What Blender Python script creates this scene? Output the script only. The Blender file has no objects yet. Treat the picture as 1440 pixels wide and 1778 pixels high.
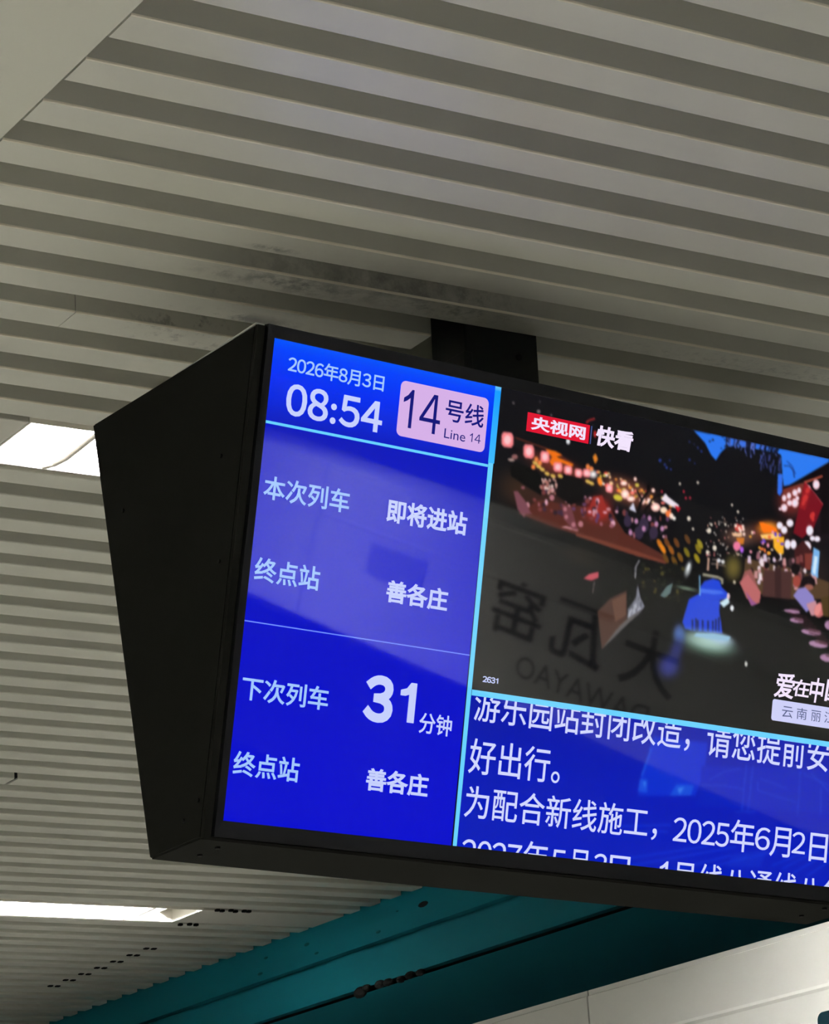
import bpy, bmesh, math
import numpy as np
from mathutils import Vector, Matrix

scene = bpy.context.scene
COL = scene.collection

# ------------------------------------------------------------------ camera, world, exposure
EYE = 1.55                                   # lens height above the platform floor
CAM_RIGHT = Vector((0.84831925, -0.52534529, -0.06608157))
CAM_UP = Vector((-0.10952584, -0.29621003, 0.94882227))
CAM_FWD = Vector((0.51803334, 0.79766656, 0.30881956))
cam_data = bpy.data.cameras.new('camera')
cam_data.sensor_fit = 'HORIZONTAL'
cam_data.sensor_width = 36.0
cam_data.lens = 36.0 * 3.4984551
cam_data.clip_start = 0.05
cam = bpy.data.objects.new('camera', cam_data)
COL.objects.link(cam)
m = Matrix((CAM_RIGHT, CAM_UP, -CAM_FWD)).transposed().to_4x4()
m.translation = Vector((0, 0, EYE))
cam.matrix_world = m
scene.camera = cam

LENS_GLOW = 580.0                             # radiance of the strip lights
AMBIENT = 0.05                               # the bright station hall around the platform
world = bpy.data.worlds.new('station_hall')
scene.world = world
world.use_nodes = True
bg = world.node_tree.nodes['Background']
bg.inputs[0].default_value = (1.0, 0.97, 0.91, 1)
bg.inputs[1].default_value = AMBIENT
scene.view_settings.view_transform = 'Standard'
scene.view_settings.look = 'None'
scene.view_settings.exposure = 0.0
scene.view_settings.gamma = 1.0
scene.view_settings.use_curve_mapping = False
scene.cycles.use_denoising = True
scene.cycles.max_bounces = 10
scene.cycles.diffuse_bounces = 6
scene.cycles.sample_clamp_indirect = 6.0

CEIL = EYE + 1.652                           # underside of the ceiling strips


# ------------------------------------------------------------------ helpers
def lin(c):
    return tuple((v / 255 / 12.92) if v <= 10 else ((v / 255 + 0.055) / 1.055) ** 2.4 for v in c)


def link(name, bm, mat, parent=None, smooth=False):
    me = bpy.data.meshes.new(name)
    bm.to_mesh(me)
    bm.free()
    if smooth:
        for p in me.polygons:
            p.use_smooth = True
    me.materials.append(mat)
    o = bpy.data.objects.new(name, me)
    COL.objects.link(o)
    if parent is not None:
        o.parent = parent
    return o


def struct(name, bm, mat, parent=None):
    o = link(name, bm, mat, parent)
    if parent is None:
        o['kind'] = 'structure'
    return o


def describe(o, label, category=None, group=None):
    o['label'] = label
    if category:
        o['category'] = category
    if group:
        o['group'] = group


def empty(name, loc=(0, 0, 0)):
    o = bpy.data.objects.new(name, None)
    o.empty_display_size = 0.1
    COL.objects.link(o)
    o.location = loc
    return o


def box(bm, x0, x1, y0, y1, z0, z1, bevel=0.0):
    vs = [bm.verts.new(p) for p in ((x0, y0, z0), (x1, y0, z0), (x1, y1, z0), (x0, y1, z0),
                                    (x0, y0, z1), (x1, y0, z1), (x1, y1, z1), (x0, y1, z1))]
    fs = [bm.faces.new([vs[i] for i in f]) for f in ((3, 2, 1, 0), (4, 5, 6, 7), (0, 1, 5, 4),
                                                     (1, 2, 6, 5), (2, 3, 7, 6), (3, 0, 4, 7))]
    if bevel:
        es = list({e for f in fs for e in f.edges})
        bmesh.ops.bevel(bm, geom=es, offset=bevel, segments=2, profile=0.5, affect='EDGES')


def prism_x(bm, prof, x0, x1):
    """Closed profile of (y, z) points run along x."""
    a = [bm.verts.new((x0, y, z)) for y, z in prof]
    b = [bm.verts.new((x1, y, z)) for y, z in prof]
    n = len(prof)
    fs = [bm.faces.new((a[i], a[(i + 1) % n], b[(i + 1) % n], b[i])) for i in range(n)]
    fs += [bm.faces.new(a[::-1]), bm.faces.new(b)]
    bmesh.ops.recalc_face_normals(bm, faces=fs)


def prism_y(bm, prof, y0, y1):
    """Closed profile of (x, z) points run along y."""
    a = [bm.verts.new((x, y0, z)) for x, z in prof]
    b = [bm.verts.new((x, y1, z)) for x, z in prof]
    n = len(prof)
    fs = [bm.faces.new((a[i], a[(i + 1) % n], b[(i + 1) % n], b[i])) for i in range(n)]
    fs += [bm.faces.new(a[::-1]), bm.faces.new(b)]
    bmesh.ops.recalc_face_normals(bm, faces=fs)


def cyl(bm, c, axis, r, h, n=14):
    axis = Vector(axis).normalized()
    q = Vector((0, 0, 1)).rotation_difference(axis).to_matrix().to_4x4()
    bmesh.ops.create_cone(bm, cap_ends=True, segments=n, radius1=r, radius2=r * 0.85, depth=h,
                          matrix=Matrix.Translation(Vector(c)) @ q)


def tube(bm, pts, r, n=8):
    rings = []
    for i, p in enumerate(pts):
        p = Vector(p)
        d = (Vector(pts[min(i + 1, len(pts) - 1)]) - Vector(pts[max(i - 1, 0)])).normalized()
        s = d.cross(Vector((0.1, 0.2, 1))).normalized()
        t = d.cross(s)
        rings.append([bm.verts.new(p + s * r * math.cos(2 * math.pi * k / n) + t * r * math.sin(2 * math.pi * k / n))
                      for k in range(n)])
    for a, b in zip(rings, rings[1:]):
        for k in range(n):
            bm.faces.new((a[k], a[(k + 1) % n], b[(k + 1) % n], b[k]))
    bm.faces.new(rings[0][::-1])
    bm.faces.new(rings[-1])


# ------------------------------------------------------------------ materials
def principled(name, color, rough=0.6, metal=0.0, spec=0.5, emit=None, strength=1.0):
    mt = bpy.data.materials.new(name)
    mt.use_nodes = True
    b = mt.node_tree.nodes['Principled BSDF']
    b.inputs['Base Color'].default_value = (*color, 1)
    b.inputs['Roughness'].default_value = rough
    b.inputs['Metallic'].default_value = metal
    b.inputs['Specular IOR Level'].default_value = spec
    if emit:
        b.inputs['Emission Color'].default_value = (*emit, 1)
        b.inputs['Emission Strength'].default_value = strength
    return mt


def worn(name, c1, c2, scale, rough=0.55, detail=6, stretch=(1, 1, 1), spec=0.4):
    """Painted surface whose paint varies softly between two colours."""
    mt = principled(name, c1, rough, spec=spec)
    nt = mt.node_tree
    b = nt.nodes['Principled BSDF']
    tc = nt.nodes.new('ShaderNodeTexCoord')
    mp = nt.nodes.new('ShaderNodeMapping')
    mp.inputs['Scale'].default_value = stretch
    no = nt.nodes.new('ShaderNodeTexNoise')
    no.inputs['Scale'].default_value = scale
    no.inputs['Detail'].default_value = detail
    mx = nt.nodes.new('ShaderNodeMix')
    mx.data_type = 'RGBA'
    mx.inputs['A'].default_value = (*c1, 1)
    mx.inputs['B'].default_value = (*c2, 1)
    nt.links.new(tc.outputs['Object'], mp.inputs['Vector'])
    nt.links.new(mp.outputs[0], no.inputs['Vector'])
    nt.links.new(no.outputs['Fac'], mx.inputs['Factor'])
    nt.links.new(mx.outputs['Result'], b.inputs['Base Color'])
    return mt


def slat_material():
    """Off-white painted aluminium with grime and painted-in shade on the strips above the display."""
    mt = worn('strip_paint', STRIP_A, STRIP_B, 3.0, 0.34, stretch=(0.5, 3, 3), spec=0.65)
    nt = mt.node_tree
    b = nt.nodes['Principled BSDF']
    base = b.inputs['Base Color'].links[0].from_socket
    geo = nt.nodes.new('ShaderNodeNewGeometry')
    prev = base
    # (centre, radii, noise scale, threshold, amount, colour)
    for ce, ra, sc, lo, hi, amt, colr in STAINS_AND_SHADE:
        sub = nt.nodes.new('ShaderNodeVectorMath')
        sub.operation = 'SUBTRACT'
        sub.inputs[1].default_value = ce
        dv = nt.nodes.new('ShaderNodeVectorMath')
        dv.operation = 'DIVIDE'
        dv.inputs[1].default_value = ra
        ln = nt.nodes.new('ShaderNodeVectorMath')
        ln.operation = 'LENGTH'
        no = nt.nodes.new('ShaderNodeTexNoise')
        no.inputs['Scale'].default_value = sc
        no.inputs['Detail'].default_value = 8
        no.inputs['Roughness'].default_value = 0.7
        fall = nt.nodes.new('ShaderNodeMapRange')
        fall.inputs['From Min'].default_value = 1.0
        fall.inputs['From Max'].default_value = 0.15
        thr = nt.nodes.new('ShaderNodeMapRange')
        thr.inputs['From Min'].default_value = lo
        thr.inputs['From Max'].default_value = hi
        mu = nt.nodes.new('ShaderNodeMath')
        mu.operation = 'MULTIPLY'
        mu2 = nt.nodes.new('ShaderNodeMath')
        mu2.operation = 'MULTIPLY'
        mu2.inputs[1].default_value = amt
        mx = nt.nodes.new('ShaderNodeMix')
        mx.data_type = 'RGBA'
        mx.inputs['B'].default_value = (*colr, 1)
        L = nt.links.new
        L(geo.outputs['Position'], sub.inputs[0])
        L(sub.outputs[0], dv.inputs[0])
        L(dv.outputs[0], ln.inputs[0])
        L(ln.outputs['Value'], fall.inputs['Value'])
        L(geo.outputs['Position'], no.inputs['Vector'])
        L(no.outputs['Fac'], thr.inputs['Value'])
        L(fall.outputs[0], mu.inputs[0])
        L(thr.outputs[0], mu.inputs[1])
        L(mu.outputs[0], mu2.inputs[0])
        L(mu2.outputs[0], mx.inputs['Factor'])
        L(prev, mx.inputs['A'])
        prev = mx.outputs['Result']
    L(prev, b.inputs['Base Color'])
    return mt


STRIP_A = (0.645, 0.63, 0.555)
STRIP_B = (0.735, 0.725, 0.655)
STAINS_AND_SHADE = [
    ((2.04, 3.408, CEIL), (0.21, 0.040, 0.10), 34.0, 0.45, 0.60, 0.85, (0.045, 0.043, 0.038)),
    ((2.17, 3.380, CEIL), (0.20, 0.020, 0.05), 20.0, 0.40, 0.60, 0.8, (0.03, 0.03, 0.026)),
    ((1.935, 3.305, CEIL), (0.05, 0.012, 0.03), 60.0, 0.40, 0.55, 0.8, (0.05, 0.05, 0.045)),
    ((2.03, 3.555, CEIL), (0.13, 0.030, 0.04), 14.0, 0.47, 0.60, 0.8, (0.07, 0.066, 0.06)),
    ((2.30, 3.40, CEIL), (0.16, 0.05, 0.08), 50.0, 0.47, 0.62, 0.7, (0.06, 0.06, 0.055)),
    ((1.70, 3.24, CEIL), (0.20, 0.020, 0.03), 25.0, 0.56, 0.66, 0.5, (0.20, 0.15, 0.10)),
    ((2.22, 3.38, CEIL), (0.42, 0.16, 0.25), 4.0, 0.22, 0.60, 0.60, (0.20, 0.19, 0.17)),  # the display's broad soft shade, painted into the strip colour
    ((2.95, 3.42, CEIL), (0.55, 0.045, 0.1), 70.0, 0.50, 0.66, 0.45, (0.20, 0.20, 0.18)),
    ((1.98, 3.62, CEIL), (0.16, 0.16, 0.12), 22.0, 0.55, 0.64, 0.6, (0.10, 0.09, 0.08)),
]
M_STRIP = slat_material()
M_EDGE = principled('edge_highlight', (0.96, 0.90, 0.77), 0.35)  # pale beige standing in for the glint on the slats' rounded edge
M_SEAM = principled('dark_gap', (0.004, 0.004, 0.004), 0.9, spec=0.05)
M_VOID = principled('ceiling_void', (0.02, 0.02, 0.018), 0.95)
M_COVER = worn('cover_paint', (0.60, 0.58, 0.52), (0.66, 0.64, 0.58), 2.0, 0.45)
M_SOFFIT = worn('soffit_paint', (0.66, 0.65, 0.56), (0.70, 0.69, 0.61), 1.5, 0.5)
M_TEAL = worn('teal_paint', (0.003, 0.078, 0.105), (0.0045, 0.10, 0.13), 4.0, 0.6, stretch=(1, 0.6, 3), spec=0.04)
M_FASCIA = worn('white_enamel', (0.43, 0.43, 0.415), (0.49, 0.49, 0.475), 2.5, 0.45, spec=0.2)
M_FLOOR = worn('granite_floor', (0.74, 0.73, 0.69), (0.82, 0.81, 0.77), 30, 0.35)
M_WALL = worn('hall_wall', (0.36, 0.37, 0.36), (0.42, 0.43, 0.42), 2, 0.6)
M_GLASS = principled('dark_glass', (0.006, 0.007, 0.008), 0.1, spec=0.12)
M_TROUGH = principled('light_trough_enamel', (0.82, 0.79, 0.72), 0.4)
M_CUTOFF = principled('cutoff_blade', (0.45, 0.44, 0.42), 0.5)
M_REFLECT = principled('reflector_white', (0.92, 0.91, 0.89), 0.4)
M_LENS = principled('lit_lens', (0.9, 0.9, 0.9), 0.4, emit=(0.99, 0.985, 0.92), strength=LENS_GLOW)
M_WIRE = principled('grey_wire', (0.30, 0.28, 0.26), 0.5)
M_SCREW = principled('black_screw', (0.002, 0.002, 0.002), 0.6, spec=0.03)
M_CASE = worn('black_casing', (0.0048, 0.0048, 0.0042), (0.006, 0.006, 0.0054), 9, 0.5, spec=0.0)
M_BEZEL = principled('black_bezel', (0.005, 0.005, 0.006), 0.38, spec=0.1)
M_POST = principled('post_black', (0.004, 0.004, 0.004), 0.6, spec=0.2)
M_INK = principled('dark_lettering', (0.02, 0.02, 0.022), 0.5)
M_PLATE = principled('grey_plate', (0.25, 0.25, 0.27), 0.4)
M_BOUNCE = principled('bounce_white', (0.80, 0.80, 0.78), 0.5)
M_TEALMARK = principled('teal_mark', (0.003, 0.05, 0.06), 0.7, spec=0.04)
M_SIGN = principled('deep_teal_sign', (0.0016, 0.009, 0.013), 0.5, spec=0.04)


def screen_mat(name, rgb=None, gain=1.0):
    """A lit patch of the screen: glossy black glass giving off its own colour."""
    mt = principled(name, (0.004, 0.004, 0.004), 0.03, spec=0.5)
    b = mt.node_tree.nodes['Principled BSDF']
    b.inputs['Emission Strength'].default_value = gain
    if rgb is None:
        at = mt.node_tree.nodes.new('ShaderNodeAttribute')
        at.attribute_name = 'Col'
        mt.node_tree.links.new(at.outputs['Color'], b.inputs['Emission Color'])
    else:
        b.inputs['Emission Color'].default_value = (*lin(rgb), 1)
    mt.cycles.emission_sampling = 'NONE'      # far too faint to light the hall; found by the bounces alone
    return mt


# ------------------------------------------------------------------ ceiling
PITCH = 0.12423
WIDE = 0.0648
XL, XR = 1.440, 4.752                         # strips run from the soffit to the teal fascia
ceiling_bm = bmesh.new()
box(ceiling_bm, -6.0, 4.76, -9.0, 12.0, CEIL + 0.30, CEIL + 0.36)
ceiling = struct('ceiling', ceiling_bm, M_VOID)

STRIP_H = 0.105
strips = []


def strip_profile(far):
    n, e, z, h = far - WIDE, far, CEIL, STRIP_H
    c = 0.003
    return [(n, z + h), (n, z + c), (n + c * 0.3, z + c * 0.3), (n + c, z), (e - c, z), (e - c * 0.3, z + c * 0.3),
            (e, z + c), (e, z + h)]


def strip(far, runs, screws=None, edge=False):
    bm = bmesh.new()
    for a, b in runs:
        prism_x(bm, strip_profile(far), a, b)
    if edge:                                  # highlight painted along the lower edge towards the hall
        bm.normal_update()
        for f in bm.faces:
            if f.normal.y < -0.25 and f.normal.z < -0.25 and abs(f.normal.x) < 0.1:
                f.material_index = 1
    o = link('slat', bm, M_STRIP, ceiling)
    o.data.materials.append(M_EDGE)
    for (a, b), (c, d) in zip(runs, runs[1:]):
        if c - b < 0.05:                      # the dark hollow seen through a butt joint
            jb = bmesh.new()
            box(jb, b - 0.001, c + 0.001, far - WIDE + 0.0015, far - 0.0015, CEIL + 0.0035, CEIL + STRIP_H - 0.002)
            link('joint', jb, M_SEAM, o)
    if screws is not None:
        for dx in (0.0, 0.028):
            sb = bmesh.new()
            box(sb, screws + dx - 0.008, screws + dx + 0.008, far - 0.030, far - 0.012, CEIL - 0.004, CEIL + 0.002, 0.0015)
            link('screw', sb, M_SCREW, o)
    return o


for k in range(-12, 9):                       # the bank nearest the camera
    far = 3.0726 + PITCH * k
    runs = [(XL, XR)]
    if k == 4:                                # cut away where the post of the display goes up
        runs = [(XL, 2.330), (2.506, XR)]
    if k == 5:                                # butt joint
        runs = [(XL, 1.7795), (1.7808, XR)]
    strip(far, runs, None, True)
for k in range(29):                           # the bank between the two rows of lights
    far = 4.3797 + PITCH * k
    runs = [(XL, XR)]
    if k == 17:
        runs = [(XL, 2.944), (2.953, XR)]
    if k == 18:
        runs = [(XL, 2.925), (2.929, XR)]
    strip(far, runs)
for k in range(29):                           # the bank beyond the far row
    far = 8.188 + PITCH * k
    strip(far, [(XL, XR)], 4.372 if 3 <= k <= 9 else None)

ROWS = (4.189, 7.996)                         # centre lines of the light rows
LIGHT_X = (1.915, 4.245)
for yc in ROWS:
    for a, b in ((XL, LIGHT_X[0] - 0.0005), ((3.8505 if yc < 5 else LIGHT_X[1] + 0.0005), XR)):
        bm = bmesh.new()
        box(bm, a, b, yc - 0.101, yc + 0.101, CEIL, CEIL + 0.06, 0.002)
        link('cover_panel', bm, M_COVER, ceiling)


for x, y in ((4.285, 7.878), (4.305, 7.884), (4.330, 7.872), (4.352, 7.884), (4.378, 7.874), (4.395, 7.876), (4.282, 8.122), (4.31, 8.112), (4.335, 8.116)):
    bm = bmesh.new()                          # black fixing clips at the end of the far light
    box(bm, x - 0.007, x + 0.007, y - 0.007, y + 0.007, CEIL - 0.006, CEIL + 0.002, 0.002)
    link('clip', bm, M_SCREW, ceiling)


def light_fixture(yc, label, x0=LIGHT_X[0], x1=LIGHT_X[1], z=CEIL):
    root = empty('ceiling_light', (x0, yc, z))
    describe(root, label, 'light', 'strip lights in the slatted ceiling')
    ln = x1 - x0
    w, d, t = 0.104, 0.115, 0.004
    bm = bmesh.new()
    box(bm, 0, ln, -w, -w + t, 0, d)
    box(bm, 0, ln, w - t, w, 0, d)
    box(bm, 0, t, -w + t, w - t, 0, d)
    box(bm, ln - t, ln, -w + t, w - t, 0, d)
    box(bm, 0, ln, -w, w, d, d + t)
    box(bm, ln - 0.052, ln - 0.048, -w + t, w - t, 0.030, d)  # partition added to shade the end of the trough from the lens
    link('trough', bm, M_TROUGH, root)
    bm = bmesh.new()
    for s in (-1, 1):
        box(bm, 0.0, ln, min(s * w, s * (w + 0.020)), max(s * w, s * (w + 0.020)), 0.008, 0.011)
    link('flange', bm, M_TROUGH, root)
    bm = bmesh.new()
    box(bm, 0.10, ln - 0.155, -w + 0.010, w - 0.010, 0.098, 0.110, 0.002)
    link('lens', bm, M_LENS, root)
    bm = bmesh.new()                          # unseen blades added under the lens to cut off its sideways light
    for i in range(34):
        x = 0.12 + (ln - 0.30) * i / 33
        box(bm, x - 0.001, x + 0.001, -w + t, w - t, 0.052, 0.094)
    link('cutoff_blades', bm, M_CUTOFF, root)
    bm = bmesh.new()
    for s in (-1, 1):                         # bright reflector wings
        box(bm, 0.02, ln - 0.054, s * (w - t) - 0.0015, s * (w - t) + 0.0015, 0.002, 0.096)
    link('reflector', bm, M_REFLECT, root)
    for x in (0.13, ln - 0.165):
        bm = bmesh.new()
        tube(bm, [(x - 0.012, w - 0.002, 0.004), (x - 0.002, w * 0.75, 0.002), (x + 0.004, w * 0.4, 0.002), (x + 0.004, 0.0, 0.003),
                  (x + 0.002, -w * 0.5, 0.003), (x + 0.004, -w + 0.004, 0.006)], 0.0048)
        link('wire', bm, M_WIRE, root)
    return root


light_fixture(ROWS[0], 'bright recessed strip light half hidden behind the black display, at mid height on the left', LIGHT_X[0], 3.85)
light_fixture(ROWS[1], 'long bright recessed strip light low on the left, ending beside the teal wall')
light_fixture(0.382, 'strip light overhead in the next row of the platform ceiling', 1.5, 3.8)
for yc in (4.9, 2.6):                         # unseen fill lights added off to the left to raise the floor bounce
    for x0 in (-4.2,):
        light_fixture(yc, 'unseen strip light added as fill under the plain soffit', x0, x0 + 2.3, CEIL - 0.006 - 0.119)['group'] = 'fill lights added under the soffit'

bm = bmesh.new()
prism_y(bm, [(-6.0, CEIL - 0.006), (1.4315, CEIL - 0.006), (1.4335, CEIL - 0.002), (1.4335, CEIL + 0.16), (-6.0, CEIL + 0.16)],
        -9.0, 12.0)
struct('trim_1', bm, M_SOFFIT)

# ------------------------------------------------------------------ the track side: teal panels, white fascia, screen doors
bm = bmesh.new()
zt = lambda z: EYE + z
prism_y(bm, [(4.758, zt(1.9)), (4.758, zt(1.540)), (4.782, zt(1.536)), (4.782, zt(1.527)), (4.752, zt(1.520)), (4.758, zt(1.409)), (4.85, zt(1.409)), (4.85, zt(1.9))], -9, 12)
struct('trim_2', bm, M_TEAL)
bm = bmesh.new()
prism_y(bm, [(4.758, zt(1.391)), (5.75, zt(1.00)), (5.80, zt(1.00)), (5.80, zt(1.391))], -9, 12)
struct('trim_3', bm, M_TEAL)
bm = bmesh.new()
box(bm, 4.79, 4.84, -9, 12, zt(1.385), zt(1.415))
struct('trim_4', bm, M_SEAM)

SPOTS = [(7.431, 1.603, 0.03), (7.583, 1.61, 0.008), (7.702, 1.567, 0.015), (8.15, 1.607, 0.018), (8.09, 1.568, 0.014), (8.424, 1.611, 0.014), (8.469, 1.565, 0.018), (8.718, 1.472, 0.016)]


def lump(bm, c, r):
    bmesh.ops.create_icosphere(bm, subdivisions=2, radius=1.0, matrix=Matrix.Translation(c) @ Matrix.Diagonal((*r, 1)))


bm = bmesh.new()                              # lumps of sealant along the joint
for y, z, a in ((7.83, 1.398, 0.030), (7.79, 1.406, 0.018), (7.71, 1.404, 0.022), (7.66, 1.402, 0.02), (7.585, 1.398, 0.018), (7.53, 1.402, 0.02), (7.47, 1.4, 0.018)):
    lump(bm, (4.757, y, zt(z)), (0.012, a * 1.3, a * 0.62))
link('sealant', bm, M_SEAM, bpy.data.objects['trim_4'])
for y, z, a in SPOTS:                         # dark caps and chips on the teal panels
    bm = bmesh.new()
    lump(bm, (4.758, y, zt(z)), (0.003, a, a * 0.3))
    link('fixing_cap', bm, M_SEAM if a >= 0.03 else M_TEALMARK, bpy.data.objects['trim_2'])

wall_right = empty('wall_right', (4.0, 0, EYE))
wall_right['kind'] = 'structure'
SEAMS = [-8.9, -4.1, -1.7, 0.28, 2.92, 5.561, 8.2, 11.9]
for a, b in zip(SEAMS, SEAMS[1:]):
    bm = bmesh.new()
    top = 1.012
    prism_y(bm, [(0.0, 0.602), (0.0, 0.872), (-0.0015, 0.879), (0.0, 0.886), (0.0, top - 0.014), (0.003, top - 0.012), (0.003, top), (0.26, top), (0.26, 0.602)],
            a + 0.003, b - 0.003)
    link('fascia_panel', bm, M_FASCIA, wall_right)
bm = bmesh.new()
box(bm, 0.02, 0.25, -8.9, 11.9, 0.61, 1.0)
link('fascia_core', bm, M_SEAM, wall_right)
bm = bmesh.new()
box(bm, 0.05, 0.09, -8.9, 11.9, -EYE, 0.60)
link('door_glass', bm, M_GLASS, wall_right)


ONE = [(0.373, 0), (0.285, 0), (0.285, 0.560), (0.205, 0.503), (0.109, 0.460), (0.109, 0.545), (0.215, 0.608), (0.316, 0.719), (0.373, 0.719)]
ONE_HEAVY = [(0.400, 0), (0.245, 0), (0.245, 0.500), (0.165, 0.470), (0.055, 0.470), (0.055, 0.570), (0.185, 0.610), (0.270, 0.719), (0.400, 0.719)]


def glyph_bm(ch, weight=0.0):
    if ch == '\uff11':                        # the screen's figure one has no foot
        p = ONE_HEAVY if weight >= 0.03 else ONE
        return [(x + 0.22, y + 0.02) for x, y in p], [tuple(range(len(p)))[::-1]]
    cu = bpy.data.curves.new('lettering', 'FONT')
    cu.body = ch
    cu.bevel_depth = weight                   # a heavier stroke, flattened again below
    cu.bevel_resolution = 0
    cu.resolution_u = 4
    o = bpy.data.objects.new('lettering', cu)
    COL.objects.link(o)
    dg = bpy.context.evaluated_depsgraph_get()
    me = bpy.data.meshes.new_from_object(o.evaluated_get(dg))
    co = [(v.co.x, v.co.y) for v in me.vertices]
    fs = [tuple(p.vertices) for p in me.polygons]
    bpy.data.objects.remove(o)
    bpy.data.curves.remove(cu)
    bpy.data.meshes.remove(me)
    return co, fs


def text_bm(body, weight=0.0, stretch=0.56):
    """Lettering set one glyph at a time; numerals use the wide east-asian cut, closed up."""
    bm = bmesh.new()
    if body.isascii() and any(c.isalpha() for c in body):
        runs = [(body, 0.0)]
    else:
        runs, x = [], 0.0
        for ch in body:
            if ch == ':':
                adv = 0.30
                runs.append((ch, x + 0.02))
            elif ch.isdigit():
                adv = stretch
                runs.append((chr(ord(ch) + 0xFEE0), x - (1.0 - adv) / 2))
            else:
                adv = 1.0
                runs.append((ch, x))
            x += adv
    for ch, dx in runs:
        co, fs = glyph_bm(ch, weight)
        vs = [bm.verts.new((x + dx, y, 0)) for x, y in co]
        for f in fs:
            try:
                bm.faces.new([vs[i] for i in f])
            except ValueError:
                pass
    bmesh.ops.dissolve_degenerate(bm, dist=1e-5, edges=list(bm.edges))
    return bm


def fit(bm, fn):
    xs = [v.co.x for v in bm.verts]
    ys = [v.co.y for v in bm.verts]
    x0, x1, y0, y1 = min(xs), max(xs), min(ys), max(ys)
    for v in bm.verts:
        v.co = fn((v.co.x - x0) / (x1 - x0), (v.co.y - y0) / (y1 - y0))


# station name lettered on the white fascia, facing the platform (mirrored in the display's glass)
for body, ya, yb, z0, z1, wt in (('大', 1.80, 1.60, 0.752, 0.892, 0.01), ('瓦', 1.545, 1.335, 0.752, 0.890, 0.01),
                                 ('窑', 1.295, 1.095, 0.755, 0.892, 0.01), ('DAWAYAO', 1.735, 1.235, 0.672, 0.724, 0.0)):
    bm = text_bm(body, wt)
    fit(bm, lambda s, t: Vector((-0.0012, ya + (yb - ya) * s, z0 + (z1 - z0) * t)))
    link('station_name', bm, M_INK, wall_right)
bm = bmesh.new()
box(bm, -0.004, 0.0, 0.55, 0.80, 0.775, 0.856, 0.001)
link('line_plate', bm, M_PLATE, wall_right)


# the corner of a dark sign on the fascia, low at the right
def rounded(w0, w1, h0, h1, r, n=5):
    pts = []
    for cx, cy, a0 in ((w1 - r, h1 - r, 0), (w0 + r, h1 - r, 90), (w0 + r, h0 + r, 180), (w1 - r, h0 + r, 270)):
        for i in range(n + 1):
            a = math.radians(a0 + 90 * i / n)
            pts.append((cx + r * math.cos(a), cy + r * math.sin(a)))
    return pts


def plate_x(bm, pts, x0, x1):
    a = [bm.verts.new((x0, p, q)) for p, q in pts]
    b = [bm.verts.new((x1, p, q)) for p, q in pts]
    n = len(pts)
    fs = [bm.faces.new((a[i], a[(i + 1) % n], b[(i + 1) % n], b[i])) for i in range(n)] + [bm.faces.new(a), bm.faces.new(b[::-1])]
    bmesh.ops.recalc_face_normals(bm, faces=fs)


sign = empty('door_sign', (4.0, 4.45, EYE + 0.7))
describe(sign, 'dark teal rounded sign on the white fascia, its corner in the bottom right', 'sign')
bm = bmesh.new()
plate_x(bm, rounded(-0.30, 0.285, -0.085, 0.128, 0.018), -0.006, 0.0)
link('sign_panel', bm, M_SIGN, sign)
bm = bmesh.new()
plate_x(bm, rounded(-0.31, 0.292, -0.092, 0.134, 0.022), -0.003, 0.0)
link('sign_rim', bm, M_FASCIA, sign)

# ------------------------------------------------------------------ floor and far wall
bm = bmesh.new()
box(bm, -6.0, 4.05, -9, 12, -0.05, 0.0)
struct('floor', bm, M_FLOOR)
bm = bmesh.new()
box(bm, -6.0, 4.85, 12.0, 12.2, 0, CEIL + 0.36)
struct('wall_back', bm, M_WALL)
bm = bmesh.new()
box(bm, -6.2, -6.0, -9, 12.2, 0, CEIL + 0.36)
struct('wall_left', bm, M_GLASS)

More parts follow.
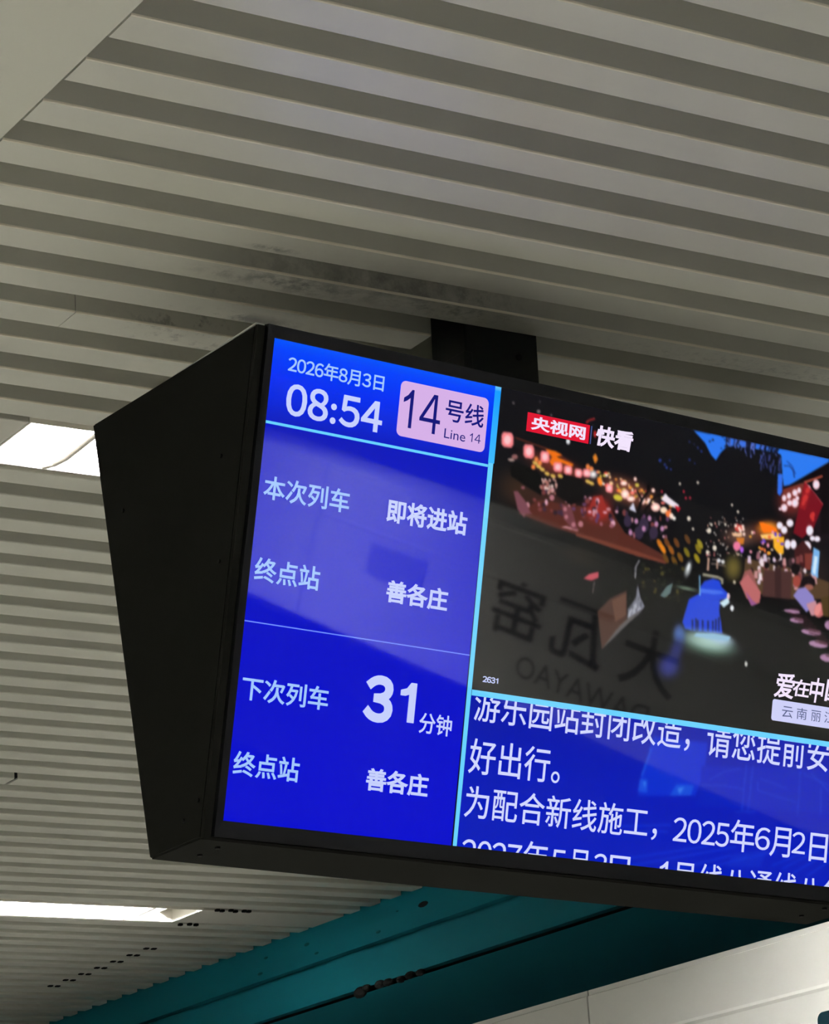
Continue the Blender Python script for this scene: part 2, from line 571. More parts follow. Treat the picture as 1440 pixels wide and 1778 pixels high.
# picture data: tenths of a millimetre on the screen, from its upper left corner
TEXTS = [
    ('date_text', '2026年8月3日', 275, 1871, 189, 428, 0.016),
    ('clock_text', '08:54', 304, 1901, 569, 1020, 0.022),
    ('badge_number', '14', 2228, 2878, 308, 874, 0.0),
    ('badge_text', '号线', 2954, 3630, 325, 644, 0.012),
    ('badge_text', 'Line', 2970, 3339, 756, 894, 0.0),
    ('badge_text', '14', 3416, 3609, 747, 877, 0.0),
    ('row_label', '本次列车', 94, 1498, 1891, 2224, 0.018),
    ('arrival_text', '即将进站', 2129, 3515, 1899, 2233, 0.029),
    ('row_label', '终点站', 87, 1142, 3023, 3358, 0.018),
    ('terminus_text', '善各庄', 2258, 3310, 3032, 3359, 0.029),
    ('row_label', '下次列车', 87, 1483, 4655, 4984, 0.018),
    ('minutes_number', '31', 2062, 2934, 4384, 5049, 0.045),
    ('minutes_text', '分钟', 3026, 3591, 4814, 5111, 0.014),
    ('row_label', '终点站', 78, 1132, 5674, 6010, 0.018),
    ('terminus_text', '善各庄', 2235, 3287, 5678, 6005, 0.029),
    ('logo_text', '央视网', 4472, 5472, 307, 515, 0.03),
    ('logo_text', '快看', 5666, 6364, 240, 551, 0.035),
    ('frame_counter', '2631', 4045, 4323, 4179, 4267, 0.03),
    ('caption_text', '爱', 9539, 9937, 3443, 3834, 0.02),
    ('caption_text', '在', 9906, 10246, 3500, 3771, 0.02),
    ('caption_text', '中', 10254, 10531, 3436, 3826, 0.02),
    ('caption_text', '国', 10581, 10959, 3431, 3775, 0.02),
    ('caption_place', '云', 9720, 9941, 3951, 4122, 0.0),
    ('caption_place', '南', 10022, 10230, 3941, 4116, 0.0),
    ('caption_place', '丽', 10320, 10518, 3945, 4114, 0.0),
    ('caption_place', '江', 10595, 10800, 3935, 4111, 0.0),
    ('notice_text', '好出行。', 3941, 5577, 5079, 5583, 0.006),
    ('notice_text', '为配合新线施工，', 3943, 7471, 5750, 6226, 0.006),
    ('notice_text', '2025', 7778, 8873, 5843, 6207, 0.006),
    ('notice_text', '年', 8900, 9378, 5768, 6250, 0.006),
    ('notice_text', '6', 9393, 9692, 5840, 6185, 0.006),
    ('notice_text', '月', 9697, 10114, 5806, 6260, 0.006),
    ('notice_text', '2', 10140, 10417, 5843, 6175, 0.006),
    ('notice_text', '日至', 10506, 11489, 5821, 6267, 0.006),
    ('notice_text', '游乐园站封闭改造，', 3949, 7950, 4341, 4847, 0.006),
    ('notice_text', '请您提前安排', 8283, 11270, 4339, 4877, 0.006),
    ('notice_text', '2027', 3969, 5021, 6513, 6880, 0.006),
    ('notice_text', '年', 5055, 5507, 6442, 6908, 0.006),
    ('notice_text', '5', 5565, 5821, 6522, 6873, 0.006),
    ('notice_text', '月', 5880, 6228, 6487, 6938, 0.006),
    ('notice_text', '3', 6337, 6588, 6511, 6866, 0.006),
    ('notice_text', '日，', 6638, 7304, 6510, 6938, 0.006),
    ('notice_text', '1', 7585, 7741, 6514, 6887, 0.006),
    ('notice_text', '号线八通线八角', 7860, 11259, 6483, 6966, 0.006),
]
RECTS = {
    'badge': [[2154, 212], [3686, 189], [3701, 986], [2160, 1003]],
    'hline': [[4, 1149], [3853, 1144], [3858, 1182], [10, 1194]],
    'tline': [[-9, 3912], [3820, 3904], [3822, 3922], [-6, 3932]],
    'vtop': [[3779, 12], [3893, -9]],
    'vmid': [[3777, 1179], [3873, 1163]],
    'vbot': [[3807, 6631], [3877, 6629]],
    'vline2': [[3890, 4434], [10736, 4360], [10745, 4449], [3898, 4500]],
    'logo': [[4393, 271], [5538, 275], [5545, 548], [4398, 554]],
    'bar': [[5561, 280], [5586, 280], [5592, 554], [5568, 555]],
    'place': [[9506, 3871], [10682, 3861], [10717, 4191], [9537, 4197]],
}
PICTURE = [
 (1,(52,36,26),(12,11,14),[4409,1415],[[5010,1495],[4899,1651],[4691,1760],[4429,1800],[4164,1763],[3949,1658],[3826,1506],[3817,1336],[3925,1181],[4129,1071],[4390,1029],[4656,1063],[4875,1168],[5002,1322]]),
 (1,(60,34,28),(12,11,14),[5005,1576],[[5769,1679],[5640,1834],[5386,1937],[5058,1968],[4722,1922],[4445,1808],[4279,1649],[4255,1476],[4379,1322],[4628,1218],[4953,1184],[5291,1227],[5574,1341],[5746,1502]]),
 (1,(40,30,30),(12,11,14),[9930,1899],[[10810,1952],[10656,2223],[10359,2428],[9979,2527],[9594,2501],[9277,2357],[9090,2124],[9068,1848],[9215,1581],[9504,1375],[9880,1271],[10269,1291],[10594,1433],[10788,1669]]),
 (1,(34,20,28),(12,11,14),[10366,926],[[10906,844],[10877,1087],[10747,1298],[10542,1434],[10303,1469],[10078,1397],[9911,1232],[9833,1008],[9860,767],[9987,557],[10190,419],[10429,381],[10656,451],[10827,616]]),
 (1,(120,44,40),(12,11,14),[9573,768],[[9990,703],[9965,863],[9862,1004],[9703,1098],[9519,1126],[9346,1083],[9218,979],[9161,833],[9185,674],[9286,534],[9444,439],[9628,410],[9802,451],[9932,556]]),
 (1,(110,52,34),(12,11,14),[9141,1324],[[9699,1240],[9655,1353],[9509,1459],[9290,1539],[9044,1575],[8818,1562],[8657,1501],[8592,1406],[8634,1295],[8777,1189],[8993,1109],[9239,1071],[9468,1083],[9632,1143]]),
 (1,(96,66,56),(12,11,14),[8600,1479],[[9077,1408],[9040,1511],[8916,1607],[8729,1678],[8518,1709],[8324,1694],[8185,1638],[8128,1550],[8164,1448],[8286,1353],[8471,1281],[8682,1249],[8878,1263],[9019,1319]]),
 (1,(110,46,34),(12,11,14),[5006,978],[[5764,1097],[5655,1177],[5418,1217],[5101,1210],[4767,1156],[4483,1068],[4304,963],[4263,861],[4367,781],[4599,740],[4912,746],[5247,798],[5537,886],[5722,993]]),
 (1,(120,66,50),(12,11,14),[6350,1139],[[7068,1251],[6953,1357],[6719,1419],[6413,1425],[6097,1374],[5834,1278],[5672,1155],[5645,1029],[5756,924],[5984,862],[6287,854],[6605,902],[6874,998],[7040,1123]]),
 (0,(44,118,238),[[7501,14],[8196,8],[8188,149],[8079,251],[7988,396],[7885,329],[7748,167],[7633,94]]),
 (0,(52,112,228),[[8172,6],[9292,6],[9302,95],[9079,85],[8884,89],[8593,100],[8305,120],[8188,149]]),
 (0,(45,122,240),[[9169,7],[10266,-4],[10271,43],[9498,535],[9379,573],[9334,391],[9280,117]]),
 (0,(50,110,232),[[9241,397],[9339,391],[9359,661],[9323,736],[9265,704]]),
 (0,(16,18,34),[[9080,5],[9038,139],[9055,141],[9097,6]]),
 (0,(16,18,34),[[9039,143],[9082,221],[9098,214],[9054,137]]),
 (0,(16,18,34),[[8614,7],[8614,57],[8643,54],[8643,4]]),
 (0,(16,18,34),[[8617,50],[8585,88],[8608,99],[8640,61]]),
 (0,(90,110,200),[[8646,6],[8635,152],[8661,151],[8672,5]]),
 (0,(90,110,200),[[8635,155],[8665,246],[8691,238],[8660,148]]),
 (0,(16,18,34),[[8931,8],[8951,56],[8967,51],[8947,3]]),
 (0,(16,18,34),[[8954,49],[8880,95],[8889,105],[8963,59]]),
 (0,(16,18,34),[[8929,9],[8956,138],[8983,131],[8955,3]]),
 (0,(16,18,34),[[8958,130],[8885,231],[8908,240],[8981,139]]),
 (0,(16,18,34),[[8967,2],[8929,54],[8945,60],[8983,9]]),
 (0,(16,18,34),[[8928,61],[8945,89],[8963,81],[8946,53]]),
 (0,(16,18,34),[[9078,5],[9064,85],[9088,85],[9102,6]]),
 (0,(16,18,34),[[9068,93],[9129,134],[9146,119],[9084,78]]),
 (0,(90,110,200),[[8419,6],[8410,85],[8431,84],[8440,6]]),
 (0,(90,110,200),[[8411,84],[8393,138],[8413,140],[8430,86]]),
 (0,(16,18,34),[[8164,7],[8150,148],[8176,147],[8189,6]]),
 (0,(16,18,34),[[8153,155],[8244,232],[8264,217],[8173,140]]),
 (0,(16,18,34),[[8610,7],[8627,144],[8643,141],[8626,4]]),
 (0,(16,18,34),[[8628,145],[8652,234],[8668,230],[8643,141]]),
 (0,(16,18,34),[[8937,4],[8896,103],[8918,106],[8959,7]]),
 (0,(16,18,34),[[8899,112],[8976,161],[8992,146],[8915,97]]),
 (0,(90,110,200),[[8884,5],[8865,92],[8881,92],[8899,6]]),
 (0,(90,110,200),[[8868,97],[8934,141],[8945,132],[8878,87]]),
 (0,(16,18,34),[[8583,10],[8619,121],[8646,113],[8610,2]]),
 (0,(16,18,34),[[8618,119],[8627,196],[8655,191],[8646,115]]),
 (0,(16,18,34),[[9080,4],[9060,68],[9086,71],[9106,7]]),
 (0,(16,18,34),[[9062,76],[9094,111],[9116,98],[9084,63]]),
 (0,(16,18,34),[[8701,5],[8657,154],[8675,156],[8720,7]]),
 (0,(16,18,34),[[8658,159],[8711,245],[8728,237],[8675,151]]),
 (0,(90,110,200),[[8878,8],[8916,142],[8933,137],[8895,3]]),
 (0,(90,110,200),[[8917,137],[8857,240],[8872,245],[8933,141]]),
 (0,(16,18,34),[[9103,7],[9122,65],[9135,62],[9116,4]]),
 (0,(16,18,34),[[9123,67],[9153,103],[9164,96],[9134,60]]),
 (0,(16,18,34),[[8310,7],[8307,105],[8327,104],[8330,5]]),
 (0,(16,18,34),[[8308,102],[8271,174],[8289,178],[8326,107]]),
 (0,(16,18,34),[[9152,4],[9100,86],[9112,90],[9164,7]]),
 (0,(16,18,34),[[9100,90],[9118,136],[9131,132],[9112,86]]),
 (0,(90,110,200),[[8542,7],[8535,146],[8555,145],[8561,5]]),
 (0,(90,110,200),[[8536,150],[8583,234],[8602,226],[8554,142]]),
 (0,(90,110,200),[[9142,6],[9140,86],[9159,84],[9161,5]]),
 (0,(90,110,200),[[9142,90],[9183,136],[9199,127],[9158,81]]),
 (0,(16,18,34),[[8730,5],[8686,127],[8698,129],[8742,6]]),
 (0,(16,18,34),[[8686,129],[8698,204],[8710,201],[8698,127]]),
 (0,(16,18,34),[[8397,7],[8394,72],[8410,71],[8412,5]]),
 (0,(16,18,34),[[8397,77],[8455,111],[8466,100],[8407,67]]),
 (0,(16,18,34),[[8549,8],[8564,88],[8587,83],[8572,3]]),
 (0,(16,18,34),[[8566,92],[8618,138],[8636,125],[8584,79]]),
 (0,(16,18,34),[[8578,5],[8550,126],[8576,127],[8603,6]]),
 (0,(16,18,34),[[8554,135],[8645,197],[8664,181],[8572,119]]),
 (0,(16,18,34),[[8732,6],[8726,126],[8743,125],[8749,5]]),
 (0,(16,18,34),[[8726,124],[8688,209],[8705,212],[8743,127]]),
 (0,(16,18,34),[[8197,4],[8150,110],[8174,114],[8221,8]]),
 (0,(16,18,34),[[8153,120],[8218,174],[8238,159],[8172,105]]),
 (0,(90,110,200),[[8713,7],[8712,113],[8733,111],[8734,5]]),
 (0,(90,110,200),[[8712,114],[8725,182],[8746,178],[8732,109]]),
 (0,(16,18,34),[[8857,3],[8821,80],[8842,84],[8879,8]]),
 (0,(16,18,34),[[8826,91],[8934,120],[8944,102],[8836,73]]),
 (0,(16,18,34),[[9011,6],[8988,152],[9007,152],[9030,5]]),
 (0,(16,18,34),[[8988,152],[8970,249],[8990,249],[9007,152]]),
 (0,(90,110,200),[[8172,7],[8177,76],[8192,74],[8186,5]]),
 (0,(90,110,200),[[8178,73],[8147,125],[8160,128],[8191,77]]),
 (0,(16,18,34),[[8225,7],[8218,72],[8238,71],[8245,6]]),
 (0,(16,18,34),[[8218,73],[8224,115],[8244,111],[8238,69]]),
 (0,(90,110,200),[[8466,7],[8478,100],[8493,97],[8482,5]]),
 (0,(90,110,200),[[8479,97],[8446,165],[8460,168],[8493,100]]),
 (0,(16,18,34),[[8368,5],[8347,86],[8374,88],[8395,7]]),
 (0,(16,18,34),[[8347,86],[8334,140],[8360,142],[8374,88]]),
 (0,(16,18,34),[[8151,7],[8147,58],[8165,57],[8169,6]]),
 (0,(16,18,34),[[8152,65],[8221,87],[8230,73],[8161,51]]),
 (0,(16,18,34),[[9176,2],[9132,79],[9157,86],[9201,9]]),
 (0,(16,18,34),[[9138,93],[9236,123],[9249,103],[9151,73]]),
 (0,(16,18,34),[[8603,7],[8599,131],[8622,130],[8625,5]]),
 (0,(16,18,34),[[8600,129],[8568,217],[8590,220],[8621,132]]),
 (0,(16,18,34),[[9027,8],[9060,131],[9079,126],[9045,3]]),
 (0,(16,18,34),[[9061,128],[9027,219],[9045,221],[9078,130]]),
 (0,(16,18,34),[[9167,4],[9121,99],[9138,103],[9184,7]]),
 (0,(16,18,34),[[9121,104],[9147,158],[9165,152],[9139,98]]),
 (0,(16,18,34),[[8415,2],[8363,62],[8379,70],[8430,10]]),
 (0,(16,18,34),[[8361,69],[8372,101],[8390,96],[8380,63]]),
 (0,(16,18,34),[[9209,1],[9165,68],[9189,76],[9234,9]]),
 (0,(16,18,34),[[9166,80],[9203,113],[9225,97],[9188,64]]),
 (0,(16,18,34),[[9070,7],[9073,54],[9101,50],[9098,4]]),
 (0,(16,18,34),[[9075,47],[9044,84],[9066,94],[9098,57]]),
 (0,(90,110,200),[[8699,2],[8653,80],[8678,87],[8724,9]]),
 (0,(90,110,200),[[8655,92],[8711,130],[8731,112],[8675,75]]),
 (0,(90,110,200),[[8359,4],[8325,96],[8348,99],[8382,8]]),
 (0,(90,110,200),[[8325,101],[8347,155],[8369,147],[8348,94]]),
 (0,(16,18,34),[[8636,5],[8613,93],[8638,94],[8660,7]]),
 (0,(16,18,34),[[8613,98],[8637,150],[8661,141],[8637,89]]),
 (0,(90,110,200),[[8227,7],[8223,89],[8243,88],[8247,5]]),
 (0,(90,110,200),[[8223,92],[8250,142],[8269,135],[8242,85]]),
 (0,(50,60,130),[[9096,261],[9092,412],[9106,411],[9111,260]]),
 (0,(70,85,165),[[9071,295],[9085,408],[9098,406],[9084,293]]),
 (0,(50,60,130),[[9058,282],[9057,378],[9070,377],[9071,280]]),
 (0,(70,85,165),[[8999,280],[9008,355],[9024,352],[9014,277]]),
 (0,(50,60,130),[[9285,258],[9273,391],[9291,390],[9304,257]]),
 (0,(70,85,165),[[8925,207],[8902,299],[8914,300],[8938,208]]),
 (0,(50,60,130),[[8930,295],[8942,369],[8956,366],[8944,292]]),
 (0,(70,85,165),[[8858,161],[8869,236],[8890,232],[8878,157]]),
 (0,(50,60,130),[[9243,128],[9245,220],[9260,219],[9258,126]]),
 (0,(70,85,165),[[9263,151],[9265,250],[9283,248],[9281,149]]),
 (0,(50,60,130),[[9171,283],[9154,430],[9172,429],[9189,283]]),
 (0,(70,85,165),[[9131,195],[9119,298],[9137,298],[9150,195]]),
 (0,(50,60,130),[[9057,128],[9040,227],[9058,227],[9075,128]]),
 (0,(70,85,165),[[9237,197],[9251,355],[9266,353],[9251,195]]),
 (0,(50,60,130),[[9239,237],[9245,361],[9260,359],[9255,235]]),
 (0,(70,85,165),[[8885,275],[8889,411],[8906,409],[8903,273]]),
 (0,(50,60,130),[[8869,186],[8858,285],[8879,284],[8890,186]]),
 (0,(70,85,165),[[8871,204],[8847,308],[8864,308],[8888,205]]),
 (0,(50,60,130),[[8946,164],[8973,312],[8992,308],[8965,160]]),
 (0,(70,85,165),[[9026,134],[9027,241],[9042,239],[9042,132]]),
 (0,(20,50,120),[[9350,264],[9467,245],[9465,230],[9348,249]]),
 (0,(20,50,120),[[9459,244],[9540,306],[9554,294],[9473,232]]),
 (0,(20,50,120),[[9538,303],[9574,411],[9593,405],[9557,297]]),
 (0,(25,60,150),[[9392,179],[9509,236],[9520,224],[9402,168]]),
 (0,(25,60,150),[[9507,234],[9594,352],[9610,344],[9522,226]]),
 (0,(14,20,50),[[8158,153],[8157,163],[8151,170],[8143,171],[8136,166],[8133,158],[8134,148],[8140,141],[8148,140],[8155,145]]),
 (0,(14,20,50),[[8138,48],[8137,57],[8131,62],[8123,64],[8117,60],[8113,52],[8115,44],[8121,38],[8128,37],[8135,41]]),
 (0,(14,20,50),[[8090,192],[8088,199],[8080,203],[8069,205],[8060,203],[8057,198],[8059,192],[8067,187],[8078,185],[8086,187]]),
 (0,(14,20,50),[[8178,62],[8177,68],[8172,73],[8165,74],[8159,71],[8156,65],[8157,59],[8162,54],[8169,53],[8175,56]]),
 (0,(14,20,50),[[8105,16],[8101,21],[8090,26],[8076,28],[8065,27],[8060,23],[8064,18],[8075,13],[8088,11],[8100,12]]),
 (0,(14,20,50),[[7857,124],[7854,133],[7845,140],[7833,142],[7822,138],[7818,130],[7820,121],[7830,114],[7842,112],[7852,116]]),
 (0,(14,20,50),[[7918,92],[7914,102],[7904,109],[7890,112],[7878,108],[7872,100],[7876,90],[7886,83],[7900,81],[7912,84]]),
 (0,(40,62,150),[[6939,576],[6929,592],[6912,601],[6896,599],[6886,587],[6886,570],[6896,554],[6913,545],[6929,547],[6939,559]]),
 (0,(40,62,150),[[7031,623],[7023,635],[7010,642],[6998,640],[6991,631],[6991,619],[6999,606],[7011,600],[7024,601],[7031,610]]),
 (0,(40,62,150),[[7111,545],[7105,554],[7095,559],[7085,558],[7080,551],[7080,541],[7086,532],[7096,527],[7105,528],[7111,535]]),
 (0,(40,62,150),[[7151,676],[7144,687],[7133,693],[7122,692],[7115,684],[7116,672],[7123,661],[7134,656],[7145,657],[7151,665]]),
 (0,(40,62,150),[[7072,663],[7064,676],[7050,684],[7036,682],[7028,672],[7028,658],[7037,644],[7051,637],[7064,639],[7073,649]]),
 (0,(40,62,150),[[7494,474],[7486,486],[7474,492],[7461,491],[7454,482],[7454,469],[7462,457],[7475,450],[7487,452],[7495,461]]),
 (0,(40,62,150),[[7598,510],[7593,518],[7584,523],[7576,522],[7571,516],[7571,507],[7576,499],[7585,494],[7593,495],[7598,501]]),
 (0,(40,62,150),[[7634,265],[7627,276],[7616,282],[7605,281],[7598,273],[7598,261],[7605,250],[7617,244],[7628,245],[7635,253]]),
 (0,(40,62,150),[[7710,308],[7703,319],[7692,325],[7681,323],[7674,315],[7674,304],[7681,293],[7693,287],[7704,288],[7710,296]]),
 (0,(40,62,150),[[7460,201],[7453,211],[7443,216],[7434,215],[7428,208],[7428,198],[7434,188],[7444,183],[7454,184],[7460,191]]),
 (0,(40,62,150),[[7552,222],[7547,228],[7540,232],[7533,231],[7529,226],[7529,219],[7534,212],[7541,208],[7548,209],[7552,214]]),
 (0,(16,10,14),[[10272,58],[10392,1173],[10219,1199],[10162,676],[9785,432],[9384,619],[9380,582],[9499,539]]),
 (0,(190,88,66),[[9795,464],[10010,372],[9995,346],[9780,438]]),
 (0,(190,88,66),[[10011,372],[10167,299],[10150,274],[9994,346]]),
 (0,(120,52,44),[[9384,619],[9787,451],[9769,624],[9359,840]]),
 (0,(244,196,206),[[10116,431],[10107,479],[10073,513],[10027,521],[9987,498],[9968,454],[9977,406],[10011,371],[10056,364],[10097,387]]),
 (0,(236,226,240),[[10086,435],[10081,464],[10060,485],[10033,489],[10009,476],[9997,449],[10003,420],[10023,400],[10051,395],[10075,409]]),
 (0,(244,196,206),[[9680,629],[9672,663],[9645,688],[9609,694],[9577,678],[9563,647],[9570,613],[9597,588],[9633,582],[9665,598]]),
 (0,(236,226,240),[[9656,633],[9652,653],[9635,668],[9614,672],[9595,662],[9586,644],[9591,623],[9607,608],[9628,605],[9647,614]]),
 (0,(244,196,206),[[9553,696],[9547,728],[9525,751],[9495,756],[9468,741],[9456,711],[9462,679],[9484,657],[9514,652],[9540,667]]),
 (0,(236,226,240),[[9533,699],[9530,718],[9517,732],[9498,735],[9483,726],[9475,708],[9479,689],[9492,676],[9510,673],[9526,682]]),
 (0,(244,196,206),[[9460,749],[9454,780],[9431,803],[9401,808],[9375,793],[9363,764],[9369,732],[9391,709],[9421,704],[9447,719]]),
 (0,(236,226,240),[[9440,752],[9437,771],[9423,784],[9405,787],[9390,778],[9382,761],[9386,742],[9399,728],[9417,725],[9433,734]]),
 (0,(244,196,206),[[9744,581],[9739,609],[9720,630],[9695,634],[9672,620],[9661,594],[9666,565],[9685,545],[9711,541],[9733,555]]),
 (0,(236,226,240),[[9727,583],[9725,601],[9713,613],[9698,615],[9684,607],[9678,591],[9681,574],[9692,562],[9707,560],[9721,568]]),
 (0,(244,196,206),[[9937,522],[9931,556],[9906,581],[9872,586],[9843,570],[9829,539],[9836,504],[9861,480],[9894,474],[9924,490]]),
 (0,(236,226,240),[[9916,525],[9912,546],[9897,561],[9877,564],[9859,554],[9851,535],[9855,515],[9870,500],[9890,497],[9907,506]]),
 (0,(244,196,206),[[9587,804],[9579,834],[9552,856],[9516,862],[9484,849],[9470,822],[9478,792],[9506,770],[9542,764],[9573,777]]),
 (0,(236,226,240),[[9564,808],[9559,826],[9542,839],[9521,842],[9502,835],[9494,819],[9498,801],[9515,787],[9536,784],[9555,792]]),
 (0,(244,196,206),[[9712,785],[9702,830],[9669,863],[9623,870],[9584,849],[9565,807],[9574,762],[9608,729],[9653,722],[9693,743]]),
 (0,(236,226,240),[[9682,789],[9677,817],[9656,836],[9629,841],[9606,828],[9594,803],[9600,775],[9620,756],[9647,752],[9671,764]]),
 (0,(244,196,206),[[9495,894],[9486,933],[9455,961],[9413,967],[9376,950],[9359,915],[9368,876],[9400,848],[9442,841],[9478,859]]),
 (0,(236,226,240),[[9468,898],[9463,921],[9444,938],[9419,942],[9397,932],[9387,911],[9392,887],[9411,870],[9436,866],[9458,877]]),
 (0,(244,196,206),[[9374,931],[9369,945],[9356,956],[9338,958],[9322,953],[9315,940],[9320,927],[9333,916],[9351,913],[9367,919]]),
 (0,(236,226,240),[[9362,933],[9359,942],[9351,948],[9340,949],[9331,946],[9327,939],[9329,930],[9338,924],[9348,922],[9358,926]]),
 (0,(244,196,206),[[9718,708],[9713,731],[9695,748],[9671,751],[9650,741],[9640,720],[9645,697],[9663,681],[9687,677],[9708,687]]),
 (0,(236,226,240),[[9702,710],[9699,724],[9689,734],[9674,736],[9661,730],[9656,718],[9659,704],[9669,694],[9684,692],[9697,698]]),
 (0,(118,16,30),[[9799,440],[10218,725],[10061,1128],[9844,1322],[9652,1266],[9722,878]]),
 (0,(150,26,34),[[9799,440],[9949,558],[9858,875],[9732,857]]),
 (0,(196,52,50),[[9888,695],[9865,731],[9833,751],[9802,748],[9785,722],[9789,683],[9811,647],[9844,627],[9874,630],[9891,656]]),
 (0,(196,52,50),[[9844,773],[9828,798],[9806,812],[9784,810],[9773,792],[9775,765],[9791,740],[9813,726],[9834,729],[9846,747]]),
 (0,(196,52,50),[[9916,565],[9897,596],[9869,613],[9844,610],[9829,588],[9832,555],[9851,525],[9879,507],[9905,510],[9919,532]]),
 (0,(196,52,50),[[10064,942],[10042,979],[10009,999],[9979,995],[9962,969],[9965,931],[9988,894],[10021,874],[10051,878],[10068,904]]),
 (0,(196,52,50),[[10061,1003],[10049,1022],[10031,1033],[10015,1031],[10006,1017],[10008,997],[10020,977],[10037,966],[10054,968],[10063,982]]),
 (0,(200,80,90),[[9806,442],[10022,588],[10032,579],[9816,433]]),
 (0,(200,80,90),[[10021,588],[10213,738],[10225,730],[10032,579]]),
 (1,(255,150,30),(70,28,16),[9135,1268],[[9401,1228],[9381,1292],[9313,1351],[9209,1394],[9091,1412],[8982,1401],[8904,1364],[8871,1308],[8891,1244],[8959,1185],[9062,1143],[9180,1125],[9289,1135],[9368,1172]]),
 (0,(255,120,20),[[8945,1204],[9029,1191],[9304,1243],[9334,1294],[9047,1356]]),
 (0,(255,206,120),[[8990,1393],[9385,1306],[9414,1348],[9323,1418],[9033,1452]]),
 (0,(248,176,40),[[9261,1409],[9476,1348],[9492,1609],[9423,1656],[9276,1547]]),
 (0,(240,150,170),[[9386,1426],[9382,1441],[9369,1452],[9353,1455],[9338,1448],[9331,1434],[9335,1419],[9347,1407],[9364,1405],[9379,1412]]),
 (0,(240,150,170),[[8889,1374],[8883,1386],[8867,1396],[8846,1399],[8828,1395],[8820,1384],[8825,1372],[8842,1363],[8863,1360],[8881,1364]]),
 (0,(90,60,200),[[9487,1463],[9481,1476],[9461,1487],[9436,1491],[9415,1486],[9406,1475],[9412,1461],[9432,1450],[9457,1446],[9478,1451]]),
 (0,(255,180,60),[[8826,1445],[8822,1456],[8808,1465],[8790,1467],[8775,1463],[8768,1453],[8773,1442],[8786,1433],[8804,1431],[8819,1435]]),
 (0,(255,180,60),[[9022,1589],[9019,1602],[9007,1611],[8991,1613],[8977,1608],[8971,1597],[8975,1585],[8987,1576],[9003,1573],[9016,1578]]),
 (0,(240,120,60),[[9196,1651],[9194,1671],[9185,1684],[9172,1686],[9160,1676],[9153,1657],[9155,1637],[9165,1623],[9178,1621],[9190,1632]]),
 (0,(255,180,60),[[9355,1494],[9351,1505],[9336,1514],[9317,1516],[9301,1512],[9294,1503],[9299,1492],[9313,1484],[9332,1481],[9348,1485]]),
 (0,(255,180,60),[[9236,1643],[9231,1658],[9213,1670],[9191,1673],[9172,1667],[9164,1653],[9169,1638],[9186,1626],[9208,1622],[9227,1629]]),
 (0,(240,120,60),[[9132,1618],[9131,1639],[9121,1654],[9107,1656],[9095,1645],[9088,1624],[9090,1602],[9100,1588],[9113,1586],[9126,1597]]),
 (0,(250,220,190),[[9282,1582],[9277,1592],[9262,1600],[9243,1602],[9227,1599],[9220,1591],[9225,1581],[9240,1573],[9259,1570],[9275,1573]]),
 (0,(240,150,170),[[9194,1528],[9191,1550],[9177,1565],[9159,1567],[9143,1557],[9135,1537],[9138,1515],[9152,1500],[9170,1497],[9186,1508]]),
 (0,(250,220,190),[[8845,1384],[8843,1402],[8834,1414],[8822,1416],[8811,1406],[8806,1389],[8808,1371],[8816,1359],[8828,1357],[8839,1367]]),
 (0,(255,180,60),[[9411,1336],[9409,1352],[9398,1363],[9384,1366],[9372,1358],[9366,1343],[9368,1326],[9379,1315],[9393,1313],[9405,1321]]),
 (0,(90,60,200),[[9329,1335],[9326,1356],[9312,1370],[9294,1373],[9278,1363],[9270,1344],[9274,1323],[9287,1309],[9305,1306],[9321,1316]]),
 (0,(240,120,60),[[9090,1599],[9084,1615],[9064,1626],[9038,1630],[9016,1624],[9007,1612],[9013,1597],[9033,1585],[9059,1581],[9081,1587]]),
 (0,(255,180,60),[[9364,1316],[9360,1327],[9348,1335],[9332,1338],[9318,1333],[9312,1323],[9316,1312],[9328,1304],[9344,1301],[9358,1306]]),
 (0,(90,60,200),[[9095,1467],[9092,1485],[9079,1498],[9062,1501],[9047,1492],[9039,1475],[9043,1457],[9056,1444],[9073,1441],[9088,1450]]),
 (0,(240,120,60),[[9214,1395],[9209,1414],[9193,1427],[9171,1431],[9151,1422],[9143,1405],[9148,1386],[9164,1373],[9186,1369],[9205,1378]]),
 (0,(90,60,200),[[9120,1481],[9114,1496],[9096,1507],[9072,1510],[9051,1505],[9043,1493],[9048,1479],[9067,1467],[9091,1464],[9111,1469]]),
 (0,(250,220,190),[[9037,1651],[9033,1663],[9021,1672],[9006,1674],[8993,1669],[8987,1659],[8991,1647],[9002,1638],[9018,1636],[9031,1641]]),
 (0,(240,150,170),[[9084,1506],[9081,1524],[9068,1537],[9052,1539],[9037,1530],[9030,1514],[9033,1495],[9045,1483],[9062,1480],[9077,1489]]),
 (0,(240,150,170),[[8860,1677],[8856,1692],[8842,1703],[8825,1706],[8809,1699],[8802,1685],[8806,1670],[8819,1659],[8837,1656],[8853,1663]]),
 (0,(255,180,60),[[9120,1420],[9116,1430],[9102,1439],[9084,1441],[9069,1437],[9063,1428],[9067,1417],[9081,1409],[9099,1407],[9114,1410]]),
 (0,(90,60,200),[[9060,1499],[9056,1510],[9044,1518],[9028,1520],[9014,1516],[9008,1507],[9012,1496],[9024,1488],[9040,1485],[9054,1490]]),
 (0,(90,60,200),[[9414,1334],[9410,1350],[9397,1361],[9380,1364],[9364,1356],[9357,1342],[9361,1326],[9374,1315],[9392,1312],[9407,1319]]),
 (0,(240,150,170),[[9267,1310],[9263,1326],[9249,1337],[9231,1340],[9215,1333],[9208,1319],[9212,1304],[9226,1292],[9244,1290],[9260,1296]]),
 (0,(196,150,158),[[9434,1182],[9425,1219],[9394,1245],[9353,1252],[9317,1235],[9301,1202],[9310,1165],[9341,1138],[9382,1132],[9418,1149]]),
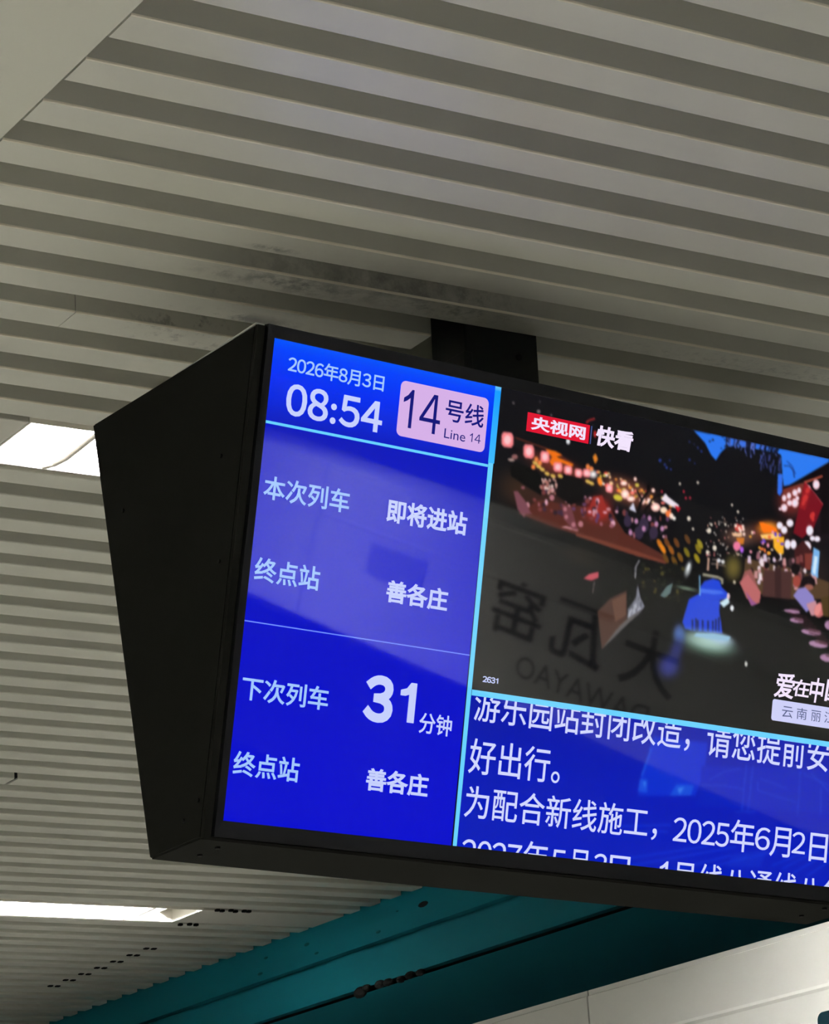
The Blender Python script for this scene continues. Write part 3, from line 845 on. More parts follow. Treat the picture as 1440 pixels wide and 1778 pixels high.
 (0,(236,232,246),[[9426,1183],[9418,1215],[9391,1238],[9355,1244],[9324,1229],[9309,1201],[9317,1169],[9344,1145],[9380,1140],[9411,1154]]),
 (0,(196,150,158),[[9645,1112],[9635,1152],[9600,1181],[9553,1188],[9513,1170],[9494,1135],[9505,1095],[9540,1066],[9587,1059],[9627,1077]]),
 (0,(236,232,246),[[9636,1113],[9627,1148],[9596,1173],[9555,1179],[9520,1164],[9504,1133],[9513,1099],[9544,1074],[9584,1068],[9619,1083]]),
 (0,(196,150,158),[[9534,1236],[9525,1276],[9493,1304],[9450,1311],[9412,1293],[9395,1257],[9404,1218],[9436,1189],[9480,1183],[9517,1201]]),
 (0,(236,232,246),[[9525,1238],[9517,1272],[9489,1297],[9452,1302],[9419,1287],[9404,1256],[9412,1221],[9440,1197],[9478,1191],[9510,1207]]),
 (0,(196,150,158),[[9624,1449],[9616,1498],[9586,1532],[9544,1538],[9508,1514],[9490,1468],[9497,1419],[9528,1385],[9569,1379],[9606,1403]]),
 (0,(236,232,246),[[9615,1450],[9609,1493],[9582,1523],[9546,1528],[9514,1507],[9499,1467],[9505,1424],[9532,1394],[9568,1389],[9600,1410]]),
 (0,(196,150,158),[[9744,1431],[9736,1478],[9705,1511],[9663,1517],[9627,1494],[9609,1451],[9617,1404],[9647,1371],[9689,1365],[9726,1388]]),
 (0,(236,232,246),[[9735,1432],[9728,1473],[9701,1502],[9665,1507],[9633,1487],[9618,1449],[9625,1409],[9651,1380],[9687,1375],[9719,1395]]),
 (0,(196,150,158),[[10048,1424],[10035,1482],[9991,1523],[9932,1532],[9880,1505],[9856,1452],[9868,1394],[9912,1353],[9972,1344],[10024,1371]]),
 (0,(236,232,246),[[10035,1426],[10025,1476],[9986,1512],[9934,1519],[9890,1496],[9868,1450],[9879,1400],[9918,1364],[9969,1356],[10014,1380]]),
 (0,(196,150,158),[[10065,1166],[10056,1218],[10019,1255],[9970,1263],[9927,1237],[9907,1189],[9917,1137],[9953,1100],[10002,1092],[10045,1117]]),
 (0,(236,232,246),[[10055,1167],[10046,1213],[10015,1245],[9972,1252],[9935,1230],[9917,1188],[9926,1142],[9957,1110],[10000,1103],[10037,1125]]),
 (0,(196,150,158),[[10221,1275],[10211,1305],[10179,1327],[10137,1333],[10101,1321],[10085,1295],[10095,1266],[10127,1243],[10169,1237],[10205,1249]]),
 (0,(236,232,246),[[10212,1276],[10203,1302],[10175,1321],[10139,1327],[10108,1316],[10094,1294],[10102,1268],[10130,1249],[10167,1243],[10198,1254]]),
 (0,(196,150,158),[[10110,1282],[10102,1309],[10075,1329],[10040,1334],[10010,1322],[9997,1299],[10005,1272],[10031,1252],[10066,1247],[10096,1258]]),
 (0,(236,232,246),[[10102,1283],[10095,1306],[10072,1324],[10042,1328],[10016,1318],[10004,1298],[10011,1275],[10034,1257],[10065,1253],[10091,1263]]),
 (0,(64,24,26),[[9705,1521],[9860,1348],[10076,1505],[10057,1791],[9933,1790],[9719,1651]]),
 (0,(122,54,46),[[9919,1547],[10091,1521],[10070,1789],[9957,1786]]),
 (0,(120,176,230),[[10093,1426],[10227,1464],[10234,1917],[10078,1863]]),
 (0,(206,232,250),[[10127,1554],[10195,1563],[10176,1849],[10111,1821]]),
 (0,(200,190,180),[[8229,1239],[8228,1248],[8222,1254],[8214,1255],[8207,1251],[8204,1243],[8205,1235],[8211,1229],[8219,1227],[8226,1231]]),
 (0,(236,214,196),[[8162,1318],[8161,1328],[8156,1335],[8149,1336],[8143,1331],[8140,1321],[8141,1311],[8146,1304],[8153,1303],[8159,1308]]),
 (0,(220,120,120),[[8582,1639],[8580,1648],[8575,1654],[8568,1655],[8562,1651],[8559,1642],[8560,1634],[8565,1628],[8572,1627],[8578,1631]]),
 (0,(236,214,196),[[8570,1522],[8568,1533],[8560,1540],[8550,1542],[8541,1537],[8537,1527],[8539,1516],[8546,1509],[8557,1507],[8566,1512]]),
 (0,(240,230,220),[[8018,1850],[8016,1857],[8010,1862],[8001,1863],[7994,1860],[7990,1854],[7992,1847],[7999,1842],[8007,1841],[8015,1844]]),
 (0,(200,190,180),[[8662,1766],[8661,1775],[8656,1781],[8649,1782],[8643,1778],[8640,1770],[8641,1761],[8646,1755],[8653,1754],[8659,1758]]),
 (0,(236,214,196),[[7993,1725],[7992,1737],[7988,1745],[7982,1746],[7976,1739],[7973,1728],[7974,1717],[7978,1709],[7984,1708],[7990,1714]]),
 (0,(220,120,120),[[8385,1766],[8383,1771],[8375,1776],[8364,1777],[8355,1775],[8352,1770],[8354,1765],[8362,1760],[8373,1759],[8381,1761]]),
 (0,(240,230,220),[[8131,1755],[8131,1768],[8128,1776],[8122,1776],[8117,1770],[8114,1758],[8115,1745],[8118,1737],[8123,1736],[8129,1743]]),
 (0,(236,214,196),[[8542,1342],[8540,1347],[8535,1351],[8528,1352],[8522,1350],[8519,1346],[8521,1341],[8526,1337],[8533,1336],[8539,1338]]),
 (0,(220,120,120),[[7998,1281],[7996,1287],[7989,1291],[7980,1292],[7973,1290],[7969,1285],[7971,1279],[7978,1275],[7987,1273],[7994,1276]]),
 (0,(200,190,180),[[8578,1475],[8576,1486],[8569,1493],[8561,1494],[8553,1489],[8549,1479],[8551,1469],[8557,1462],[8566,1461],[8574,1466]]),
 (0,(240,230,220),[[8108,1732],[8106,1738],[8100,1742],[8092,1743],[8085,1741],[8082,1736],[8084,1730],[8090,1726],[8098,1725],[8105,1727]]),
 (0,(200,190,180),[[8127,1524],[8125,1532],[8117,1538],[8108,1540],[8099,1536],[8096,1528],[8098,1520],[8105,1513],[8114,1512],[8123,1516]]),
 (0,(250,190,160),[[8375,1665],[8375,1675],[8372,1681],[8367,1681],[8363,1676],[8360,1667],[8361,1658],[8364,1652],[8368,1651],[8373,1656]]),
 (0,(200,190,180),[[8634,1199],[8632,1209],[8627,1217],[8619,1218],[8612,1213],[8608,1203],[8610,1193],[8615,1186],[8623,1184],[8630,1190]]),
 (0,(250,190,160),[[8278,1292],[8277,1298],[8273,1301],[8268,1302],[8264,1300],[8262,1295],[8263,1290],[8267,1286],[8272,1285],[8276,1288]]),
 (0,(200,190,180),[[8171,1353],[8169,1365],[8164,1374],[8156,1375],[8148,1368],[8145,1356],[8146,1344],[8151,1335],[8159,1334],[8167,1341]]),
 (0,(220,120,120),[[8132,1838],[8129,1847],[8122,1854],[8111,1855],[8102,1851],[8098,1843],[8100,1834],[8108,1827],[8118,1826],[8127,1830]]),
 (0,(250,190,160),[[8563,1702],[8561,1708],[8553,1712],[8542,1714],[8533,1712],[8529,1707],[8532,1701],[8540,1696],[8551,1694],[8560,1697]]),
 (0,(240,230,220),[[8593,1254],[8592,1261],[8588,1266],[8584,1267],[8579,1263],[8577,1257],[8578,1249],[8581,1245],[8586,1244],[8590,1248]]),
 (0,(220,120,120),[[8038,1635],[8037,1645],[8032,1651],[8025,1652],[8019,1647],[8016,1638],[8017,1629],[8022,1623],[8029,1622],[8034,1626]]),
 (0,(240,230,220),[[8093,1495],[8092,1504],[8085,1511],[8077,1512],[8069,1508],[8065,1500],[8067,1491],[8073,1485],[8082,1483],[8090,1487]]),
 (0,(240,230,220),[[8523,1783],[8521,1789],[8516,1793],[8509,1794],[8504,1791],[8501,1786],[8502,1781],[8508,1777],[8514,1776],[8520,1778]]),
 (0,(250,190,160),[[8097,1351],[8095,1363],[8088,1371],[8078,1372],[8069,1367],[8065,1356],[8067,1345],[8074,1337],[8084,1336],[8093,1341]]),
 (0,(200,190,180),[[7990,1371],[7989,1383],[7984,1391],[7977,1392],[7971,1386],[7967,1374],[7968,1363],[7973,1355],[7980,1354],[7986,1360]]),
 (0,(220,120,120),[[8308,1546],[8306,1556],[8300,1563],[8292,1564],[8284,1559],[8281,1550],[8282,1540],[8288,1534],[8297,1532],[8304,1537]]),
 (0,(250,190,160),[[8199,1599],[8197,1607],[8190,1613],[8180,1614],[8172,1611],[8168,1604],[8170,1596],[8177,1590],[8187,1589],[8196,1592]]),
 (0,(250,190,160),[[8254,1312],[8253,1317],[8249,1321],[8245,1321],[8240,1319],[8238,1314],[8239,1309],[8243,1306],[8247,1305],[8252,1308]]),
 (0,(250,190,160),[[8023,1800],[8022,1810],[8014,1817],[8005,1818],[7996,1813],[7992,1805],[7994,1795],[8001,1788],[8011,1787],[8019,1791]]),
 (0,(220,120,120),[[8530,1297],[8528,1309],[8522,1317],[8513,1319],[8506,1313],[8502,1301],[8503,1289],[8509,1281],[8518,1280],[8526,1286]]),
 (0,(250,190,160),[[8319,1299],[8318,1304],[8314,1308],[8310,1308],[8306,1306],[8304,1302],[8305,1297],[8308,1293],[8313,1293],[8317,1295]]),
 (0,(220,120,120),[[8546,1722],[8543,1727],[8535,1731],[8525,1732],[8516,1731],[8513,1726],[8515,1721],[8523,1717],[8534,1716],[8542,1717]]),
 (0,(236,214,196),[[8591,1601],[8590,1610],[8584,1616],[8576,1617],[8569,1613],[8566,1605],[8567,1596],[8573,1590],[8581,1589],[8588,1593]]),
 (0,(220,120,120),[[8125,1805],[8124,1816],[8120,1823],[8113,1824],[8107,1818],[8104,1808],[8105,1797],[8109,1789],[8116,1788],[8121,1794]]),
 (0,(250,190,160),[[8379,1522],[8377,1528],[8370,1532],[8362,1533],[8354,1531],[8351,1526],[8353,1521],[8360,1516],[8368,1515],[8376,1517]]),
 (0,(220,120,120),[[8047,1845],[8045,1854],[8038,1861],[8030,1862],[8022,1857],[8018,1849],[8020,1839],[8026,1833],[8035,1831],[8043,1836]]),
 (0,(220,120,120),[[8090,1353],[8088,1357],[8081,1361],[8073,1362],[8066,1361],[8062,1357],[8065,1352],[8071,1348],[8080,1347],[8087,1349]]),
 (0,(236,214,196),[[7946,1485],[7944,1493],[7935,1500],[7924,1501],[7915,1498],[7911,1490],[7913,1481],[7922,1475],[7933,1473],[7942,1477]]),
 (0,(200,190,180),[[8193,1809],[8192,1818],[8187,1823],[8181,1824],[8175,1820],[8172,1812],[8173,1803],[8178,1797],[8184,1796],[8190,1801]]),
 (0,(250,190,160),[[8264,1259],[8264,1271],[8261,1278],[8257,1279],[8253,1272],[8250,1261],[8250,1250],[8253,1243],[8257,1242],[8262,1248]]),
 (0,(236,214,196),[[8235,1641],[8233,1650],[8228,1656],[8220,1657],[8213,1653],[8210,1645],[8211,1636],[8217,1629],[8225,1628],[8231,1633]]),
 (0,(220,120,120),[[8596,1417],[8594,1422],[8587,1426],[8577,1427],[8570,1426],[8566,1422],[8569,1417],[8576,1413],[8585,1411],[8593,1413]]),
 (0,(236,214,196),[[8320,1443],[8319,1454],[8313,1462],[8306,1463],[8299,1457],[8296,1447],[8297,1436],[8302,1429],[8310,1428],[8316,1433]]),
 (0,(200,190,180),[[8615,1752],[8613,1765],[8606,1774],[8595,1775],[8586,1769],[8582,1757],[8583,1744],[8591,1735],[8601,1734],[8611,1740]]),
 (0,(220,120,120),[[8212,1445],[8211,1453],[8208,1458],[8204,1459],[8199,1455],[8197,1447],[8198,1438],[8201,1433],[8205,1432],[8210,1437]]),
 (0,(250,190,160),[[7954,1407],[7953,1418],[7948,1426],[7941,1427],[7934,1421],[7931,1411],[7932,1400],[7937,1392],[7944,1391],[7951,1397]]),
 (0,(200,190,180),[[8296,1647],[8296,1658],[8293,1665],[8289,1665],[8284,1659],[8282,1649],[8282,1638],[8285,1631],[8290,1631],[8294,1637]]),
 (0,(250,190,160),[[8491,1206],[8489,1212],[8482,1216],[8473,1218],[8465,1215],[8462,1210],[8464,1204],[8471,1200],[8480,1199],[8488,1201]]),
 (0,(250,190,160),[[8590,1762],[8588,1772],[8580,1779],[8570,1780],[8561,1776],[8557,1766],[8559,1756],[8566,1749],[8577,1748],[8585,1752]]),
 (0,(240,230,220),[[8565,1745],[8564,1755],[8559,1762],[8552,1763],[8546,1758],[8542,1748],[8543,1738],[8548,1731],[8555,1730],[8561,1735]]),
 (0,(240,230,220),[[8024,1810],[8024,1817],[8020,1822],[8016,1823],[8011,1819],[8009,1813],[8010,1806],[8013,1801],[8018,1800],[8022,1804]]),
 (0,(236,214,196),[[8354,1352],[8353,1362],[8348,1369],[8341,1370],[8335,1365],[8332,1355],[8333,1345],[8338,1338],[8345,1337],[8351,1342]]),
 (0,(200,190,180),[[8354,1711],[8352,1722],[8346,1730],[8337,1731],[8329,1726],[8325,1716],[8326,1705],[8333,1697],[8342,1696],[8350,1701]]),
 (0,(236,214,196),[[7950,1680],[7949,1691],[7946,1699],[7940,1699],[7935,1693],[7933,1683],[7933,1671],[7937,1664],[7942,1663],[7947,1669]]),
 (0,(240,230,220),[[8514,1245],[8512,1252],[8505,1257],[8496,1259],[8488,1256],[8485,1249],[8487,1242],[8493,1236],[8502,1235],[8510,1238]]),
 (0,(240,230,220),[[8248,1824],[8246,1836],[8241,1843],[8233,1845],[8226,1839],[8222,1828],[8223,1817],[8229,1809],[8237,1808],[8244,1814]]),
 (0,(200,190,180),[[8214,1318],[8211,1324],[8202,1329],[8191,1330],[8181,1328],[8177,1323],[8180,1317],[8189,1312],[8200,1310],[8210,1312]]),
 (0,(240,230,220),[[8656,1754],[8656,1763],[8652,1769],[8647,1769],[8642,1765],[8639,1757],[8640,1748],[8644,1743],[8649,1742],[8654,1746]]),
 (0,(200,190,180),[[8375,1683],[8372,1690],[8363,1695],[8352,1697],[8342,1694],[8337,1688],[8340,1681],[8349,1676],[8361,1674],[8371,1677]]),
 (0,(220,120,120),[[7993,1854],[7991,1866],[7983,1875],[7971,1877],[7961,1871],[7957,1859],[7959,1847],[7967,1838],[7978,1837],[7988,1843]]),
 (0,(236,214,196),[[8619,1418],[8618,1428],[8614,1435],[8608,1436],[8603,1430],[8600,1421],[8601,1412],[8605,1405],[8611,1404],[8616,1409]]),
 (0,(240,230,220),[[8278,1652],[8277,1664],[8271,1672],[8263,1674],[8256,1667],[8253,1655],[8254,1643],[8259,1634],[8267,1633],[8274,1640]]),
 (0,(236,214,196),[[8417,1760],[8415,1766],[8407,1771],[8397,1772],[8389,1770],[8385,1765],[8388,1759],[8395,1755],[8405,1753],[8413,1755]]),
 (0,(236,214,196),[[8411,1320],[8409,1325],[8402,1329],[8393,1330],[8386,1329],[8383,1325],[8385,1320],[8392,1316],[8400,1315],[8408,1316]]),
 (0,(236,214,196),[[7960,1510],[7959,1521],[7955,1527],[7950,1528],[7944,1523],[7942,1513],[7942,1503],[7946,1496],[7952,1495],[7957,1501]]),
 (0,(220,120,120),[[8128,1397],[8127,1409],[8121,1417],[8113,1418],[8106,1412],[8102,1401],[8103,1389],[8109,1381],[8117,1380],[8125,1386]]),
 (0,(200,190,180),[[8591,1738],[8590,1743],[8586,1747],[8580,1748],[8576,1745],[8574,1741],[8575,1736],[8579,1732],[8584,1732],[8589,1734]]),
 (0,(240,230,220),[[8507,1434],[8505,1441],[8499,1447],[8491,1448],[8484,1445],[8480,1438],[8482,1431],[8488,1425],[8497,1424],[8504,1427]]),
 (0,(236,214,196),[[8109,1650],[8106,1657],[8099,1662],[8089,1664],[8081,1661],[8077,1655],[8080,1648],[8087,1643],[8097,1641],[8105,1644]]),
 (0,(226,214,196),[[8019,1474],[8014,1500],[7995,1519],[7969,1522],[7946,1510],[7935,1487],[7940,1460],[7960,1442],[7986,1438],[8009,1450]]),
 (0,(226,214,196),[[8033,1380],[8030,1394],[8019,1404],[8005,1407],[7992,1400],[7986,1387],[7989,1372],[8000,1362],[8014,1360],[8027,1366]]),
 (0,(226,214,196),[[8402,1021],[8399,1034],[8390,1043],[8376,1045],[8365,1039],[8359,1027],[8362,1014],[8372,1005],[8385,1003],[8397,1009]]),
 (0,(226,214,196),[[8534,1106],[8531,1121],[8520,1131],[8506,1134],[8493,1127],[8487,1113],[8490,1099],[8501,1088],[8515,1086],[8528,1093]]),
 (0,(226,214,196),[[7698,785],[7695,800],[7685,810],[7670,813],[7658,806],[7652,793],[7655,778],[7665,768],[7680,766],[7692,772]]),
 (0,(226,214,196),[[7351,859],[7348,873],[7339,882],[7326,884],[7315,878],[7309,866],[7312,853],[7321,844],[7334,842],[7345,848]]),
 (0,(226,214,196),[[8154,1721],[8149,1748],[8129,1766],[8103,1770],[8081,1758],[8070,1734],[8075,1708],[8094,1689],[8120,1685],[8143,1698]]),
 (0,(226,214,196),[[8011,1807],[8007,1827],[7992,1842],[7972,1845],[7954,1835],[7946,1816],[7950,1796],[7965,1782],[7985,1779],[8003,1788]]),
 (0,(226,214,196),[[7599,1354],[7594,1377],[7577,1393],[7554,1397],[7534,1386],[7525,1365],[7529,1342],[7546,1325],[7569,1322],[7589,1333]]),
 (0,(226,214,196),[[7684,1501],[7681,1515],[7670,1525],[7656,1527],[7643,1521],[7637,1508],[7640,1493],[7651,1483],[7665,1481],[7678,1487]]),
 (0,(226,214,196),[[8307,1338],[8305,1352],[8294,1363],[8279,1365],[8266,1358],[8260,1345],[8263,1330],[8274,1320],[8289,1318],[8301,1325]]),
 (0,(226,214,196),[[8586,2186],[8583,2203],[8570,2216],[8552,2218],[8537,2210],[8529,2194],[8533,2177],[8546,2164],[8564,2162],[8579,2170]]),
 (0,(238,190,150),[[8416,1451],[8629,1419],[8628,1475],[8457,1497]]),
 (0,(210,120,40),[[8519,1510],[8685,1485],[8672,1589],[8565,1605]]),
 (0,(232,120,156),[[8621,1625],[8611,1670],[8576,1702],[8529,1709],[8488,1688],[8469,1647],[8479,1602],[8514,1570],[8560,1563],[8601,1584]]),
 (0,(176,96,226),[[8688,1671],[8684,1702],[8667,1723],[8644,1727],[8623,1711],[8612,1682],[8616,1651],[8633,1629],[8657,1626],[8678,1642]]),
 (0,(200,70,60),[[8657,1341],[8642,1376],[8597,1403],[8538,1411],[8489,1399],[8467,1369],[8482,1334],[8527,1307],[8585,1298],[8635,1311]]),
 (0,(250,214,200),[[8515,1325],[8512,1343],[8499,1356],[8481,1358],[8466,1350],[8458,1333],[8462,1315],[8475,1303],[8492,1300],[8508,1308]]),
 (0,(250,214,200),[[8590,1351],[8587,1369],[8574,1381],[8556,1384],[8541,1376],[8533,1359],[8537,1341],[8550,1328],[8568,1326],[8583,1334]]),
 (0,(250,214,200),[[8659,1312],[8655,1330],[8642,1343],[8624,1346],[8609,1337],[8602,1321],[8605,1303],[8618,1290],[8636,1288],[8651,1296]]),
 (0,(250,214,200),[[8618,1384],[8615,1402],[8601,1414],[8584,1417],[8568,1409],[8561,1392],[8565,1374],[8578,1361],[8595,1359],[8611,1367]]),
 (0,(250,214,200),[[8695,1428],[8692,1446],[8679,1459],[8661,1461],[8646,1453],[8638,1436],[8642,1418],[8655,1406],[8673,1403],[8688,1411]]),
 (0,(250,214,200),[[8675,1356],[8672,1374],[8659,1387],[8641,1390],[8626,1381],[8618,1365],[8622,1347],[8635,1334],[8653,1331],[8668,1340]]),
 (0,(190,150,130),[[7990,1892],[7996,2093],[8038,2089],[8032,1888]]),
 (0,(190,150,130),[[8168,1894],[8178,2040],[8210,2037],[8201,1890]]),
 (0,(150,130,120),[[8067,1982],[8365,1976],[8366,1959],[8069,1965]]),
 (0,(150,130,120),[[8083,1915],[8309,1910],[8311,1893],[8085,1899]]),
 (0,(225,225,230),[[8253,1901],[8248,1921],[8230,1936],[8207,1939],[8187,1930],[8178,1912],[8183,1891],[8200,1877],[8223,1874],[8243,1883]]),
 (0,(225,225,230),[[8337,1907],[8332,1927],[8314,1942],[8291,1945],[8271,1936],[8262,1918],[8267,1898],[8284,1883],[8308,1880],[8328,1889]]),
 (1,(104,92,44),(36,30,18),[8510,1975],[[8747,1941],[8737,2063],[8681,2168],[8592,2234],[8487,2248],[8386,2209],[8311,2123],[8274,2009],[8284,1887],[8339,1782],[8428,1716],[8533,1700],[8634,1739],[8710,1825]]),
 (0,(84,62,42),[[8731,1794],[9637,1813],[10473,1921],[10501,2182],[9690,2294],[9078,2303],[8728,2203]]),
 (0,(150,100,110),[[9732,1689],[9728,1714],[9712,1731],[9691,1734],[9673,1721],[9663,1699],[9667,1674],[9683,1656],[9704,1653],[9723,1666]]),
 (0,(232,214,220),[[9305,1830],[9365,1818],[9390,1938],[9310,1942]]),
 (0,(232,214,220),[[9058,1906],[9054,1931],[9039,1948],[9018,1951],[9000,1939],[8991,1916],[8995,1891],[9010,1874],[9031,1871],[9049,1883]]),
 (0,(120,60,60),[[9820,1585],[9881,1572],[9907,1693],[9825,1697]]),
 (0,(120,60,60),[[9558,1804],[9554,1829],[9539,1846],[9518,1849],[9499,1837],[9490,1814],[9494,1789],[9509,1772],[9530,1769],[9549,1781]]),
 (0,(232,214,220),[[9664,1824],[9724,1812],[9750,1932],[9669,1936]]),
 (0,(120,60,60),[[9009,1732],[9005,1757],[8990,1774],[8969,1777],[8951,1764],[8942,1742],[8946,1717],[8961,1700],[8982,1697],[9000,1709]]),
 (0,(36,24,28),[[9402,1809],[9398,1834],[9382,1851],[9362,1854],[9343,1842],[9334,1819],[9338,1794],[9353,1777],[9374,1774],[9393,1786]]),
 (0,(232,214,220),[[8799,1979],[8858,1967],[8883,2086],[8804,2090]]),
 (0,(60,40,44),[[9510,2026],[9506,2051],[9491,2068],[9470,2071],[9451,2059],[9442,2036],[9446,2011],[9462,1994],[9482,1991],[9501,2003]]),
 (0,(60,40,44),[[9602,1669],[9663,1657],[9688,1777],[9607,1781]]),
 (0,(232,214,220),[[10118,1871],[10114,1896],[10099,1913],[10077,1916],[10058,1904],[10049,1881],[10053,1856],[10069,1838],[10090,1835],[10109,1848]]),
 (0,(196,140,140),[[8936,1964],[8995,1952],[9020,2071],[8941,2075]]),
 (0,(196,140,140),[[9219,1868],[9215,1893],[9200,1910],[9179,1913],[9160,1901],[9151,1878],[9155,1853],[9170,1836],[9191,1833],[9210,1846]]),
 (0,(36,24,28),[[9408,1975],[9469,1963],[9494,2083],[9413,2086]]),
 (0,(36,24,28),[[9718,1804],[9715,1829],[9699,1846],[9678,1849],[9659,1837],[9650,1814],[9654,1789],[9670,1772],[9691,1769],[9709,1781]]),
 (0,(120,60,60),[[9750,1621],[9810,1609],[9836,1729],[9755,1733]]),
 (0,(232,214,220),[[10012,1998],[10008,2023],[9992,2040],[9971,2043],[9952,2031],[9943,2007],[9947,1983],[9962,1965],[9984,1962],[10002,1975]]),
 (0,(196,140,140),[[10090,1876],[10151,1863],[10177,1984],[10094,1988]]),
 (0,(120,60,60),[[10111,1932],[10107,1957],[10091,1974],[10070,1977],[10051,1965],[10042,1942],[10046,1917],[10062,1900],[10083,1897],[10102,1909]]),
 (0,(232,214,220),[[9386,1629],[9446,1616],[9472,1737],[9391,1741]]),
 (0,(232,214,220),[[9105,1753],[9101,1777],[9086,1795],[9065,1798],[9047,1785],[9038,1762],[9041,1738],[9057,1721],[9077,1718],[9096,1730]]),
 (0,(150,100,110),[[9541,1992],[9601,1980],[9627,2100],[9546,2104]]),
 (0,(120,60,60),[[9131,2057],[9128,2082],[9112,2099],[9092,2102],[9073,2089],[9064,2066],[9068,2042],[9083,2025],[9104,2022],[9122,2034]]),
 (0,(196,140,140),[[9542,1844],[9602,1832],[9627,1952],[9546,1956]]),
 (0,(36,24,28),[[9961,1938],[9957,1963],[9942,1980],[9921,1983],[9902,1970],[9893,1947],[9897,1922],[9912,1905],[9933,1902],[9952,1915]]),
 (0,(120,60,60),[[9116,1802],[9175,1790],[9201,1909],[9120,1913]]),
 (0,(232,214,220),[[9989,1812],[9985,1837],[9969,1854],[9948,1857],[9929,1845],[9920,1821],[9924,1797],[9940,1779],[9961,1776],[9980,1789]]),
 (0,(90,62,60),[[9221,2058],[9280,2046],[9306,2165],[9225,2169]]),
 (0,(120,60,60),[[9470,1912],[9466,1937],[9451,1954],[9430,1957],[9412,1945],[9403,1922],[9406,1897],[9422,1880],[9443,1877],[9461,1890]]),
 (0,(196,140,140),[[9828,1874],[9889,1862],[9915,1982],[9833,1986]]),
 (0,(150,100,110),[[9105,1836],[9101,1861],[9086,1878],[9065,1881],[9047,1869],[9038,1846],[9042,1821],[9057,1804],[9078,1801],[9096,1813]]),
 (0,(150,100,110),[[9797,1813],[9858,1800],[9883,1921],[9802,1925]]),
 (0,(232,214,220),[[8953,2182],[8950,2207],[8934,2224],[8914,2227],[8895,2214],[8886,2191],[8890,2167],[8905,2150],[8926,2147],[8944,2159]]),
 (0,(36,24,28),[[9426,1723],[9486,1711],[9512,1831],[9431,1835]]),
 (0,(196,140,140),[[8951,2186],[8947,2211],[8932,2228],[8912,2231],[8893,2218],[8884,2196],[8888,2171],[8903,2154],[8924,2151],[8942,2163]]),
 (0,(36,24,28),[[9870,2006],[9931,1994],[9956,2114],[9875,2118]]),
 (0,(90,62,60),[[9404,1719],[9400,1744],[9385,1761],[9364,1764],[9345,1752],[9336,1729],[9340,1704],[9356,1687],[9376,1684],[9395,1696]]),
 (0,(196,140,140),[[9483,1686],[9543,1674],[9569,1794],[9488,1798]]),
 (0,(214,190,210),[[9597,1883],[9593,1908],[9578,1925],[9557,1928],[9538,1915],[9529,1892],[9533,1868],[9548,1850],[9569,1847],[9588,1860]]),
 (0,(214,190,210),[[10137,1880],[10198,1867],[10224,1988],[10142,1992]]),
 (0,(196,140,140),[[9068,1952],[9065,1977],[9049,1994],[9029,1997],[9010,1985],[9001,1962],[9005,1937],[9020,1920],[9041,1917],[9059,1929]]),
 (0,(196,140,140),[[9760,2027],[9821,2014],[9846,2135],[9765,2139]]),
 (0,(36,24,28),[[9377,2017],[9437,2005],[9462,2125],[9381,2128]]),
 (0,(36,24,28),[[8912,1958],[8908,1982],[8893,1999],[8873,2002],[8854,1990],[8845,1967],[8849,1943],[8864,1926],[8885,1923],[8903,1935]]),
 (0,(232,214,220),[[9234,1745],[9230,1770],[9215,1787],[9194,1790],[9176,1778],[9167,1755],[9170,1730],[9186,1713],[9206,1710],[9225,1722]]),
 (0,(196,140,140),[[10133,1877],[10194,1865],[10220,1986],[10138,1990]]),
 (0,(120,60,60),[[9369,1968],[9365,1993],[9350,2010],[9329,2013],[9311,2001],[9302,1978],[9305,1953],[9321,1936],[9342,1933],[9360,1945]]),
 (0,(214,190,210),[[8778,1752],[8837,1740],[8862,1859],[8783,1863]]),
 (0,(90,62,60),[[9234,1766],[9231,1791],[9215,1808],[9194,1811],[9176,1799],[9167,1776],[9171,1751],[9186,1734],[9207,1731],[9225,1743]]),
 (0,(60,40,44),[[10029,1852],[10090,1840],[10116,1961],[10034,1965]]),
 (0,(90,62,60),[[9910,1809],[9906,1834],[9891,1851],[9870,1854],[9851,1842],[9842,1819],[9846,1794],[9861,1777],[9882,1774],[9901,1786]]),
 (0,(36,24,28),[[9024,1982],[9084,1970],[9109,2090],[9029,2093]]),
 (0,(36,24,28),[[9845,1900],[9841,1925],[9825,1943],[9804,1945],[9785,1933],[9776,1910],[9780,1885],[9796,1868],[9817,1865],[9835,1877]]),
 (0,(214,190,210),[[9077,2114],[9073,2139],[9058,2156],[9037,2159],[9018,2146],[9009,2124],[9013,2099],[9028,2082],[9049,2079],[9068,2091]]),
 (0,(150,100,110),[[8952,1667],[9012,1654],[9037,1774],[8957,1778]]),
 (0,(214,190,210),[[9076,1799],[9073,1824],[9057,1841],[9037,1844],[9018,1832],[9009,1809],[9013,1784],[9028,1767],[9049,1764],[9067,1776]]),
 (0,(196,140,140),[[9658,1836],[9718,1824],[9744,1944],[9662,1948]]),
 (0,(150,100,110),[[9800,2060],[9796,2085],[9780,2102],[9759,2105],[9740,2093],[9731,2070],[9735,2045],[9751,2028],[9772,2025],[9791,2037]]),
 (0,(120,60,60),[[9083,1777],[9143,1765],[9168,1885],[9088,1889]]),
 (0,(60,40,44),[[9962,1873],[9958,1898],[9942,1915],[9921,1918],[9902,1906],[9893,1883],[9897,1858],[9913,1841],[9934,1838],[9953,1850]]),
 (0,(90,62,60),[[9063,1694],[9123,1682],[9148,1801],[9068,1805]]),
 (0,(36,24,28),[[9501,2065],[9497,2090],[9482,2107],[9461,2110],[9442,2098],[9433,2075],[9437,2050],[9452,2033],[9473,2030],[9492,2042]]),
 (0,(120,60,60),[[9821,1873],[9882,1860],[9908,1981],[9826,1985]]),
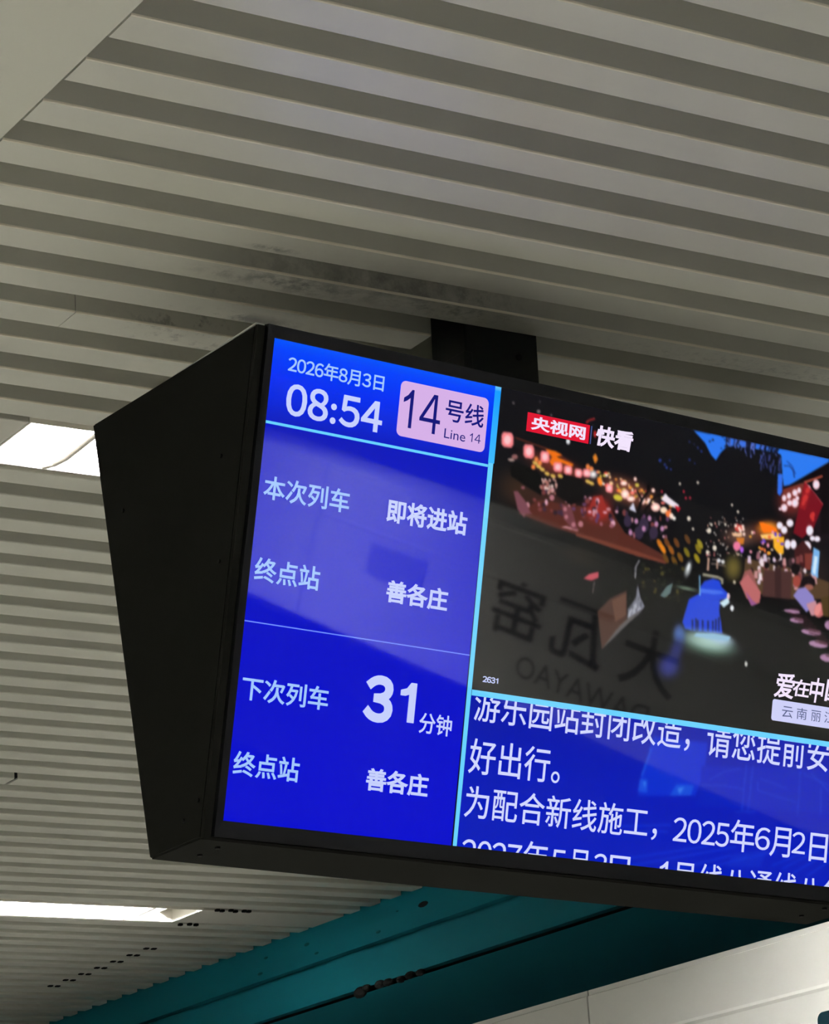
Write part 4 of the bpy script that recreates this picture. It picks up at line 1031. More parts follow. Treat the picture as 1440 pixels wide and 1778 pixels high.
 (0,(60,40,44),[[9343,1984],[9339,2009],[9324,2026],[9303,2029],[9285,2017],[9276,1994],[9279,1969],[9295,1952],[9316,1949],[9334,1961]]),
 (0,(232,214,220),[[9037,1762],[9096,1750],[9121,1869],[9041,1873]]),
 (0,(214,190,210),[[9348,1730],[9344,1755],[9329,1772],[9308,1775],[9290,1763],[9281,1740],[9284,1715],[9300,1698],[9321,1695],[9339,1707]]),
 (0,(60,40,44),[[9787,1956],[9848,1943],[9874,2064],[9792,2068]]),
 (0,(60,40,44),[[9747,1847],[9743,1872],[9728,1889],[9706,1892],[9688,1880],[9679,1857],[9683,1832],[9698,1815],[9719,1812],[9738,1824]]),
 (0,(232,214,220),[[9027,1983],[9087,1971],[9112,2090],[9032,2094]]),
 (0,(214,190,210),[[9374,2099],[9370,2124],[9355,2141],[9334,2144],[9316,2132],[9307,2109],[9311,2084],[9326,2067],[9347,2064],[9365,2076]]),
 (0,(214,190,210),[[9088,1681],[9148,1668],[9173,1788],[9093,1792]]),
 (0,(196,140,140),[[9464,1961],[9460,1986],[9445,2003],[9424,2006],[9406,1994],[9397,1971],[9400,1946],[9416,1929],[9437,1926],[9455,1938]]),
 (0,(120,60,60),[[10014,1895],[10076,1883],[10101,2004],[10019,2008]]),
 (0,(20,14,16),[[9430,1674],[9423,1706],[9399,1729],[9366,1733],[9337,1719],[9324,1690],[9330,1658],[9355,1635],[9388,1630],[9416,1645]]),
 (0,(20,14,16),[[9787,1773],[9780,1805],[9755,1828],[9722,1832],[9693,1817],[9679,1788],[9686,1756],[9711,1734],[9744,1729],[9773,1744]]),
 (0,(20,14,16),[[9227,1835],[9220,1866],[9195,1889],[9163,1894],[9134,1879],[9121,1850],[9128,1818],[9152,1796],[9185,1791],[9213,1806]]),
 (0,(20,14,16),[[9634,1626],[9627,1658],[9603,1680],[9570,1685],[9541,1670],[9527,1641],[9534,1609],[9559,1587],[9592,1582],[9621,1597]]),
 (0,(74,46,44),[[9134,1923],[9692,1862],[9714,2290],[9130,2333]]),
 (0,(58,36,36),[[9334,1857],[9468,1837],[9518,2298],[9397,2315]]),
 (0,(150,88,84),[[8741,1997],[8868,1942],[9088,2283],[9110,2373],[8823,2412],[8678,2192]]),
 (0,(186,104,104),[[8653,2180],[8805,2029],[9098,2267],[9093,2435],[8930,2503]]),
 (0,(150,86,140),[[8786,2291],[8945,2418],[9047,2460],[8931,2509]]),
 (0,(22,14,18),[[10193,1984],[10157,2046],[10076,2084],[9982,2084],[9911,2047],[9889,1986],[9925,1925],[10006,1887],[10100,1886],[10172,1923]]),
 (0,(150,92,80),[[10160,2044],[10144,2075],[10097,2100],[10036,2108],[9985,2097],[9963,2072],[9979,2041],[10026,2016],[10087,2008],[10138,2018]]),
 (0,(140,130,196),[[9855,2106],[9988,2068],[10162,2176],[10237,2298],[10054,2454],[9757,2232]]),
 (0,(196,140,150),[[10040,2324],[10231,2242],[10305,2458],[10159,2497]]),
 (0,(200,110,110),[[10434,2388],[10395,2460],[10328,2501],[10259,2496],[10213,2448],[10209,2373],[10248,2302],[10315,2260],[10384,2265],[10430,2313]]),
 (0,(226,140,136),[[10347,2380],[10320,2442],[10279,2478],[10240,2475],[10217,2435],[10220,2372],[10247,2311],[10287,2275],[10327,2277],[10349,2318]]),
 (0,(158,70,60),[[9889,1988],[9879,2045],[9842,2084],[9790,2091],[9745,2063],[9723,2011],[9733,1955],[9771,1915],[9822,1908],[9868,1936]]),
 (0,(20,14,16),[[9850,1805],[9838,1856],[9797,1891],[9743,1899],[9696,1876],[9674,1830],[9686,1780],[9726,1744],[9781,1736],[9828,1760]]),
 (0,(76,58,30),[[10326,2191],[10495,2130],[10532,2466],[10406,2464]]),
 (0,(168,126,160),[[9936,2474],[9901,2491],[9812,2504],[9703,2507],[9616,2499],[9584,2484],[9619,2466],[9707,2454],[9816,2451],[9903,2458]]),
 (0,(96,62,76),[[9941,2438],[9916,2445],[9854,2451],[9778,2453],[9717,2451],[9694,2445],[9718,2437],[9780,2432],[9856,2429],[9917,2432]]),
 (0,(168,126,160),[[10024,2602],[9993,2627],[9916,2644],[9822,2647],[9748,2634],[9721,2610],[9752,2585],[9828,2568],[9922,2566],[9997,2579]]),
 (0,(96,62,76),[[10037,2566],[10016,2576],[9962,2583],[9896,2585],[9843,2581],[9824,2571],[9845,2561],[9898,2554],[9964,2552],[10017,2556]]),
 (0,(168,126,160),[[10403,2742],[10359,2771],[10249,2792],[10115,2795],[10009,2780],[9970,2752],[10013,2723],[10122,2702],[10257,2699],[10364,2714]]),
 (0,(96,62,76),[[10397,2705],[10367,2718],[10290,2727],[10196,2729],[10121,2724],[10092,2713],[10122,2701],[10199,2692],[10293,2689],[10368,2695]]),
 (0,(168,126,160),[[10562,2909],[10520,2943],[10414,2966],[10286,2968],[10184,2950],[10147,2918],[10189,2884],[10294,2861],[10422,2858],[10525,2876]]),
 (0,(96,62,76),[[10558,2872],[10529,2886],[10456,2896],[10366,2898],[10294,2892],[10267,2879],[10296,2865],[10369,2855],[10459,2853],[10531,2860]]),
 (0,(168,126,160),[[10749,3098],[10713,3137],[10624,3162],[10516,3164],[10431,3142],[10401,3105],[10437,3067],[10526,3042],[10633,3040],[10719,3061]]),
 (0,(96,62,76),[[10756,3062],[10731,3077],[10670,3088],[10594,3089],[10534,3081],[10512,3067],[10536,3051],[10598,3041],[10673,3039],[10734,3047]]),
 (0,(168,126,160),[[10644,2584],[10622,2629],[10570,2658],[10508,2659],[10461,2633],[10445,2589],[10468,2544],[10519,2516],[10581,2514],[10629,2540]]),
 (0,(96,62,76),[[10673,2547],[10659,2565],[10623,2577],[10580,2578],[10546,2568],[10534,2551],[10549,2532],[10584,2521],[10627,2519],[10661,2529]]),
 (0,(66,34,42),[[9662,2514],[10086,2533],[10089,2518],[9665,2499]]),
 (0,(66,34,42),[[9741,2556],[10155,2576],[10158,2561],[9744,2541]]),
 (0,(66,34,42),[[9819,2598],[10225,2619],[10228,2604],[9823,2583]]),
 (0,(66,34,42),[[9898,2640],[10294,2663],[10298,2648],[9902,2625]]),
 (0,(66,34,42),[[9977,2682],[10364,2707],[10367,2691],[9981,2667]]),
 (0,(66,34,42),[[10056,2724],[10434,2750],[10437,2735],[10060,2709]]),
 (0,(66,34,42),[[10135,2766],[10504,2794],[10508,2779],[10139,2751]]),
 (0,(66,34,42),[[10215,2809],[10574,2838],[10578,2823],[10219,2794]]),
 (0,(66,34,42),[[10294,2851],[10644,2881],[10648,2866],[10298,2836]]),
 (0,(66,34,42),[[10374,2894],[10714,2925],[10718,2910],[10378,2879]]),
 (0,(36,70,214),[[7969,2258],[8128,2195],[8261,2208],[8319,2301],[8459,2383],[8443,2450],[8305,2505],[8314,2688],[8365,2829],[8408,2998],[7937,3032],[7678,3029],[7609,2929],[7697,2570],[7896,2452],[7907,2340]]),
 (0,(70,110,232),[[7911,2376],[8313,2357],[8389,2393],[8178,2431],[7918,2439]]),
 (0,(16,20,50),[[7790,2868],[7815,2865],[7831,3046],[7812,3048]]),
 (0,(16,20,50),[[7857,2841],[7883,2838],[7900,3037],[7882,3039]]),
 (0,(16,20,50),[[7895,2864],[7920,2860],[7935,3032],[7916,3034]]),
 (0,(16,20,50),[[7988,2851],[8014,2848],[8028,3020],[8009,3022]]),
 (0,(16,20,50),[[8094,2846],[8120,2843],[8133,3006],[8114,3009]]),
 (0,(16,20,50),[[8187,2834],[8213,2830],[8226,2994],[8208,2996]]),
 (0,(16,20,50),[[8243,2799],[8269,2796],[8285,2986],[8266,2989]]),
 (0,(16,20,50),[[8298,2764],[8324,2761],[8344,2979],[8325,2981]]),
 (0,(140,200,240),[[7854,2183],[7893,2489],[7916,2485],[7877,2179]]),
 (0,(150,145,125),[[7920,2186],[8241,2186],[8246,2142],[7926,2141]]),
 (0,(150,145,125),[[8231,2185],[8310,2210],[8336,2169],[8257,2144]]),
 (0,(150,145,125),[[8288,2176],[8297,2258],[8344,2251],[8335,2170]]),
 (0,(200,226,236),[[8298,2543],[8464,2428],[8498,2516],[8388,2605]]),
 (0,(230,200,205),[[8496,2415],[8493,2446],[8479,2466],[8458,2469],[8440,2453],[8430,2424],[8433,2393],[8448,2372],[8468,2370],[8487,2386]]),
 (0,(236,240,244),[[8592,2586],[8588,2615],[8571,2635],[8548,2638],[8527,2623],[8516,2597],[8521,2568],[8538,2548],[8561,2545],[8582,2560]]),
 (0,(210,212,205),[[8954,3398],[8951,3424],[8939,3442],[8921,3444],[8905,3430],[8897,3405],[8899,3379],[8912,3361],[8929,3359],[8945,3373]]),
 (1,(60,84,70),(12,11,14),[8126,3245],[[8897,3294],[8800,3385],[8570,3447],[8253,3469],[7914,3447],[7619,3385],[7426,3296],[7370,3197],[7463,3107],[7687,3045],[8000,3021],[8340,3042],[8640,3103],[8840,3193]]),
 (1,(168,200,190),(26,36,40),[8140,3152],[[8840,3195],[8753,3275],[8544,3329],[8256,3348],[7948,3328],[7679,3274],[7503,3195],[7451,3109],[7535,3030],[7739,2976],[8023,2956],[8333,2974],[8606,3028],[8787,3107]]),
 (1,(176,204,224),(60,96,140),[8370,3085],[[8721,3107],[8675,3157],[8569,3193],[8424,3208],[8268,3198],[8134,3166],[8046,3118],[8022,3064],[8067,3014],[8172,2978],[8316,2963],[8472,2972],[8608,3004],[8697,3052]]),
 (0,(150,190,215),[[7893,3056],[8244,3019],[8578,3022],[8539,3100],[8112,3119],[7852,3116]]),
 (1,(74,104,170),(12,11,14),[7571,3116],[[7733,3095],[7727,3190],[7691,3271],[7631,3321],[7559,3330],[7490,3297],[7437,3228],[7410,3137],[7416,3042],[7452,2961],[7512,2911],[7584,2901],[7653,2934],[7706,3003]]),
 (1,(44,50,124),(12,11,14),[7430,3624],[[7720,3668],[7655,3772],[7545,3846],[7413,3875],[7285,3855],[7186,3789],[7135,3691],[7143,3579],[7207,3476],[7316,3402],[7447,3371],[7576,3391],[7676,3457],[7728,3556]]),
 (1,(34,40,100),(12,11,14),[7542,3374],[[7724,3389],[7681,3497],[7611,3581],[7528,3623],[7447,3617],[7385,3562],[7354,3470],[7361,3360],[7403,3252],[7472,3168],[7556,3124],[7637,3131],[7699,3185],[7730,3277]]),
 (1,(96,116,96),(12,11,14),[7633,2415],[[7933,2423],[7901,2439],[7815,2451],[7694,2456],[7561,2452],[7442,2441],[7362,2425],[7335,2407],[7367,2391],[7452,2379],[7573,2374],[7706,2377],[7825,2388],[7906,2404]]),
 (0,(84,40,32),[[4399,1772],[4735,1516],[5421,1495],[6063,1455],[6370,1755],[7111,1967],[7195,2112],[6150,2021],[5524,1925],[5039,1870]]),
 (0,(112,56,42),[[5466,1889],[6033,1939],[6654,2000],[7192,2067],[7208,2101],[6662,2071],[6040,2000],[5472,1941]]),
 (1,(170,42,36),(84,40,32),[5849,1480],[[6191,1427],[6169,1543],[6085,1646],[5953,1716],[5802,1739],[5661,1711],[5557,1637],[5511,1532],[5532,1417],[5615,1314],[5745,1244],[5897,1220],[6039,1247],[6144,1321]]),
 (0,(150,44,38),[[5722,1310],[5890,1266],[6025,1504],[5648,1605]]),
 (1,(30,26,22),(12,11,14),[5611,2212],[[6229,2299],[6136,2386],[5940,2438],[5679,2445],[5406,2406],[5176,2329],[5032,2229],[5002,2126],[5091,2040],[5284,1987],[5542,1979],[5816,2017],[6050,2093],[6198,2194]]),
 (0,(60,40,60),[[5169,1527],[5168,1550],[5159,1566],[5147,1568],[5136,1555],[5129,1533],[5130,1510],[5139,1494],[5151,1492],[5163,1505]]),
 (0,(40,28,40),[[6165,1685],[6162,1699],[6150,1709],[6134,1711],[6120,1705],[6114,1693],[6118,1680],[6129,1670],[6145,1667],[6159,1673]]),
 (0,(120,60,60),[[5933,1667],[5930,1680],[5920,1689],[5906,1691],[5894,1685],[5888,1674],[5891,1661],[5902,1652],[5916,1650],[5928,1655]]),
 (0,(150,86,100),[[7177,1707],[7177,1735],[7169,1754],[7157,1755],[7145,1740],[7138,1713],[7139,1685],[7147,1667],[7159,1665],[7171,1681]]),
 (0,(190,130,140),[[5603,1338],[5599,1350],[5588,1358],[5574,1361],[5561,1356],[5555,1346],[5559,1334],[5570,1326],[5584,1324],[5597,1328]]),
 (0,(150,86,100),[[4868,1311],[4865,1324],[4856,1332],[4844,1334],[4833,1329],[4828,1318],[4830,1305],[4840,1296],[4852,1294],[4863,1300]]),
 (0,(120,60,60),[[5613,1633],[5608,1645],[5593,1655],[5572,1658],[5555,1653],[5548,1643],[5553,1631],[5568,1622],[5588,1619],[5605,1623]]),
 (0,(120,60,60),[[7032,1438],[7032,1464],[7025,1481],[7015,1482],[7005,1468],[6999,1443],[6999,1417],[7006,1401],[7016,1399],[7026,1413]]),
 (0,(216,160,180),[[6180,1640],[6174,1669],[6154,1689],[6126,1693],[6102,1680],[6090,1654],[6096,1625],[6116,1605],[6144,1600],[6168,1614]]),
 (0,(190,130,140),[[4590,1616],[4586,1644],[4568,1664],[4544,1667],[4522,1654],[4512,1629],[4516,1601],[4534,1582],[4558,1578],[4579,1591]]),
 (0,(120,60,60),[[5773,1629],[5766,1646],[5745,1659],[5718,1663],[5694,1657],[5684,1643],[5691,1626],[5712,1613],[5739,1609],[5763,1615]]),
 (0,(216,160,180),[[4909,1526],[4906,1553],[4894,1572],[4875,1575],[4859,1561],[4850,1535],[4853,1507],[4865,1488],[4884,1486],[4900,1500]]),
 (0,(120,60,60),[[5671,1387],[5665,1413],[5644,1431],[5615,1435],[5590,1424],[5579,1402],[5585,1377],[5606,1358],[5635,1354],[5660,1365]]),
 (0,(60,40,60),[[4879,1356],[4877,1385],[4866,1405],[4849,1407],[4833,1392],[4824,1364],[4826,1335],[4838,1316],[4855,1313],[4871,1328]]),
 (0,(150,86,100),[[5834,1443],[5832,1464],[5821,1479],[5807,1481],[5793,1470],[5786,1450],[5788,1429],[5799,1414],[5814,1412],[5827,1423]]),
 (0,(190,130,140),[[5011,1330],[5006,1354],[4987,1372],[4962,1376],[4939,1365],[4929,1344],[4934,1320],[4953,1302],[4979,1298],[5001,1309]]),
 (0,(190,130,140),[[6073,1447],[6066,1464],[6045,1476],[6018,1481],[5995,1475],[5984,1461],[5991,1444],[6012,1431],[6039,1427],[6063,1433]]),
 (0,(60,40,60),[[5598,1364],[5594,1377],[5581,1386],[5564,1389],[5549,1384],[5542,1373],[5546,1361],[5559,1351],[5577,1349],[5592,1354]]),
 (0,(150,86,100),[[6580,1758],[6578,1788],[6566,1808],[6548,1811],[6532,1795],[6524,1766],[6526,1736],[6538,1716],[6555,1714],[6571,1730]]),
 (0,(150,86,100),[[4770,1579],[4769,1598],[4760,1611],[4749,1613],[4738,1603],[4732,1585],[4734,1565],[4742,1552],[4753,1550],[4764,1560]]),
 (0,(60,40,60),[[6605,1682],[6603,1703],[6591,1718],[6574,1721],[6559,1710],[6552,1690],[6555,1668],[6567,1653],[6583,1651],[6598,1662]]),
 (0,(120,60,60),[[4819,1644],[4814,1663],[4796,1677],[4772,1681],[4752,1673],[4743,1656],[4748,1638],[4766,1624],[4789,1620],[4810,1628]]),
 (0,(190,130,140),[[5787,1555],[5786,1584],[5774,1604],[5758,1606],[5743,1591],[5735,1564],[5736,1535],[5748,1515],[5764,1513],[5779,1528]]),
 (0,(60,40,60),[[4893,1634],[4889,1654],[4874,1668],[4854,1672],[4836,1662],[4828,1645],[4832,1625],[4847,1610],[4867,1607],[4885,1616]]),
 (0,(216,160,180),[[5702,1339],[5697,1351],[5683,1360],[5664,1363],[5648,1359],[5641,1349],[5646,1337],[5660,1328],[5679,1325],[5695,1329]]),
 (0,(60,40,60),[[4459,1264],[4453,1275],[4437,1283],[4416,1287],[4398,1283],[4390,1275],[4396,1264],[4412,1255],[4433,1251],[4451,1255]]),
 (0,(40,28,40),[[7071,1651],[7070,1672],[7063,1685],[7052,1687],[7042,1676],[7036,1656],[7037,1635],[7044,1621],[7055,1620],[7066,1631]]),
 (0,(120,60,60),[[5015,1632],[5012,1647],[4999,1657],[4983,1660],[4968,1653],[4962,1640],[4965,1626],[4978,1615],[4994,1613],[5008,1619]]),
 (0,(96,60,96),[[5614,1446],[5608,1461],[5589,1473],[5564,1477],[5543,1471],[5533,1458],[5539,1443],[5559,1431],[5584,1427],[5605,1433]]),
 (0,(190,130,140),[[6976,1681],[6971,1707],[6950,1726],[6923,1730],[6899,1718],[6887,1694],[6893,1668],[6913,1649],[6941,1645],[6965,1657]]),
 (0,(40,28,40),[[6899,1763],[6897,1792],[6887,1811],[6872,1814],[6857,1798],[6849,1770],[6851,1741],[6861,1722],[6877,1720],[6891,1735]]),
 (0,(150,86,100),[[5948,1690],[5944,1707],[5930,1720],[5911,1723],[5895,1715],[5887,1699],[5891,1681],[5905,1669],[5924,1666],[5941,1674]]),
 (0,(150,86,100),[[6739,1489],[6733,1509],[6713,1523],[6686,1527],[6663,1519],[6653,1503],[6659,1483],[6679,1469],[6706,1465],[6729,1473]]),
 (0,(60,40,60),[[6215,1421],[6214,1452],[6205,1472],[6191,1474],[6177,1457],[6169,1428],[6170,1398],[6180,1378],[6194,1376],[6207,1392]]),
 (0,(216,160,180),[[4937,1353],[4936,1371],[4928,1383],[4917,1385],[4907,1376],[4901,1358],[4903,1340],[4910,1328],[4922,1326],[4932,1336]]),
 (0,(150,86,100),[[6160,1684],[6153,1703],[6131,1717],[6101,1721],[6076,1714],[6065,1699],[6072,1680],[6095,1666],[6124,1662],[6149,1669]]),
 (0,(40,28,40),[[5803,1486],[5797,1505],[5777,1520],[5750,1524],[5728,1516],[5717,1499],[5723,1480],[5744,1465],[5770,1461],[5793,1469]]),
 (0,(96,60,96),[[6499,1700],[6495,1717],[6481,1730],[6463,1733],[6447,1725],[6440,1708],[6443,1691],[6457,1678],[6475,1675],[6491,1684]]),
 (0,(120,60,60),[[4699,1521],[4694,1537],[4678,1549],[4656,1553],[4638,1546],[4629,1532],[4634,1516],[4651,1503],[4672,1500],[4691,1507]]),
 (0,(120,60,60),[[6372,1453],[6367,1483],[6348,1505],[6322,1509],[6299,1494],[6287,1466],[6292,1436],[6311,1415],[6337,1411],[6360,1426]]),
 (0,(190,130,140),[[5324,1535],[5323,1564],[5312,1583],[5295,1585],[5280,1570],[5272,1543],[5274,1515],[5285,1496],[5301,1494],[5316,1508]]),
 (0,(96,60,96),[[5318,1601],[5312,1615],[5293,1625],[5269,1629],[5249,1624],[5240,1614],[5246,1600],[5265,1590],[5289,1586],[5309,1590]]),
 (0,(40,28,40),[[6720,1533],[6716,1552],[6702,1565],[6683,1568],[6666,1559],[6658,1542],[6662,1523],[6676,1510],[6695,1507],[6712,1516]]),
 (0,(60,40,60),[[5593,1607],[5590,1621],[5578,1631],[5562,1633],[5548,1627],[5542,1615],[5545,1601],[5557,1591],[5573,1589],[5587,1595]]),
 (0,(190,130,140),[[6508,1542],[6507,1567],[6498,1583],[6484,1585],[6472,1572],[6465,1549],[6466,1525],[6476,1509],[6489,1507],[6502,1519]]),
 (0,(96,60,96),[[6142,1592],[6134,1605],[6112,1616],[6084,1620],[6060,1616],[6050,1606],[6057,1593],[6079,1583],[6108,1578],[6132,1582]]),
 (0,(216,160,180),[[5846,1358],[5842,1385],[5825,1404],[5803,1408],[5783,1394],[5773,1369],[5777,1342],[5793,1323],[5816,1319],[5836,1333]]),
 (0,(60,40,60),[[5223,1632],[5217,1662],[5197,1683],[5170,1687],[5146,1673],[5134,1646],[5139,1617],[5159,1596],[5187,1592],[5211,1606]]),
 (0,(60,40,60),[[5625,1563],[5624,1579],[5616,1590],[5605,1592],[5594,1583],[5589,1569],[5591,1553],[5599,1542],[5610,1540],[5620,1548]]),
 (0,(96,60,96),[[6737,1461],[6734,1486],[6720,1503],[6701,1506],[6684,1493],[6675,1471],[6679,1446],[6692,1429],[6711,1426],[6728,1438]]),
 (0,(216,160,180),[[5555,1543],[5553,1554],[5544,1562],[5531,1564],[5521,1559],[5516,1549],[5518,1538],[5527,1530],[5540,1528],[5550,1533]]),
 (0,(96,60,96),[[5878,1578],[5875,1609],[5860,1629],[5839,1633],[5821,1617],[5811,1589],[5814,1558],[5829,1537],[5849,1534],[5868,1550]]),
 (0,(120,60,60),[[4849,1313],[4844,1344],[4825,1365],[4798,1369],[4774,1355],[4763,1327],[4768,1297],[4787,1276],[4814,1271],[4838,1286]]),
 (0,(120,60,60),[[6907,1551],[6903,1575],[6887,1592],[6866,1596],[6847,1584],[6838,1562],[6842,1538],[6858,1521],[6879,1518],[6898,1530]]),
 (0,(216,160,180),[[6008,1505],[6001,1517],[5981,1527],[5956,1530],[5935,1527],[5926,1518],[5933,1506],[5952,1496],[5977,1492],[5999,1496]]),
 (0,(120,60,60),[[6977,1563],[6972,1594],[6954,1616],[6929,1619],[6907,1604],[6896,1576],[6900,1545],[6919,1523],[6943,1519],[6966,1535]]),
 (0,(216,160,180),[[6213,1462],[6209,1476],[6195,1487],[6177,1490],[6161,1484],[6153,1471],[6157,1456],[6171,1446],[6190,1443],[6206,1449]]),
 (0,(40,28,40),[[4864,1566],[4861,1586],[4848,1599],[4830,1602],[4814,1593],[4807,1575],[4810,1556],[4823,1542],[4841,1540],[4857,1549]]),
 (0,(96,60,96),[[5426,1541],[5420,1558],[5401,1571],[5376,1575],[5354,1568],[5344,1553],[5350,1536],[5370,1523],[5395,1519],[5416,1526]]),
 (0,(40,28,40),[[6078,1547],[6077,1574],[6069,1593],[6058,1594],[6046,1579],[6039,1552],[6040,1525],[6048,1506],[6059,1505],[6071,1520]]),
 (0,(40,28,40),[[6111,1536],[6107,1556],[6091,1569],[6071,1573],[6053,1564],[6045,1547],[6049,1527],[6064,1514],[6085,1511],[6102,1519]]),
 (0,(96,60,96),[[5852,1649],[5849,1674],[5837,1692],[5820,1695],[5804,1681],[5796,1657],[5799,1631],[5811,1614],[5828,1611],[5844,1624]]),
 (0,(150,86,100),[[4474,1378],[4468,1391],[4451,1401],[4430,1404],[4411,1400],[4403,1389],[4408,1376],[4425,1366],[4447,1363],[4466,1367]]),
 (0,(120,60,60),[[5422,1478],[5415,1491],[5395,1502],[5370,1506],[5348,1502],[5339,1491],[5346,1478],[5365,1467],[5391,1463],[5413,1467]]),
 (0,(120,60,60),[[4853,1394],[4848,1413],[4831,1426],[4808,1430],[4788,1422],[4778,1406],[4784,1387],[4801,1373],[4824,1369],[4844,1377]]),
 (0,(60,40,60),[[6400,1460],[6398,1486],[6386,1504],[6369,1507],[6353,1493],[6345,1468],[6347,1442],[6359,1424],[6376,1422],[6392,1435]]),
 (0,(150,86,100),[[5610,1519],[5609,1540],[5601,1553],[5590,1555],[5579,1544],[5573,1525],[5574,1504],[5582,1490],[5594,1489],[5605,1499]]),
 (0,(60,40,60),[[4559,1324],[4554,1349],[4537,1368],[4514,1371],[4493,1359],[4483,1336],[4487,1311],[4505,1292],[4528,1289],[4549,1301]]),
 (0,(216,160,180),[[7132,1700],[7129,1715],[7118,1725],[7104,1727],[7091,1720],[7085,1707],[7088,1692],[7099,1681],[7113,1679],[7126,1686]]),
 (0,(60,40,60),[[5147,1637],[5143,1658],[5130,1673],[5112,1676],[5096,1666],[5088,1646],[5092,1625],[5105,1610],[5123,1608],[5139,1618]]),
 (0,(40,28,40),[[5819,1387],[5819,1410],[5813,1425],[5803,1427],[5793,1414],[5787,1392],[5788,1368],[5794,1353],[5804,1352],[5814,1364]]),
 (0,(40,28,40),[[5091,1650],[5087,1670],[5071,1685],[5049,1688],[5030,1679],[5021,1660],[5025,1640],[5041,1625],[5063,1622],[5082,1631]]),
 (0,(60,40,60),[[4765,1377],[4759,1398],[4738,1414],[4710,1418],[4687,1410],[4676,1391],[4682,1370],[4703,1354],[4730,1349],[4754,1358]]),
 (0,(190,130,140),[[5831,1517],[5828,1541],[5816,1558],[5799,1560],[5784,1548],[5776,1525],[5779,1501],[5791,1485],[5808,1482],[5823,1495]]),
 (0,(216,160,180),[[5722,1541],[5717,1556],[5699,1567],[5677,1570],[5658,1565],[5649,1553],[5655,1538],[5672,1527],[5694,1523],[5714,1529]]),
 (0,(40,28,40),[[6945,1469],[6941,1498],[6926,1519],[6904,1522],[6885,1507],[6875,1479],[6878,1450],[6894,1429],[6915,1426],[6935,1441]]),
 (0,(190,130,140),[[7168,1551],[7163,1567],[7145,1579],[7121,1582],[7101,1576],[7092,1562],[7098,1546],[7116,1534],[7139,1531],[7159,1537]]),
 (0,(96,60,96),[[5564,1550],[5563,1576],[5554,1593],[5540,1595],[5527,1581],[5520,1557],[5521,1532],[5530,1514],[5544,1512],[5557,1526]]),
 (0,(96,60,96),[[7186,1420],[7182,1447],[7168,1466],[7148,1469],[7130,1455],[7120,1430],[7124,1403],[7138,1384],[7158,1381],[7177,1395]]),
 (0,(216,160,180),[[5779,1514],[5777,1530],[5769,1540],[5758,1542],[5748,1534],[5742,1519],[5744,1503],[5752,1493],[5763,1491],[5774,1499]]),
 (0,(52,40,62),[[6812,1575],[6801,1646],[6757,1695],[6696,1704],[6643,1670],[6616,1605],[6627,1534],[6671,1485],[6732,1475],[6785,1510]]),
 (0,(52,40,62),[[6727,1701],[6717,1764],[6678,1808],[6624,1816],[6577,1785],[6553,1727],[6563,1665],[6602,1621],[6656,1613],[6703,1643]]),
 (0,(52,40,62),[[6999,1660],[6989,1723],[6950,1767],[6896,1775],[6848,1745],[6824,1687],[6834,1624],[6874,1580],[6928,1571],[6975,1602]]),
 (0,(52,40,62),[[6480,1565],[6471,1620],[6437,1658],[6391,1665],[6349,1638],[6329,1588],[6337,1533],[6371,1494],[6418,1487],[6459,1514]]),
 (0,(186,130,170),[[6604,1546],[6600,1572],[6583,1590],[6559,1594],[6539,1581],[6528,1557],[6533,1531],[6550,1513],[6573,1509],[6594,1522]]),
 (0,(186,130,170),[[6758,1636],[6753,1662],[6736,1680],[6713,1684],[6692,1671],[6682,1647],[6686,1621],[6703,1602],[6727,1599],[6748,1611]]),
 (0,(186,130,170),[[6990,1531],[6985,1557],[6968,1575],[6944,1579],[6924,1566],[6913,1542],[6918,1516],[6935,1497],[6959,1494],[6980,1506]]),
 (0,(186,130,170),[[7107,1583],[7103,1609],[7085,1628],[7062,1631],[7041,1619],[7030,1594],[7035,1568],[7052,1549],[7076,1546],[7097,1559]]),
 (0,(186,130,170),[[6515,1733],[6511,1759],[6494,1778],[6471,1781],[6450,1768],[6440,1744],[6444,1718],[6461,1700],[6485,1696],[6505,1709]]),
 (0,(186,130,170),[[6849,1465],[6845,1491],[6827,1509],[6804,1513],[6783,1500],[6773,1476],[6777,1450],[6795,1431],[6818,1428],[6839,1440]]),
 (0,(206,206,226),[[6480,1278],[6552,1423],[6406,1394]]),
 (0,(118,70,80),[[4276,1459],[4350,1447],[4506,1573],[4610,1716],[4659,1729],[4528,1763],[4513,1819],[4381,1716]]),
 (0,(176,120,126),[[5174,1851],[5497,1868],[5509,1836],[5280,1817]]),
 (0,(110,60,66),[[5156,1507],[5336,1532],[5506,1845],[5395,1844],[5226,1727]]),
 (0,(176,112,122),[[5265,1570],[5261,1591],[5245,1606],[5223,1609],[5205,1599],[5196,1581],[5200,1560],[5216,1545],[5237,1542],[5256,1551]]),
 (0,(176,112,122),[[5300,1680],[5296,1701],[5280,1716],[5258,1719],[5239,1710],[5230,1691],[5235,1670],[5251,1655],[5272,1652],[5291,1662]]),
 (0,(176,112,122),[[5449,1774],[5444,1797],[5426,1814],[5401,1818],[5380,1807],[5370,1786],[5375,1762],[5393,1745],[5417,1742],[5439,1753]]),
 (0,(176,112,122),[[5588,1744],[5582,1772],[5560,1793],[5530,1797],[5504,1784],[5491,1758],[5498,1730],[5520,1709],[5550,1705],[5576,1718]]),
 (0,(176,112,122),[[5265,1454],[5262,1469],[5250,1481],[5234,1483],[5220,1476],[5213,1462],[5216,1446],[5228,1435],[5244,1433],[5258,1440]]),
 (0,(176,112,122),[[5020,1439],[5014,1467],[4992,1488],[4963,1492],[4937,1479],[4925,1454],[4931,1425],[4953,1405],[4982,1400],[5008,1413]]),
